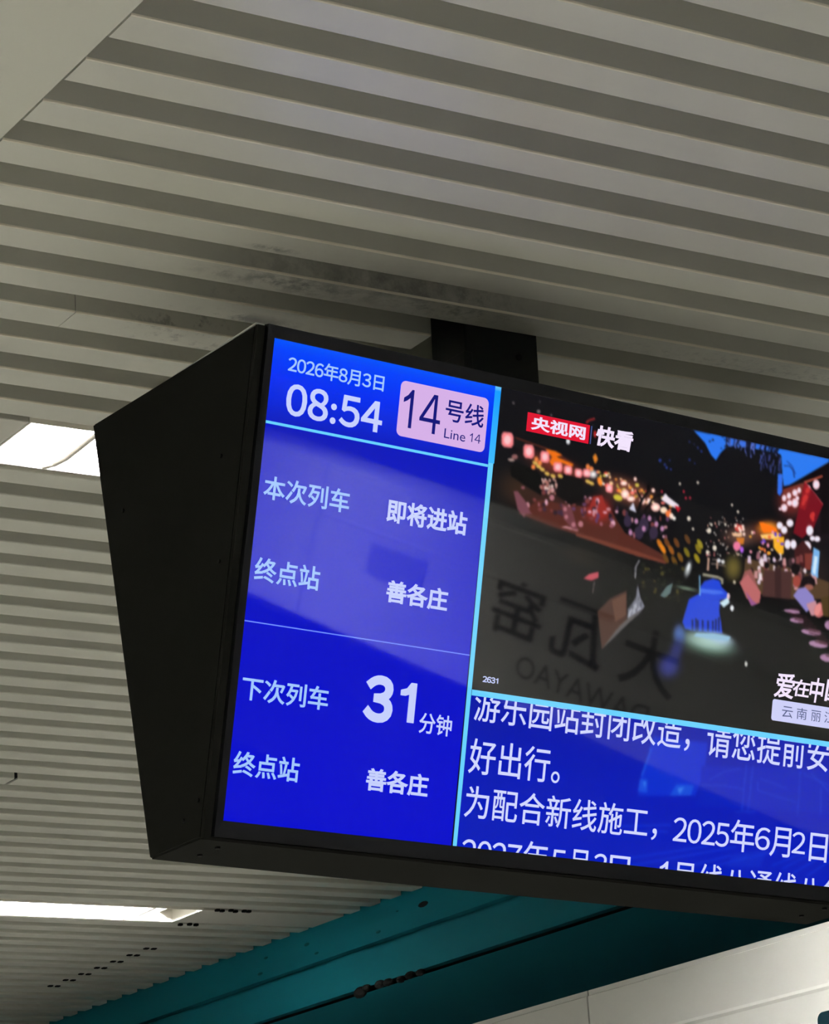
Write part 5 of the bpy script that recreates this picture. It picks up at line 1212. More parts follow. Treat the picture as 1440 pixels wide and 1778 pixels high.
 (0,(10,9,9),[[4171,1114],[4292,1041],[4669,1104],[4768,1194],[4774,1442],[4548,1372],[4208,1249]]),
 (0,(14,11,12),[[5029,1170],[5149,1062],[5509,1093],[5543,1392],[5332,1497],[5055,1398]]),
 (0,(90,40,30),[[4214,695],[4845,766],[4852,742],[4221,670]]),
 (0,(90,40,30),[[4842,766],[5300,905],[5314,881],[4855,742]]),
 (0,(236,112,22),[[4772,758],[4948,755],[5096,793],[4990,838],[5307,893],[5290,935],[5087,911],[4919,983],[4869,929],[4904,852]]),
 (0,(222,130,40),[[5646,729],[5695,667],[5750,748],[5703,828]]),
 (0,(214,176,84),[[4661,999],[4645,1013],[4616,1018],[4586,1012],[4566,997],[4564,979],[4580,965],[4608,959],[4638,966],[4658,981]]),
 (0,(214,176,84),[[4732,1041],[4715,1055],[4687,1060],[4657,1054],[4636,1039],[4634,1021],[4650,1006],[4679,1001],[4709,1007],[4729,1022]]),
 (0,(214,176,84),[[4801,1074],[4785,1088],[4756,1093],[4726,1087],[4706,1072],[4703,1054],[4720,1039],[4748,1034],[4778,1040],[4799,1056]]),
 (0,(214,176,84),[[4895,1121],[4878,1135],[4850,1140],[4819,1134],[4799,1119],[4797,1101],[4813,1086],[4842,1081],[4872,1088],[4892,1103]]),
 (0,(214,176,84),[[5007,1138],[4991,1153],[4962,1158],[4931,1151],[4911,1136],[4909,1118],[4925,1104],[4954,1099],[4984,1105],[5004,1120]]),
 (0,(214,176,84),[[5650,1116],[5633,1130],[5604,1135],[5573,1129],[5552,1114],[5550,1095],[5566,1081],[5596,1076],[5626,1082],[5647,1097]]),
 (0,(214,176,84),[[5719,1132],[5702,1146],[5673,1151],[5642,1145],[5621,1129],[5619,1111],[5635,1097],[5665,1092],[5696,1098],[5716,1113]]),
 (0,(214,176,84),[[5137,1117],[5121,1132],[5092,1137],[5061,1131],[5041,1115],[5039,1097],[5055,1083],[5084,1078],[5114,1084],[5135,1099]]),
 (0,(236,130,66),[[4666,927],[4662,950],[4644,968],[4620,971],[4599,961],[4589,939],[4594,916],[4611,899],[4635,895],[4656,905]]),
 (0,(236,130,66),[[4737,968],[4732,992],[4714,1009],[4690,1013],[4669,1002],[4659,981],[4664,957],[4682,940],[4706,936],[4727,947]]),
 (0,(236,130,66),[[4626,1049],[4621,1072],[4603,1090],[4580,1093],[4559,1083],[4549,1061],[4553,1038],[4571,1021],[4595,1017],[4616,1027]]),
 (0,(236,130,66),[[5614,878],[5609,903],[5591,920],[5566,924],[5545,913],[5535,891],[5540,867],[5558,850],[5582,846],[5604,857]]),
 (0,(236,130,66),[[5684,903],[5679,927],[5661,944],[5636,948],[5615,938],[5605,916],[5610,892],[5628,874],[5652,870],[5674,881]]),
 (0,(246,132,136),[[3970,686],[3996,635],[4145,621],[4184,673],[4197,788],[4160,841],[4032,850],[3984,812]]),
 (0,(250,196,200),[[4147,726],[4139,769],[4110,799],[4071,805],[4037,786],[4020,748],[4027,705],[4056,675],[4095,668],[4130,688]]),
 (0,(246,132,136),[[4378,795],[4402,749],[4538,737],[4573,784],[4585,889],[4552,937],[4435,945],[4392,910]]),
 (0,(250,196,200),[[4539,832],[4533,871],[4506,898],[4471,904],[4439,886],[4424,851],[4431,813],[4457,785],[4493,779],[4524,797]]),
 (0,(246,132,136),[[4691,834],[4711,795],[4827,784],[4856,824],[4867,911],[4838,952],[4738,959],[4702,930]]),
 (0,(250,196,200),[[4828,864],[4822,897],[4799,920],[4769,925],[4742,910],[4729,881],[4735,848],[4757,825],[4788,820],[4815,835]]),
 (0,(246,132,136),[[4942,952],[4963,919],[5079,907],[5108,940],[5117,1014],[5087,1048],[4987,1057],[4951,1033]]),
 (0,(250,196,200),[[5079,975],[5072,1002],[5049,1022],[5019,1027],[4992,1015],[4980,991],[4986,964],[5009,943],[5040,938],[5066,950]]),
 (0,(246,132,136),[[5140,967],[5159,935],[5264,925],[5290,956],[5298,1027],[5272,1060],[5182,1067],[5149,1044]]),
 (0,(250,196,200),[[5264,989],[5258,1016],[5237,1034],[5210,1039],[5186,1027],[5175,1004],[5180,978],[5201,959],[5228,954],[5252,966]]),
 (0,(246,132,136),[[5340,981],[5357,951],[5456,942],[5481,972],[5489,1039],[5464,1070],[5379,1077],[5348,1054]]),
 (0,(250,196,200),[[5456,1003],[5451,1028],[5432,1046],[5406,1050],[5383,1039],[5372,1017],[5377,992],[5397,974],[5423,969],[5446,981]]),
 (0,(246,132,136),[[5489,959],[5507,930],[5606,920],[5631,949],[5638,1012],[5613,1042],[5528,1049],[5497,1029]]),
 (0,(250,196,200),[[5606,979],[5600,1002],[5581,1020],[5555,1024],[5532,1013],[5521,992],[5527,969],[5546,951],[5572,947],[5595,958]]),
 (0,(246,132,136),[[5933,1108],[5950,1076],[6044,1068],[6068,1101],[6076,1172],[6053,1204],[5972,1210],[5942,1186]]),
 (0,(250,196,200),[[6045,1133],[6040,1160],[6022,1178],[5997,1182],[5975,1170],[5965,1146],[5969,1120],[5988,1101],[6012,1097],[6034,1110]]),
 (1,(255,250,250),(250,150,140),[5687,984],[[5786,967],[5780,1004],[5756,1036],[5718,1057],[5673,1065],[5632,1056],[5601,1032],[5587,1000],[5593,964],[5618,931],[5656,910],[5700,902],[5741,911],[5772,935]]),
 (0,(232,232,236),[[5208,572],[5204,598],[5187,617],[5164,621],[5144,608],[5134,585],[5138,559],[5155,540],[5178,536],[5198,549]]),
 (0,(120,110,110),[[4148,181],[4145,191],[4135,200],[4122,202],[4111,197],[4106,188],[4108,177],[4118,169],[4131,167],[4143,171]]),
 (0,(120,110,110),[[4624,225],[4620,243],[4604,256],[4582,260],[4564,252],[4555,237],[4560,220],[4576,206],[4597,203],[4616,210]]),
 (0,(120,110,110),[[4842,241],[4839,251],[4830,258],[4818,260],[4808,256],[4803,248],[4805,238],[4814,230],[4827,228],[4837,232]]),
 (0,(120,110,110),[[4610,81],[4608,89],[4601,95],[4591,96],[4583,93],[4580,87],[4582,79],[4589,73],[4598,72],[4606,75]]),
 (0,(140,92,90),[[4299,952],[4290,976],[4262,995],[4225,1001],[4194,992],[4180,972],[4189,947],[4217,928],[4253,922],[4285,931]]),
 (0,(190,160,150),[[4244,1014],[4231,1025],[4199,1032],[4159,1033],[4128,1027],[4117,1017],[4130,1006],[4163,999],[4202,998],[4233,1004]]),
 (0,(200,150,140),[[4771,1319],[4769,1333],[4759,1342],[4747,1344],[4735,1338],[4730,1325],[4732,1312],[4742,1302],[4754,1300],[4766,1306]]),
 (0,(170,110,100),[[5036,1372],[5034,1385],[5028,1394],[5019,1395],[5011,1389],[5006,1377],[5008,1364],[5014,1356],[5023,1354],[5031,1361]]),
 (0,(230,200,190),[[4811,1237],[4809,1256],[4800,1268],[4787,1270],[4775,1261],[4769,1244],[4771,1226],[4781,1213],[4794,1211],[4805,1220]]),
 (0,(200,150,140),[[5048,1270],[5047,1290],[5040,1304],[5030,1305],[5020,1294],[5014,1275],[5015,1255],[5022,1241],[5033,1239],[5043,1250]]),
 (0,(170,110,100),[[4769,1315],[4768,1333],[4762,1345],[4752,1346],[4743,1337],[4738,1320],[4739,1302],[4746,1291],[4755,1289],[4764,1299]]),
 (0,(230,200,190),[[4851,1211],[4849,1232],[4838,1246],[4822,1249],[4808,1238],[4801,1219],[4804,1198],[4815,1184],[4830,1181],[4844,1192]]),
 (0,(200,150,140),[[5025,1190],[5024,1204],[5017,1213],[5007,1215],[4999,1208],[4994,1195],[4996,1182],[5002,1173],[5012,1171],[5021,1178]]),
 (0,(170,110,100),[[4884,1297],[4882,1318],[4872,1333],[4858,1335],[4844,1324],[4838,1305],[4840,1283],[4850,1269],[4864,1267],[4877,1277]]),
 (0,(230,200,190),[[4991,1336],[4989,1348],[4980,1357],[4969,1359],[4960,1353],[4955,1341],[4957,1329],[4965,1320],[4976,1318],[4986,1324]]),
 (0,(200,150,140),[[5054,1240],[5051,1258],[5040,1271],[5024,1273],[5010,1264],[5003,1248],[5006,1230],[5018,1217],[5033,1214],[5047,1223]]),
 (0,(170,110,100),[[4851,1229],[4849,1246],[4839,1258],[4826,1260],[4814,1251],[4808,1236],[4810,1218],[4820,1207],[4833,1204],[4845,1213]]),
 (0,(230,200,190),[[4928,1294],[4927,1314],[4921,1327],[4912,1329],[4903,1318],[4898,1299],[4898,1279],[4904,1266],[4914,1264],[4923,1275]]),
 (0,(200,150,140),[[4925,1381],[4923,1399],[4913,1412],[4898,1414],[4886,1405],[4879,1388],[4882,1370],[4892,1358],[4906,1355],[4919,1364]]),
 (0,(170,110,100),[[4794,1223],[4794,1243],[4787,1257],[4777,1258],[4767,1247],[4762,1228],[4763,1208],[4769,1194],[4779,1192],[4789,1203]]),
 (0,(230,200,190),[[4779,1206],[4778,1218],[4772,1226],[4763,1228],[4755,1222],[4752,1211],[4753,1199],[4759,1191],[4767,1190],[4775,1195]]),
 (0,(200,150,140),[[4928,1197],[4926,1213],[4916,1224],[4902,1227],[4890,1219],[4884,1204],[4886,1188],[4896,1177],[4910,1175],[4922,1182]]),
 (0,(170,110,100),[[4943,1357],[4942,1377],[4936,1391],[4926,1393],[4916,1382],[4911,1362],[4912,1342],[4918,1328],[4928,1327],[4938,1338]]),
 (0,(230,200,190),[[4903,1325],[4900,1338],[4890,1348],[4876,1350],[4864,1344],[4858,1332],[4861,1318],[4871,1309],[4885,1307],[4898,1313]]),
 (0,(200,150,140),[[4993,1168],[4991,1183],[4983,1194],[4971,1196],[4961,1188],[4955,1174],[4957,1159],[4966,1148],[4977,1146],[4988,1154]]),
 (0,(170,110,100),[[4792,1322],[4789,1340],[4777,1352],[4762,1355],[4748,1346],[4741,1330],[4744,1313],[4755,1301],[4771,1298],[4785,1306]]),
 (0,(230,200,190),[[4859,1320],[4857,1338],[4847,1350],[4833,1353],[4821,1344],[4814,1327],[4817,1309],[4827,1296],[4841,1294],[4853,1303]]),
 (0,(200,150,140),[[4988,1345],[4987,1363],[4980,1375],[4970,1377],[4960,1367],[4955,1350],[4956,1333],[4963,1320],[4973,1319],[4983,1328]]),
 (0,(170,110,100),[[4899,1255],[4898,1275],[4890,1289],[4880,1291],[4869,1280],[4864,1260],[4865,1239],[4872,1226],[4883,1224],[4893,1235]]),
 (0,(230,200,190),[[4984,1274],[4981,1291],[4969,1303],[4953,1306],[4939,1298],[4932,1282],[4935,1265],[4947,1253],[4963,1251],[4977,1259]]),
 (0,(200,150,140),[[4930,1319],[4928,1328],[4920,1335],[4909,1337],[4900,1333],[4895,1325],[4898,1315],[4906,1309],[4916,1307],[4926,1311]]),
 (0,(170,110,100),[[4887,1233],[4884,1251],[4873,1263],[4857,1266],[4844,1257],[4837,1241],[4840,1223],[4851,1210],[4866,1208],[4880,1216]]),
 (0,(255,236,220),[[5966,950],[5960,966],[5943,979],[5919,983],[5899,976],[5890,962],[5896,945],[5913,933],[5937,929],[5957,935]]),
 (0,(250,120,110),[[6255,997],[6252,1012],[6242,1022],[6229,1024],[6217,1017],[6211,1004],[6214,990],[6224,980],[6237,978],[6249,984]]),
 (0,(210,190,80),[[5991,921],[5984,930],[5962,939],[5935,943],[5912,942],[5903,936],[5910,926],[5932,918],[5959,913],[5982,915]]),
 (0,(250,200,150),[[6783,1234],[6777,1250],[6757,1262],[6731,1266],[6709,1260],[6700,1247],[6706,1231],[6726,1219],[6752,1215],[6774,1221]]),
 (0,(210,190,80),[[6468,1148],[6464,1162],[6453,1172],[6437,1175],[6423,1169],[6417,1156],[6420,1142],[6432,1132],[6448,1129],[6461,1136]]),
 (0,(210,190,80),[[6562,1005],[6556,1024],[6537,1037],[6511,1041],[6490,1034],[6480,1018],[6486,1000],[6505,986],[6531,982],[6552,990]]),
 (0,(210,190,80),[[7051,1118],[7046,1129],[7032,1137],[7014,1140],[6998,1136],[6991,1127],[6996,1116],[7010,1107],[7028,1104],[7044,1108]]),
 (0,(250,200,150),[[6000,925],[5997,934],[5989,940],[5977,942],[5967,939],[5963,931],[5965,922],[5974,915],[5985,913],[5995,917]]),
 (0,(240,150,60),[[6513,1191],[6513,1210],[6506,1223],[6497,1225],[6488,1214],[6483,1196],[6484,1177],[6490,1165],[6500,1163],[6508,1173]]),
 (0,(250,120,110),[[5810,929],[5805,944],[5788,956],[5765,959],[5746,954],[5737,941],[5743,926],[5760,915],[5783,911],[5802,917]]),
 (0,(240,150,60),[[6406,1183],[6402,1200],[6387,1213],[6368,1216],[6351,1208],[6343,1193],[6347,1175],[6361,1162],[6381,1159],[6398,1167]]),
 (0,(250,120,110),[[7082,1106],[7077,1117],[7062,1125],[7042,1128],[7026,1125],[7018,1116],[7023,1106],[7039,1098],[7059,1094],[7075,1098]]),
 (0,(210,190,80),[[6317,988],[6309,1000],[6288,1011],[6261,1015],[6238,1012],[6228,1003],[6235,991],[6257,980],[6284,976],[6307,979]]),
 (0,(250,120,110),[[6486,1135],[6480,1153],[6460,1166],[6434,1170],[6412,1163],[6402,1148],[6408,1130],[6428,1116],[6454,1112],[6476,1119]]),
 (0,(255,236,220),[[6708,1226],[6701,1235],[6682,1243],[6657,1246],[6637,1245],[6629,1239],[6635,1230],[6655,1223],[6679,1219],[6699,1220]]),
 (0,(250,200,150),[[6865,1211],[6860,1227],[6843,1238],[6821,1242],[6802,1236],[6793,1222],[6798,1207],[6815,1195],[6838,1191],[6857,1197]]),
 (0,(250,120,110),[[7193,1146],[7190,1159],[7179,1168],[7165,1170],[7152,1165],[7146,1153],[7149,1140],[7160,1131],[7175,1128],[7187,1134]]),
 (0,(255,236,220),[[6901,1228],[6897,1236],[6883,1243],[6866,1246],[6852,1243],[6845,1237],[6850,1228],[6863,1222],[6881,1219],[6895,1221]]),
 (0,(250,200,150),[[6076,1061],[6070,1073],[6052,1083],[6029,1087],[6009,1083],[6000,1073],[6006,1061],[6025,1051],[6048,1048],[6068,1051]]),
 (0,(240,150,60),[[6656,1080],[6650,1089],[6632,1097],[6609,1100],[6589,1098],[6581,1092],[6588,1083],[6606,1075],[6629,1071],[6648,1073]]),
 (0,(255,236,220),[[6388,1166],[6384,1179],[6370,1189],[6352,1192],[6336,1187],[6329,1175],[6334,1162],[6347,1152],[6366,1149],[6381,1154]]),
 (0,(250,90,70),[[5959,921],[5952,931],[5932,940],[5907,944],[5886,942],[5877,934],[5884,924],[5904,915],[5929,911],[5950,913]]),
 (0,(240,150,60),[[6642,1064],[6637,1074],[6622,1083],[6602,1086],[6586,1082],[6579,1074],[6584,1063],[6599,1054],[6618,1051],[6634,1055]]),
 (0,(210,190,80),[[6682,1101],[6679,1109],[6670,1116],[6657,1118],[6647,1115],[6642,1107],[6645,1099],[6654,1092],[6667,1090],[6677,1094]]),
 (0,(210,190,80),[[6260,1166],[6256,1179],[6244,1188],[6228,1191],[6214,1186],[6207,1175],[6211,1162],[6223,1153],[6240,1150],[6254,1155]]),
 (0,(255,236,220),[[5921,1090],[5916,1101],[5900,1111],[5880,1114],[5863,1110],[5855,1100],[5860,1088],[5876,1079],[5896,1076],[5914,1080]]),
 (0,(250,200,150),[[6389,1163],[6385,1172],[6374,1179],[6359,1181],[6347,1178],[6342,1170],[6345,1162],[6356,1155],[6371,1152],[6384,1156]]),
 (0,(240,150,60),[[7227,1225],[7222,1238],[7205,1248],[7182,1251],[7164,1247],[7156,1236],[7161,1224],[7178,1214],[7200,1210],[7219,1215]]),
 (0,(255,236,220),[[6324,1015],[6317,1023],[6298,1030],[6273,1034],[6253,1033],[6245,1028],[6251,1020],[6271,1012],[6295,1008],[6316,1009]]),
 (0,(255,236,220),[[6577,1131],[6575,1138],[6566,1144],[6554,1146],[6544,1143],[6540,1136],[6543,1129],[6552,1123],[6563,1121],[6573,1124]]),
 (0,(240,150,60),[[6586,1100],[6582,1112],[6566,1122],[6547,1125],[6530,1120],[6523,1110],[6528,1098],[6543,1089],[6562,1086],[6579,1090]]),
 (0,(250,90,70),[[6679,1158],[6675,1168],[6665,1175],[6650,1178],[6638,1174],[6633,1165],[6636,1155],[6647,1147],[6661,1145],[6673,1149]]),
 (0,(250,120,110),[[7081,1197],[7074,1209],[7054,1219],[7028,1223],[7006,1220],[6997,1210],[7004,1198],[7024,1187],[7050,1183],[7072,1187]]),
 (0,(250,200,150),[[6021,970],[6018,987],[6008,998],[5995,1000],[5982,992],[5976,978],[5979,961],[5989,950],[6003,948],[6015,956]]),
 (0,(250,90,70),[[6195,1144],[6191,1160],[6179,1172],[6163,1174],[6148,1167],[6142,1153],[6145,1137],[6157,1125],[6174,1123],[6188,1130]]),
 (0,(250,120,110),[[7212,1283],[7208,1294],[7196,1303],[7181,1305],[7167,1301],[7161,1291],[7165,1280],[7177,1272],[7193,1269],[7206,1274]]),
 (0,(210,190,80),[[5827,929],[5821,937],[5805,944],[5784,947],[5766,945],[5759,940],[5765,932],[5781,925],[5802,921],[5820,923]]),
 (0,(250,120,110),[[5852,1061],[5851,1075],[5845,1085],[5835,1086],[5827,1079],[5823,1066],[5824,1052],[5830,1043],[5840,1041],[5848,1048]]),
 (0,(210,190,80),[[5850,990],[5848,1009],[5838,1023],[5824,1025],[5811,1015],[5805,997],[5807,978],[5817,965],[5831,963],[5844,972]]),
 (0,(210,190,80),[[6655,1188],[6652,1202],[6642,1212],[6628,1214],[6616,1208],[6610,1195],[6613,1181],[6623,1171],[6637,1169],[6649,1176]]),
 (0,(250,120,110),[[6310,996],[6302,1009],[6281,1019],[6253,1024],[6230,1020],[6220,1011],[6228,998],[6249,988],[6277,983],[6300,987]]),
 (0,(210,190,80),[[6190,1102],[6188,1110],[6181,1116],[6171,1118],[6163,1114],[6159,1107],[6161,1098],[6168,1092],[6178,1090],[6186,1094]]),
 (0,(210,190,80),[[5862,1029],[5857,1036],[5842,1043],[5824,1046],[5808,1044],[5802,1038],[5807,1031],[5821,1024],[5840,1021],[5855,1023]]),
 (0,(210,190,80),[[6549,1178],[6547,1189],[6538,1198],[6527,1199],[6517,1194],[6512,1184],[6515,1172],[6523,1164],[6534,1162],[6544,1168]]),
 (0,(240,150,60),[[6433,1065],[6427,1080],[6411,1092],[6388,1095],[6370,1089],[6361,1077],[6366,1062],[6383,1050],[6405,1047],[6424,1053]]),
 (0,(210,190,80),[[5915,966],[5911,979],[5900,989],[5884,992],[5871,986],[5864,974],[5868,961],[5879,951],[5895,948],[5908,954]]),
 (0,(250,120,110),[[6529,1100],[6525,1112],[6512,1122],[6495,1124],[6480,1119],[6473,1109],[6477,1096],[6490,1087],[6508,1084],[6522,1089]]),
 (0,(250,90,70),[[5964,1106],[5959,1114],[5944,1121],[5924,1124],[5908,1122],[5901,1116],[5906,1108],[5922,1100],[5941,1097],[5958,1099]]),
 (0,(210,190,80),[[6166,1078],[6165,1096],[6159,1108],[6151,1109],[6143,1100],[6138,1082],[6139,1064],[6144,1052],[6153,1051],[6161,1061]]),
 (0,(240,150,60),[[6241,1141],[6236,1160],[6217,1174],[6192,1178],[6171,1170],[6162,1153],[6167,1134],[6186,1120],[6211,1116],[6232,1124]]),
 (0,(250,200,150),[[6065,1055],[6060,1072],[6044,1085],[6023,1089],[6004,1081],[5995,1066],[6000,1048],[6016,1035],[6038,1032],[6057,1039]]),
 (0,(250,200,150),[[6382,1040],[6381,1059],[6375,1071],[6367,1072],[6358,1062],[6354,1044],[6354,1026],[6360,1013],[6369,1012],[6377,1022]]),
 (0,(255,236,220),[[5836,1036],[5833,1045],[5821,1053],[5807,1055],[5794,1052],[5788,1044],[5792,1035],[5803,1027],[5818,1025],[5831,1028]]),
 (0,(210,190,80),[[6321,1108],[6314,1120],[6294,1129],[6268,1133],[6247,1130],[6238,1121],[6244,1110],[6265,1100],[6290,1096],[6312,1099]]),
 (0,(255,236,220),[[6458,1096],[6457,1112],[6450,1122],[6440,1124],[6430,1116],[6426,1101],[6427,1086],[6434,1075],[6444,1073],[6454,1081]]),
 (0,(250,200,150),[[6231,967],[6227,976],[6216,984],[6201,986],[6188,983],[6183,975],[6186,966],[6198,958],[6213,956],[6225,959]]),
 (0,(240,150,60),[[6141,985],[6137,996],[6126,1005],[6111,1007],[6099,1003],[6093,993],[6096,982],[6107,974],[6122,971],[6135,976]]),
 (0,(240,150,60),[[6845,1140],[6840,1157],[6824,1169],[6803,1173],[6785,1165],[6777,1151],[6782,1134],[6798,1121],[6819,1118],[6837,1125]]),
 (0,(255,236,220),[[5878,1064],[5872,1077],[5853,1088],[5827,1092],[5806,1088],[5797,1077],[5803,1063],[5823,1052],[5848,1048],[5869,1052]]),
 (0,(250,90,70),[[6720,1077],[6717,1085],[6706,1091],[6692,1093],[6680,1091],[6675,1084],[6678,1076],[6689,1070],[6703,1068],[6715,1070]]),
 (0,(252,190,180),[[6386,1170],[6376,1214],[6341,1246],[6294,1253],[6253,1233],[6233,1194],[6243,1150],[6278,1118],[6325,1110],[6366,1130]]),
 (0,(255,240,224),[[6351,1175],[6346,1200],[6327,1217],[6301,1221],[6278,1210],[6267,1188],[6273,1164],[6292,1147],[6318,1143],[6341,1153]]),
 (0,(252,190,180),[[6511,1223],[6498,1250],[6459,1272],[6409,1280],[6367,1271],[6349,1248],[6361,1221],[6400,1199],[6450,1191],[6492,1200]]),
 (0,(255,240,224),[[6474,1228],[6467,1244],[6446,1256],[6418,1260],[6395,1255],[6385,1242],[6392,1227],[6413,1215],[6441,1211],[6464,1216]]),
 (0,(252,190,180),[[6705,1210],[6698,1254],[6672,1285],[6635,1290],[6603,1269],[6587,1229],[6594,1185],[6620,1155],[6656,1149],[6689,1170]]),
 (0,(255,240,224),[[6678,1215],[6675,1239],[6660,1255],[6640,1259],[6622,1247],[6614,1225],[6617,1201],[6632,1184],[6652,1181],[6669,1192]]),
 (0,(252,190,180),[[6818,1211],[6813,1244],[6792,1267],[6764,1271],[6739,1255],[6727,1225],[6732,1192],[6753,1169],[6781,1165],[6806,1181]]),
 (0,(255,240,224),[[6797,1214],[6795,1232],[6783,1245],[6768,1247],[6754,1239],[6747,1222],[6750,1204],[6761,1191],[6777,1189],[6791,1198]]),
 (0,(252,190,180),[[6999,1274],[6985,1315],[6942,1345],[6886,1354],[6838,1337],[6817,1302],[6830,1262],[6872,1231],[6929,1222],[6977,1239]]),
 (0,(255,240,224),[[6957,1280],[6950,1303],[6927,1319],[6896,1324],[6869,1315],[6857,1296],[6865,1274],[6888,1257],[6919,1252],[6946,1261]]),
 (0,(252,190,180),[[6336,1015],[6326,1038],[6293,1056],[6252,1062],[6217,1055],[6202,1036],[6212,1013],[6244,995],[6286,988],[6321,996]]),
 (0,(255,240,224),[[6306,1019],[6300,1032],[6282,1042],[6259,1046],[6240,1042],[6232,1031],[6238,1019],[6255,1009],[6278,1005],[6297,1009]]),
 (0,(252,190,180),[[6507,924],[6503,943],[6488,958],[6469,961],[6452,952],[6443,934],[6447,914],[6462,900],[6481,897],[6498,906]]),
 (0,(255,240,224),[[6492,926],[6490,937],[6482,945],[6472,946],[6462,941],[6458,931],[6460,921],[6468,913],[6478,911],[6488,916]]),
 (0,(252,190,180),[[6870,1039],[6865,1059],[6848,1073],[6826,1077],[6806,1068],[6797,1050],[6802,1030],[6819,1015],[6841,1012],[6861,1021]]),
 (0,(255,240,224),[[6854,1041],[6851,1052],[6842,1060],[6829,1062],[6819,1057],[6814,1048],[6816,1037],[6826,1028],[6838,1027],[6849,1031]]),
 (0,(206,190,60),[[6268,1267],[6243,1293],[6194,1304],[6140,1297],[6102,1275],[6095,1245],[6120,1220],[6169,1209],[6222,1215],[6260,1238]]),
 (0,(250,140,50),[[5862,1054],[5872,1095],[5863,1127],[5837,1136],[5805,1121],[5779,1086],[5769,1045],[5778,1013],[5804,1004],[5836,1019]]),
 (0,(238,226,236),[[6997,1154],[7071,1051],[7134,1096],[7355,1189],[7327,1249],[7171,1218]]),
 (0,(190,24,40),[[7263,1204],[7394,1220],[7344,1301]]),
 (0,(250,220,190),[[7134,1297],[7124,1328],[7092,1352],[7049,1358],[7013,1346],[6997,1318],[7006,1286],[7038,1263],[7081,1256],[7117,1269]]),
 (0,(240,120,60),[[7222,1338],[7214,1371],[7187,1396],[7150,1401],[7118,1386],[7103,1356],[7111,1323],[7138,1299],[7175,1293],[7207,1308]]),
 (0,(255,225,210),[[7265,1368],[7260,1397],[7242,1417],[7216,1421],[7194,1407],[7183,1381],[7187,1352],[7206,1332],[7232,1328],[7254,1342]]),
 (0,(245,240,230),[[7312,1394],[7308,1414],[7294,1428],[7274,1431],[7256,1422],[7248,1404],[7252,1384],[7267,1369],[7287,1366],[7304,1376]]),
 (0,(180,40,60),[[7440,965],[7438,980],[7428,991],[7416,993],[7404,986],[7399,971],[7401,956],[7410,945],[7423,943],[7434,950]]),
 (0,(180,40,60),[[7490,1058],[7488,1073],[7479,1084],[7466,1086],[7455,1079],[7449,1064],[7451,1049],[7461,1038],[7473,1036],[7485,1044]]),
 (0,(180,40,60),[[7571,1042],[7569,1057],[7559,1068],[7546,1070],[7535,1062],[7529,1048],[7532,1033],[7541,1022],[7554,1020],[7565,1027]]),
 (0,(180,40,60),[[7020,1031],[7018,1047],[7008,1057],[6996,1059],[6984,1052],[6979,1038],[6981,1022],[6990,1012],[7003,1010],[7014,1017]]),
 (0,(12,9,10),[[6593,1452],[6659,1224],[6610,1219],[6544,1447]]),
 (0,(12,9,10),[[6656,1230],[6755,1087],[6712,1070],[6613,1213]]),
 (0,(12,9,10),[[6758,1077],[6767,948],[6717,951],[6709,1080]]),
 (0,(12,9,10),[[6648,1214],[6542,1085],[6515,1101],[6621,1229]]),
 (0,(12,9,10),[[6716,1398],[6853,1177],[6820,1166],[6684,1388]]),
 (0,(12,9,10),[[6848,1182],[6976,1089],[6953,1068],[6825,1161]]),
 (0,(196,110,26),[[7089,1803],[7112,1847],[7111,1882],[7087,1895],[7048,1881],[7009,1845],[6986,1801],[6987,1766],[7011,1753],[7050,1767]]),
 (0,(226,130,28),[[7154,1866],[7177,1910],[7177,1946],[7152,1959],[7113,1944],[7074,1908],[7051,1864],[7052,1829],[7076,1816],[7115,1830]]),
 (0,(110,62,28),[[7224,1764],[7247,1809],[7247,1844],[7222,1857],[7183,1843],[7144,1807],[7121,1763],[7121,1728],[7146,1714],[7185,1728]]),
 (0,(150,86,28),[[7316,1860],[7340,1905],[7339,1940],[7314,1953],[7275,1939],[7236,1903],[7213,1859],[7214,1823],[7238,1810],[7277,1824]]),
 (0,(104,60,28),[[7407,1737],[7431,1782],[7430,1817],[7406,1830],[7366,1816],[7328,1780],[7304,1736],[7305,1700],[7329,1687],[7369,1701]]),
 (0,(120,80,26),[[7501,1943],[7524,1987],[7524,2023],[7499,2036],[7460,2022],[7421,1986],[7397,1941],[7398,1906],[7423,1893],[7462,1907]]),
 (0,(120,106,26),[[7620,1852],[7643,1897],[7643,1932],[7618,1946],[7578,1931],[7539,1895],[7516,1851],[7516,1815],[7541,1802],[7581,1816]]),
 (0,(128,112,26),[[7834,1766],[7858,1810],[7857,1846],[7832,1859],[7792,1845],[7753,1809],[7729,1764],[7730,1729],[7755,1715],[7795,1730]]),
 (0,(150,136,40),[[7861,1688],[7885,1733],[7884,1769],[7859,1782],[7819,1768],[7780,1731],[7756,1687],[7757,1651],[7782,1638],[7822,1652]]),
 (0,(100,66,26),[[7227,2001],[7251,2045],[7250,2081],[7225,2094],[7186,2079],[7148,2043],[7124,1999],[7125,1964],[7149,1951],[7188,1965]]),
 (0,(104,70,24),[[7392,2014],[7415,2058],[7415,2093],[7390,2107],[7351,2092],[7312,2056],[7288,2012],[7289,1976],[7314,1963],[7353,1978]]),
 (0,(92,58,30),[[7609,1652],[7633,1697],[7632,1732],[7607,1746],[7568,1731],[7529,1695],[7505,1651],[7506,1615],[7531,1602],[7570,1616]]),
 (0,(150,132,30),[[7827,1914],[7851,1958],[7850,1994],[7825,2007],[7785,1993],[7746,1957],[7722,1912],[7723,1877],[7748,1863],[7788,1878]]),
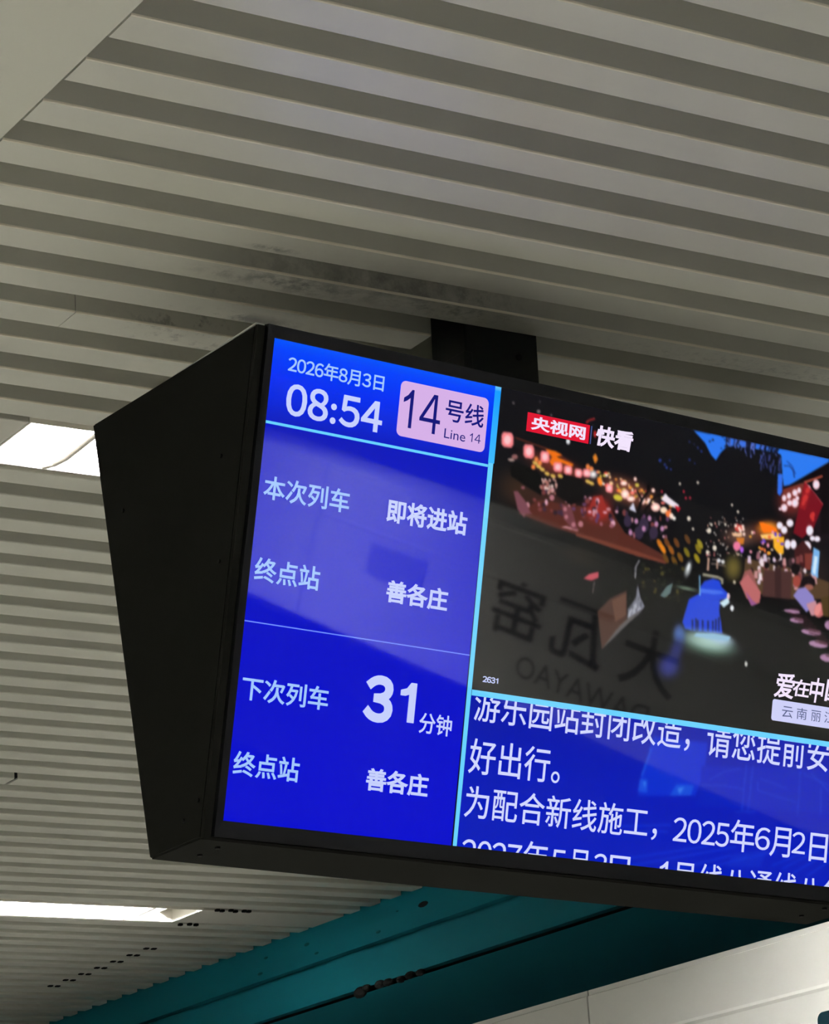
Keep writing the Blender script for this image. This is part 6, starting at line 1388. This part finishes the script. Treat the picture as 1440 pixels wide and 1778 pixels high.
 (1,(190,196,196),(30,34,30),[7631,2123],[[7713,2128],[7689,2199],[7654,2254],[7614,2284],[7577,2281],[7551,2248],[7541,2189],[7549,2117],[7573,2047],[7608,1991],[7648,1961],[7685,1963],[7711,1997],[7721,2056]]),
 (0,(226,232,236),[[7661,2086],[7649,2123],[7632,2144],[7618,2144],[7612,2120],[7616,2084],[7628,2047],[7644,2025],[7659,2026],[7665,2050]]),
 (0,(70,66,30),[[6815,2287],[6812,2300],[6802,2309],[6789,2310],[6777,2305],[6772,2293],[6774,2281],[6784,2272],[6798,2270],[6809,2276]]),
 (0,(30,34,24),[[6816,2173],[6810,2193],[6789,2208],[6762,2212],[6738,2203],[6728,2185],[6734,2165],[6755,2150],[6782,2146],[6806,2155]]),
 (0,(30,34,24),[[7032,2229],[7029,2242],[7019,2252],[7006,2254],[6995,2247],[6989,2235],[6992,2222],[7002,2213],[7015,2211],[7026,2217]]),
 (0,(70,66,30),[[6834,2499],[6830,2510],[6819,2518],[6804,2520],[6791,2515],[6785,2506],[6789,2495],[6800,2487],[6815,2485],[6828,2489]]),
 (0,(30,34,24),[[7517,2504],[7514,2525],[7499,2539],[7480,2542],[7462,2532],[7454,2513],[7458,2492],[7472,2478],[7492,2475],[7509,2485]]),
 (0,(30,34,24),[[7231,2220],[7224,2238],[7203,2251],[7175,2255],[7152,2248],[7141,2233],[7148,2216],[7169,2202],[7197,2198],[7221,2205]]),
 (0,(70,66,30),[[6845,2233],[6843,2254],[6831,2268],[6816,2270],[6801,2260],[6794,2241],[6797,2220],[6808,2206],[6824,2204],[6838,2214]]),
 (0,(30,34,24),[[7535,2608],[7530,2631],[7514,2646],[7492,2649],[7473,2638],[7464,2618],[7469,2595],[7485,2580],[7506,2577],[7526,2588]]),
 (0,(30,34,24),[[7377,2593],[7370,2609],[7348,2622],[7320,2626],[7297,2619],[7287,2605],[7293,2588],[7315,2576],[7343,2572],[7366,2578]]),
 (0,(70,66,30),[[7039,2389],[7035,2401],[7021,2410],[7004,2413],[6989,2407],[6982,2397],[6986,2384],[7000,2375],[7017,2372],[7032,2378]]),
 (0,(30,34,24),[[7509,2553],[7507,2567],[7498,2577],[7485,2579],[7474,2572],[7469,2558],[7471,2544],[7480,2534],[7493,2532],[7503,2540]]),
 (0,(30,34,24),[[7166,2153],[7165,2170],[7159,2182],[7151,2183],[7142,2174],[7138,2157],[7139,2140],[7144,2128],[7153,2127],[7161,2136]]),
 (0,(70,66,30),[[7070,2549],[7064,2564],[7047,2574],[7024,2578],[7005,2572],[6996,2559],[7002,2545],[7019,2534],[7042,2531],[7061,2537]]),
 (0,(30,34,24),[[7243,2356],[7238,2371],[7219,2381],[7196,2385],[7176,2379],[7167,2367],[7173,2353],[7191,2342],[7215,2339],[7235,2344]]),
 (0,(30,34,24),[[7479,2448],[7474,2462],[7461,2472],[7443,2475],[7428,2469],[7421,2456],[7425,2442],[7438,2432],[7456,2430],[7472,2436]]),
 (0,(70,66,30),[[7286,2567],[7285,2590],[7278,2604],[7268,2606],[7258,2593],[7252,2572],[7253,2550],[7260,2535],[7270,2534],[7280,2546]]),
 (0,(30,34,24),[[7384,2210],[7383,2226],[7377,2238],[7368,2239],[7360,2230],[7355,2214],[7356,2197],[7362,2186],[7371,2184],[7379,2194]]),
 (0,(30,34,24),[[6898,2665],[6895,2680],[6882,2690],[6864,2692],[6849,2686],[6842,2672],[6846,2658],[6859,2647],[6876,2645],[6891,2652]]),
 (0,(70,66,30),[[6838,2440],[6834,2458],[6817,2471],[6795,2474],[6776,2466],[6768,2450],[6772,2433],[6789,2420],[6811,2417],[6830,2425]]),
 (0,(30,34,24),[[7587,2465],[7582,2481],[7565,2493],[7542,2496],[7523,2489],[7515,2475],[7520,2459],[7537,2447],[7559,2444],[7578,2451]]),
 (0,(30,34,24),[[7224,2412],[7218,2434],[7197,2450],[7170,2454],[7146,2444],[7135,2425],[7141,2402],[7162,2386],[7189,2382],[7213,2392]]),
 (0,(70,66,30),[[6907,2225],[6902,2238],[6884,2249],[6861,2252],[6842,2247],[6833,2235],[6839,2222],[6857,2211],[6879,2208],[6899,2213]]),
 (0,(30,34,24),[[7072,2224],[7070,2236],[7063,2244],[7054,2246],[7045,2240],[7041,2229],[7043,2217],[7050,2209],[7059,2207],[7067,2213]]),
 (0,(30,34,24),[[7411,2413],[7408,2433],[7395,2447],[7377,2449],[7361,2440],[7354,2421],[7357,2401],[7370,2388],[7388,2385],[7403,2395]]),
 (0,(70,66,30),[[7311,2206],[7309,2215],[7302,2221],[7293,2223],[7285,2218],[7281,2210],[7283,2201],[7290,2194],[7299,2193],[7307,2197]]),
 (0,(30,34,24),[[6839,2471],[6838,2490],[6829,2503],[6817,2504],[6806,2494],[6801,2477],[6802,2458],[6811,2445],[6822,2443],[6833,2453]]),
 (0,(30,34,24),[[6865,2495],[6862,2509],[6850,2519],[6834,2521],[6820,2515],[6814,2503],[6817,2489],[6829,2479],[6845,2477],[6859,2483]]),
 (0,(70,66,30),[[7497,2486],[7494,2510],[7479,2527],[7458,2529],[7440,2517],[7431,2495],[7435,2472],[7450,2455],[7470,2452],[7488,2464]]),
 (0,(30,34,24),[[7408,2082],[7404,2099],[7390,2111],[7371,2114],[7355,2106],[7348,2090],[7351,2073],[7366,2061],[7384,2058],[7401,2066]]),
 (0,(30,34,24),[[7236,2540],[7234,2558],[7224,2571],[7211,2573],[7199,2563],[7193,2546],[7195,2527],[7204,2514],[7218,2512],[7230,2522]]),
 (0,(70,66,30),[[7567,2126],[7562,2146],[7544,2160],[7522,2163],[7502,2154],[7493,2137],[7498,2118],[7515,2104],[7538,2101],[7558,2109]]),
 (0,(30,34,24),[[7157,2617],[7155,2631],[7148,2639],[7138,2641],[7129,2634],[7124,2622],[7126,2609],[7133,2600],[7143,2599],[7152,2605]]),
 (0,(30,34,24),[[7466,2556],[7460,2570],[7441,2581],[7416,2585],[7395,2579],[7386,2567],[7392,2553],[7411,2542],[7436,2538],[7457,2544]]),
 (0,(70,66,30),[[7183,2253],[7178,2276],[7159,2293],[7135,2296],[7113,2286],[7103,2265],[7108,2242],[7127,2225],[7151,2222],[7173,2233]]),
 (0,(30,34,24),[[7311,2183],[7307,2205],[7291,2220],[7270,2223],[7252,2213],[7243,2193],[7247,2171],[7262,2155],[7283,2152],[7302,2163]]),
 (0,(30,34,24),[[7513,2334],[7509,2354],[7492,2369],[7469,2372],[7449,2362],[7440,2344],[7445,2324],[7462,2309],[7485,2306],[7504,2316]]),
 (0,(70,66,30),[[7077,2507],[7073,2524],[7059,2536],[7039,2539],[7023,2531],[7015,2516],[7019,2499],[7034,2487],[7053,2484],[7070,2492]]),
 (0,(30,34,24),[[7114,2361],[7111,2380],[7099,2393],[7083,2395],[7068,2386],[7061,2369],[7064,2350],[7076,2337],[7093,2334],[7107,2344]]),
 (0,(30,34,24),[[7235,2417],[7234,2436],[7224,2449],[7212,2451],[7200,2441],[7194,2423],[7196,2404],[7205,2391],[7218,2389],[7229,2399]]),
 (0,(70,66,30),[[7142,2171],[7138,2184],[7126,2193],[7110,2195],[7096,2190],[7090,2179],[7093,2166],[7106,2157],[7122,2155],[7135,2160]]),
 (0,(74,50,42),[[5994,2983],[6216,2756],[6505,2599],[6552,3015],[6463,3135],[6136,3535]]),
 (0,(98,68,56),[[6243,2788],[6499,2645],[6535,2964],[6346,3097]]),
 (0,(120,122,134),[[6558,2871],[6686,2691],[6696,2473],[6777,2679],[6870,2792],[6760,2934],[6569,3067]]),
 (0,(164,166,178),[[6576,2922],[6695,2762],[6806,2837],[6563,3014]]),
 (0,(92,88,88),[[6563,3014],[6872,2810],[6136,3535],[6380,3199]]),
 (0,(170,170,176),[[6681,2119],[6625,2227],[6643,2232],[6700,2124]]),
 (0,(170,170,176),[[6624,2230],[6633,2409],[6653,2407],[6644,2228]]),
 (0,(60,60,66),[[6743,2666],[6726,2722],[6737,2724],[6754,2667]]),
 (0,(60,60,66),[[6652,2670],[6664,2722],[6675,2720],[6663,2668]]),
 (0,(60,60,66),[[6575,2673],[6571,2728],[6582,2727],[6586,2673]]),
 (0,(60,60,66),[[6648,2682],[6666,2734],[6677,2731],[6658,2679]]),
 (0,(60,60,66),[[6782,2760],[6794,2813],[6805,2810],[6793,2758]]),
 (0,(60,60,66),[[6640,2898],[6622,2954],[6633,2955],[6651,2899]]),
 (0,(60,60,66),[[6650,2821],[6633,2877],[6644,2878],[6661,2822]]),
 (0,(60,60,66),[[6720,2827],[6721,2881],[6732,2880],[6731,2826]]),
 (0,(60,60,66),[[6787,2736],[6787,2790],[6798,2790],[6799,2735]]),
 (0,(60,60,66),[[6792,2874],[6823,2924],[6833,2919],[6802,2869]]),
 (0,(60,60,66),[[6601,2821],[6580,2878],[6591,2880],[6612,2823]]),
 (0,(60,60,66),[[6696,2853],[6717,2905],[6728,2901],[6706,2850]]),
 (0,(60,60,66),[[6629,2790],[6616,2846],[6627,2847],[6640,2791]]),
 (0,(60,60,66),[[6715,2787],[6748,2837],[6758,2832],[6725,2783]]),
 (0,(186,78,90),[[5676,2545],[5777,2459],[5950,2399],[5960,2487],[5833,2550]]),
 (0,(120,110,106),[[5880,2551],[5867,2731],[5885,2731],[5898,2550]]),
 (0,(90,110,110),[[7136,2593],[7257,2431],[7365,2361],[7337,2529],[7231,2616]]),
 (0,(200,40,44),[[5478,257],[5528,207],[5508,195],[5458,245]]),
 (0,(200,40,44),[[5523,211],[5630,165],[5620,146],[5513,192]]),
 (0,(200,40,44),[[5678,381],[5677,413],[5666,435],[5649,438],[5634,421],[5625,390],[5627,358],[5638,337],[5654,334],[5670,351]]),
]
NOTICE_ART = [
 (0,(4,44,205),[[7270,4697],[8302,4676],[8291,5114],[8154,5494],[7053,5603],[7080,5330],[7204,4886]]),
 (0,(2,30,188),[[8221,5029],[10786,4832],[10860,5511],[8170,5630],[8238,5440]]),
 (0,(22,76,216),[[7067,5342],[7213,5350],[7225,5536],[7046,5536]]),
 (0,(60,120,230),[[7129,5381],[7188,5386],[7170,5479]]),
 (0,(22,76,216),[[7769,5355],[8113,5334],[8066,5499],[7652,5544]]),
 (0,(60,120,230),[[7791,5416],[7934,5379],[7844,5502]]),
 (0,(40,100,225),[[7220,4881],[7079,5304],[7104,5308],[7245,4885]]),
 (0,(30,80,215),[[7290,4670],[7185,4909],[7199,4912],[7303,4673]]),
 (0,(34,78,214),[[8397,5234],[8680,5079],[8672,5069],[8389,5225]]),
 (0,(34,78,214),[[8678,5079],[8988,5001],[8984,4990],[8674,5068]]),
 (0,(34,78,214),[[8255,5330],[8700,5285],[8698,5274],[8254,5318]]),
 (0,(34,78,214),[[8698,5285],[9095,5310],[9097,5298],[8700,5274]]),
 (0,(34,78,214),[[9091,4914],[9079,5634],[9094,5634],[9106,4914]]),
 (0,(34,78,214),[[9229,4923],[9199,5622],[9214,5622],[9244,4923]]),
 (0,(34,78,214),[[9345,5144],[9362,5294],[9377,5292],[9360,5143]]),
 (0,(34,78,214),[[9368,5299],[10152,5396],[10155,5385],[9371,5287]]),
 (0,(34,78,214),[[9393,5110],[9944,5206],[9948,5195],[9397,5099]]),
 (0,(34,78,214),[[10188,4917],[10206,5596],[10221,5596],[10204,4916]]),
 (0,(34,78,214),[[10259,4951],[10809,5072],[10814,5061],[10264,4940]]),
 (0,(34,78,214),[[10411,4922],[10817,5165],[10827,5155],[10421,4913]]),
 (0,(34,78,214),[[10636,5131],[10679,5528],[10695,5527],[10652,5130]]),
 (0,(34,78,214),[[8953,5664],[9360,5625],[9359,5613],[8952,5652]]),
 (0,(16,60,220),[[6821,6577],[8476,6228],[8471,6210],[6816,6560]]),
 (0,(16,60,220),[[7030,6648],[9044,6189],[9037,6171],[7024,6631]]),
 (0,(16,60,220),[[6764,6089],[7736,5977],[7734,5959],[6761,6072]]),
 (0,(16,60,220),[[6859,6170],[7690,6083],[7687,6065],[6857,6153]]),
 (0,(16,60,220),[[7871,6633],[8968,6322],[8961,6305],[7864,6616]]),
 (0,(16,60,220),[[8458,6583],[9272,6319],[9263,6302],[8449,6567]]),
 (0,(16,60,220),[[9994,6441],[10917,5986],[10903,5971],[9981,6426]]),
 (0,(16,60,220),[[10217,6492],[10930,6103],[10915,6088],[10203,6477]]),
 (0,(16,60,220),[[10502,6515],[10945,6243],[10930,6228],[10486,6501]]),
 (0,(16,60,220),[[9774,6414],[10579,6087],[10567,6071],[9762,6398]]),
 (0,(16,60,220),[[9038,6408],[9869,6174],[9861,6156],[9031,6391]]),
 (0,(10,48,206),[[9012,6282],[8885,6500],[8905,6506],[9032,6289]]),
 (0,(10,48,206),[[9060,6274],[8933,6496],[8952,6502],[9079,6280]]),
 (0,(10,48,206),[[9107,6265],[8981,6492],[9000,6498],[9127,6271]]),
 (0,(10,48,206),[[9155,6256],[9029,6488],[9048,6494],[9174,6262]]),
 (0,(10,48,206),[[9202,6248],[9077,6484],[9096,6490],[9222,6253]]),
 (0,(10,48,206),[[9250,6239],[9125,6480],[9144,6486],[9270,6244]]),
 (0,(10,48,206),[[9298,6230],[9173,6476],[9193,6482],[9318,6235]]),
 (0,(10,48,206),[[9346,6221],[9221,6472],[9241,6477],[9365,6227]]),
 (0,(10,48,206),[[9393,6212],[9269,6468],[9289,6473],[9413,6218]]),
 (0,(10,48,206),[[9441,6204],[9317,6464],[9337,6469],[9461,6209]]),
 (0,(10,48,206),[[9489,6195],[9366,6460],[9386,6465],[9509,6200]]),
 (0,(10,48,206),[[9537,6186],[9414,6456],[9434,6461],[9557,6191]]),
 (0,(10,48,206),[[9585,6177],[9462,6452],[9483,6457],[9606,6182]]),
 (0,(10,48,206),[[9634,6168],[9511,6448],[9531,6452],[9654,6173]]),
]

# ------------------------------------------------------------------ the hanging information display
E1 = Vector((0.99830934, 0.04994754, -0.02972727))
E3 = Vector((-0.0499630, 0.99875104, 0.00022277))
E2 = Vector((0.02970126, 0.00126287, 0.99955802))
display = empty('information_display')
dm = Matrix((E1, E3, E2)).transposed().to_4x4()
dm.translation = Vector((1.8751, 3.2122, EYE + 1.4716))
display.matrix_world = dm
describe(display, 'black hanging passenger information display with a lit blue screen under the slatted ceiling', 'display')

DV, DW = 0.2443209, -0.9696944                # one metre down the tilted screen, in the casing's frame
SW, SH = 1.152, 0.6631                        # lit screen


def onscreen(a, b, lift=0.0):
    return Vector((a, DV * b + DW * lift, DW * b - DV * lift))


# casing: wide at the top, narrow below, a tilted face on either side
P0 = onscreen(0, -0.0145, -0.004)
P1 = onscreen(0, 0.6900, -0.004)
bm = bmesh.new()
prism_x(bm, [(P0.y, P0.z), (P1.y, P1.z), (0.3105, P1.z - 0.001), (0.4660, 0.0232)], -0.0280, 1.1810)
bmesh.ops.bevel(bm, geom=list(bm.edges), offset=0.003, segments=2, affect='EDGES')
casing = link('casing', bm, M_CASE, display)

bm = bmesh.new()
box(bm, -0.02, 1.173, 0.012, 0.455, 0.0205, 0.0235)  # unseen pale plate added to bounce light onto the slats above
link('bounce_plate', bm, M_BOUNCE, display)

bm = bmesh.new()                              # front frame around the glass


def ring(bm, o, i, lift_o, lift_i, base):
    oa, ob, oc, od = o
    ia, ib, ic, id_ = i
    O = [onscreen(oa, oc, base), onscreen(ob, oc, base), onscreen(ob, od, base), onscreen(oa, od, base)]
    F = [onscreen(oa, oc, lift_o), onscreen(ob, oc, lift_o), onscreen(ob, od, lift_o), onscreen(oa, od, lift_o)]
    I = [onscreen(ia, ic, lift_i), onscreen(ib, ic, lift_i), onscreen(ib, id_, lift_i), onscreen(ia, id_, lift_i)]
    K = [onscreen(ia, ic, base), onscreen(ib, ic, base), onscreen(ib, id_, base), onscreen(ia, id_, base)]
    rs = [[bm.verts.new(p) for p in q] for q in (O, F, I, K)]
    fs = []
    for p, q in zip(rs, rs[1:] + rs[:1]):
        for k in range(4):
            fs.append(bm.faces.new((p[k], p[(k + 1) % 4], q[(k + 1) % 4], q[k])))
    bmesh.ops.recalc_face_normals(bm, faces=fs)


ring(bm, (-0.0125, SW + 0.0125, -0.0170, 0.6855), (0.0, SW, 0.0, SH), 0.0055, 0.0035, -0.006)
link('front_frame', bm, M_BEZEL, display)
bm = bmesh.new()                              # thin outer lip with a groove before the frame
ring(bm, (-0.0270, SW + 0.0270, -0.0140, 0.6895), (-0.0150, SW + 0.0150, -0.0140 + 0.0005, 0.6868), 0.001, 0.001, -0.006)
link('outer_lip', bm, M_CASE, display)

bm = bmesh.new()
bx0, bx1 = 0.484, 0.624
box(bm, bx0, bx1, 0.209, 0.300, 0.022, 0.345, 0.003)
link('mounting_post', bm, M_POST, display)
bm = bmesh.new()
box(bm, bx0 - 0.006, bx0 + 0.01, 0.205, 0.30, 0.022, 0.150, 0.002)
link('post_sleeve', bm, M_POST, display)
bm = bmesh.new()
cyl(bm, (0.585, 0.2085, 0.160), (0, -1, 0), 0.006, 0.004)
link('screw', bm, M_SCREW, display)
for x, y in ((0.0208, 0.2564), (0.0191, 0.2061), (1.119, 0.2529), (1.1155, 0.1953)):
    bm = bmesh.new()
    cyl(bm, (x, y, P1.z - 0.0012), (0, 0, -1), 0.0042, 0.004)
    link('screw', bm, M_SCREW, display)
for y, z in ((0.3732, -0.1415), (0.0976, -0.1463), (0.108, -0.2962), (0.215, -0.635), (0.175, -0.615)):
    bm = bmesh.new()
    cyl(bm, (-0.0285, y, z), (-1, 0, 0), 0.0035, 0.004)
    link('screw', bm, M_SCREW, display)

# the screen itself
bm = bmesh.new()
fr = [(0, 0), (SW, 0), (SW, SH), (0, SH)]
a_ = [bm.verts.new(onscreen(p, q, -0.006)) for p, q in fr]
b_ = [bm.verts.new(onscreen(p, q, 0.0)) for p, q in fr]
for k in range(4):
    bm.faces.new((a_[k], a_[(k + 1) % 4], b_[(k + 1) % 4], b_[k]))
bm.faces.new(a_)
bm.faces.new(b_)
bmesh.ops.recalc_face_normals(bm, faces=list(bm.faces))
screen = link('screen', bm, screen_mat('screen_black', (10, 10, 12)), display)
screen['label'] = 'lit screen with the timetable at left and a night video at right'


def patch(name, mat, pts, lift, parent=None):
    bm = bmesh.new()
    bm.faces.new([bm.verts.new(onscreen(p, q, lift)) for p, q in pts])
    face_viewer(bm)
    return link(name, bm, mat, parent or screen)


NV = onscreen(0, 0, 1)


def face_viewer(bm):
    bm.normal_update()
    for f in bm.faces:
        if f.normal.dot(NV) < 0:
            f.normal_flip()


def rect(x0, x1, y0, y1):
    return [(x0, y0), (x1, y0), (x1, y1), (x0, y1)]


def graded(name, x0, x1, y0, y1, stops, lift, gain=1.0):
    """A screen field whose displayed colour runs down through the given stops."""
    bm = bmesh.new()
    lay = bm.loops.layers.float_color.new('Col')
    rows = [(y0 + (y1 - y0) * t, lin(c)) for t, c in stops]
    for (ya, ca), (yb, cb) in zip(rows, rows[1:]):
        f = bm.faces.new([bm.verts.new(onscreen(p, q, lift)) for p, q in rect(x0, x1, ya, yb)])
        for lp, c in zip(f.loops, (ca, ca, cb, cb)):
            lp[lay] = (*c, 1)
    face_viewer(bm)
    return link(name, bm, M_PICTURE, screen)


M_PICTURE = screen_mat('screen_picture')
M_CYAN = screen_mat('screen_cyan', (104, 208, 255))
M_THIN = screen_mat('screen_thin_line', (120, 150, 255))
M_PALE = screen_mat('screen_pale_text', (196, 206, 250))
M_LABEL = screen_mat('screen_label_text', (160, 196, 248))
M_NOTICE = screen_mat('screen_notice_text', (206, 212, 252))
M_BADGE = screen_mat('screen_badge', (214, 176, 232))
M_NAVY = screen_mat('screen_navy', (20, 24, 122))
M_RED = screen_mat('screen_red', (222, 22, 50))
M_WHITE = screen_mat('screen_white', (240, 226, 250))
M_PLACE = screen_mat('screen_place_label', (204, 206, 246))
M_INKBLUE = screen_mat('screen_ink_blue', (66, 78, 130))

XD0, XD1 = 0.3782, 0.3880                     # divider between timetable and video
HY0, HY1 = 0.1147, 0.1186                     # line under the header
VY0, VY1 = 0.4395, 0.4478                     # line under the video
graded('header_field', 0, XD0, 0, HY0, ((0, (2, 84, 250)), (0.12, (0, 66, 252)), (0.45, (0, 48, 246)), (1, (2, 26, 196))), 0.0002)
graded('timetable_field', 0, XD0, HY1, SH, ((0, (3, 20, 190)), (0.35, (4, 16, 196)), (0.55, (2, 10, 200)), (1, (2, 8, 208))), 0.0002)
patch('header_line', M_CYAN, rect(0, XD0, HY0, HY1), 0.0004)
patch('timetable_line', M_THIN, rect(0, XD0, 0.3908, 0.3923), 0.0004)
graded('divider_line', 0.3779, 0.3886, 0, 0.112, ((0, (110, 200, 255)), (0.06, (20, 156, 255)), (1, (60, 186, 255))), 0.0005)
patch('divider_line', M_CYAN, [(0.3784, 0.112), (0.3872, 0.112), (0.3876, SH), (0.3808, SH)], 0.0005)
patch('video_line', M_CYAN, rect(XD1, SW, VY0, VY1), 0.0008)


def rounded_patch(name, mat, x0, x1, y0, y1, r, lift):
    return patch(name, mat, rounded(x0, x1, y0, y1, r, 5), lift)


rounded_patch('line_badge', M_BADGE, 0.2157, 0.3693, 0.0201, 0.0994, 0.0085, 0.0004)


def paint(name, items, x0, x1, y0, y1, stops, nx, lift, soften):
    """A picture shown on the screen: painted on a fine grid, the way the screen's own pixels carry it."""
    ny = int(round(nx * (y1 - y0) / (x1 - x0)))
    sx, sy = (x1 - x0) / (nx - 1), (y1 - y0) / (ny - 1)
    t = np.linspace(0, 1, ny)
    img = np.stack([np.interp(t, [s[0] for s in stops], [s[1][k] for s in stops]) for k in range(3)], -1)
    img = np.repeat(img[:, None, :], nx, 1)
    sub = [(i + 0.5) / 3 - 0.5 for i in range(3)]
    for it in items:
        if it[0] == 0:
            pts = np.array([((p / 1e4 - x0) / sx, (q / 1e4 - y0) / sy) for p, q in it[2]])
            lo = np.maximum(np.floor(pts.min(0)) - 1, 0).astype(int)
            hi = np.minimum(np.ceil(pts.max(0)) + 2, (nx, ny)).astype(int)
            if (hi <= lo).any():
                continue
            gx, gy = np.meshgrid(np.arange(lo[0], hi[0]), np.arange(lo[1], hi[1]))
            cover = np.zeros(gx.shape)
            for ox in sub:
                for oy in sub:
                    X, Y = gx + ox, gy + oy
                    ins = np.zeros(gx.shape, bool)
                    for (ax, ay), (bx, by) in zip(pts, np.roll(pts, -1, 0)):
                        if ay != by:
                            ins ^= ((ay > Y) != (by > Y)) & (X < (bx - ax) * (Y - ay) / (by - ay) + ax)
                    cover += ins
            a = (cover / 9 * (it[3] if len(it) > 3 else 1.0))[..., None]
        else:
            c = np.array([(it[3][0] / 1e4 - x0) / sx, (it[3][1] / 1e4 - y0) / sy])
            rim = np.array([((p / 1e4 - x0) / sx, (q / 1e4 - y0) / sy) for p, q in it[4]]) - c
            # the ellipse that the rim points lie on
            M = np.linalg.pinv(np.stack([rim[:, 0] ** 2, rim[:, 0] * rim[:, 1], rim[:, 1] ** 2], -1)) @ np.ones(len(rim))
            ext = np.abs(rim).max(0) * 1.25
            lo = np.maximum(np.floor(c - ext), 0).astype(int)
            hi = np.minimum(np.ceil(c + ext) + 1, (nx, ny)).astype(int)
            if (hi <= lo).any():
                continue
            gx, gy = np.meshgrid(np.arange(lo[0], hi[0]) - c[0], np.arange(lo[1], hi[1]) - c[1])
            r2 = M[0] * gx * gx + M[1] * gx * gy + M[2] * gy * gy
            a = (np.clip(1.25 - r2, 0, 1) * np.exp(-1.6 * r2))[..., None]
        s = img[lo[1]:hi[1], lo[0]:hi[0]]
        s += a * (np.array(it[1], float) - s)
    k = np.exp(-0.5 * (np.arange(-4, 5) / soften) ** 2)
    k /= k.sum()
    for ax in (0, 1):
        pad = [(4, 4) if i == ax else (0, 0) for i in range(3)]
        q = np.pad(img, pad, mode='edge')
        img = sum(k[i] * (q[i:i + ny] if ax == 0 else q[:, i:i + nx]) for i in range(9))
    v = img / 255
    col = np.where(v <= 0.04045, v / 12.92, ((v + 0.055) / 1.055) ** 2.4)
    co = [onscreen(x0 + sx * i, y0 + sy * j, lift) for j in range(ny) for i in range(nx)]
    fs = [(j * nx + i, (j + 1) * nx + i, (j + 1) * nx + i + 1, j * nx + i + 1) for j in range(ny - 1) for i in range(nx - 1)]
    me = bpy.data.meshes.new(name)
    me.from_pydata(co, [], fs)
    at = me.color_attributes.new('Col', 'FLOAT_COLOR', 'POINT')
    at.data.foreach_set('color', np.concatenate([col, np.ones((ny, nx, 1))], -1).astype(np.float32).ravel())
    me.materials.append(M_PICTURE)
    o = bpy.data.objects.new(name, me)
    COL.objects.link(o)
    o.parent = screen
    return o


paint('video_picture', PICTURE, XD1, SW, 0, VY0, ((0, (16, 15, 20)), (0.6, (12, 11, 13)), (1, (15, 15, 16))), 460, 0.0003, 0.75)
paint('notice_field', NOTICE_ART, XD1, SW, VY1, SH, ((0, (2, 20, 168)), (0.5, (2, 24, 184)), (1, (3, 28, 190))), 380, 0.0003, 0.8)
patch('logo_plate', M_RED, rect(0.4395, 0.5541, 0.0272, 0.0551), 0.0006)
patch('logo_bar', M_INKBLUE, rect(0.5565, 0.5588, 0.0278, 0.0548), 0.0006)
plate = rounded_patch('place_label', M_PLACE, 0.9515, 1.16, 0.3866, 0.4194, 0.004, 0.0006)

TEXT_MAT = {'badge_number': M_NAVY, 'badge_text': M_NAVY, 'caption_place': M_INKBLUE, 'row_label': M_LABEL,
            'date_text': M_LABEL, 'clock_text': M_PALE, 'notice_text': M_NOTICE, 'logo_text': M_WHITE,
            'caption_text': M_WHITE}
for nm, body, a0, a1, b0, b1, wt in TEXTS:
    bm = text_bm(body, wt, {'minutes_number': 0.66, 'clock_text': 0.62}.get(nm, 0.57))
    lean = 0.10 if body in ('快看', '爱', '在', '中', '国') else 0.0
    w, h = (a1 - a0) / 1e4, (b1 - b0) / 1e4
    lift = 0.0008 if nm in ('logo_text', 'caption_text', 'caption_place', 'frame_counter') else 0.0008
    fit(bm, lambda s, t: onscreen(a0 / 1e4 + w * s + lean * h * (t - 0.5), b1 / 1e4 - h * t, lift))
    y0 = VY1 if nm == 'notice_text' else 0.0
    for co, no in ((onscreen(SW, 0), (1, 0, 0)), (onscreen(0, SH), (0, DV, DW)), (onscreen(0, y0), (0, -DV, -DW))):
        bmesh.ops.bisect_plane(bm, geom=list(bm.verts) + list(bm.edges) + list(bm.faces), plane_co=co, plane_no=no,
                               clear_outer=True)
    face_viewer(bm)
    link(nm, bm, TEXT_MAT.get(nm, M_PALE), screen)
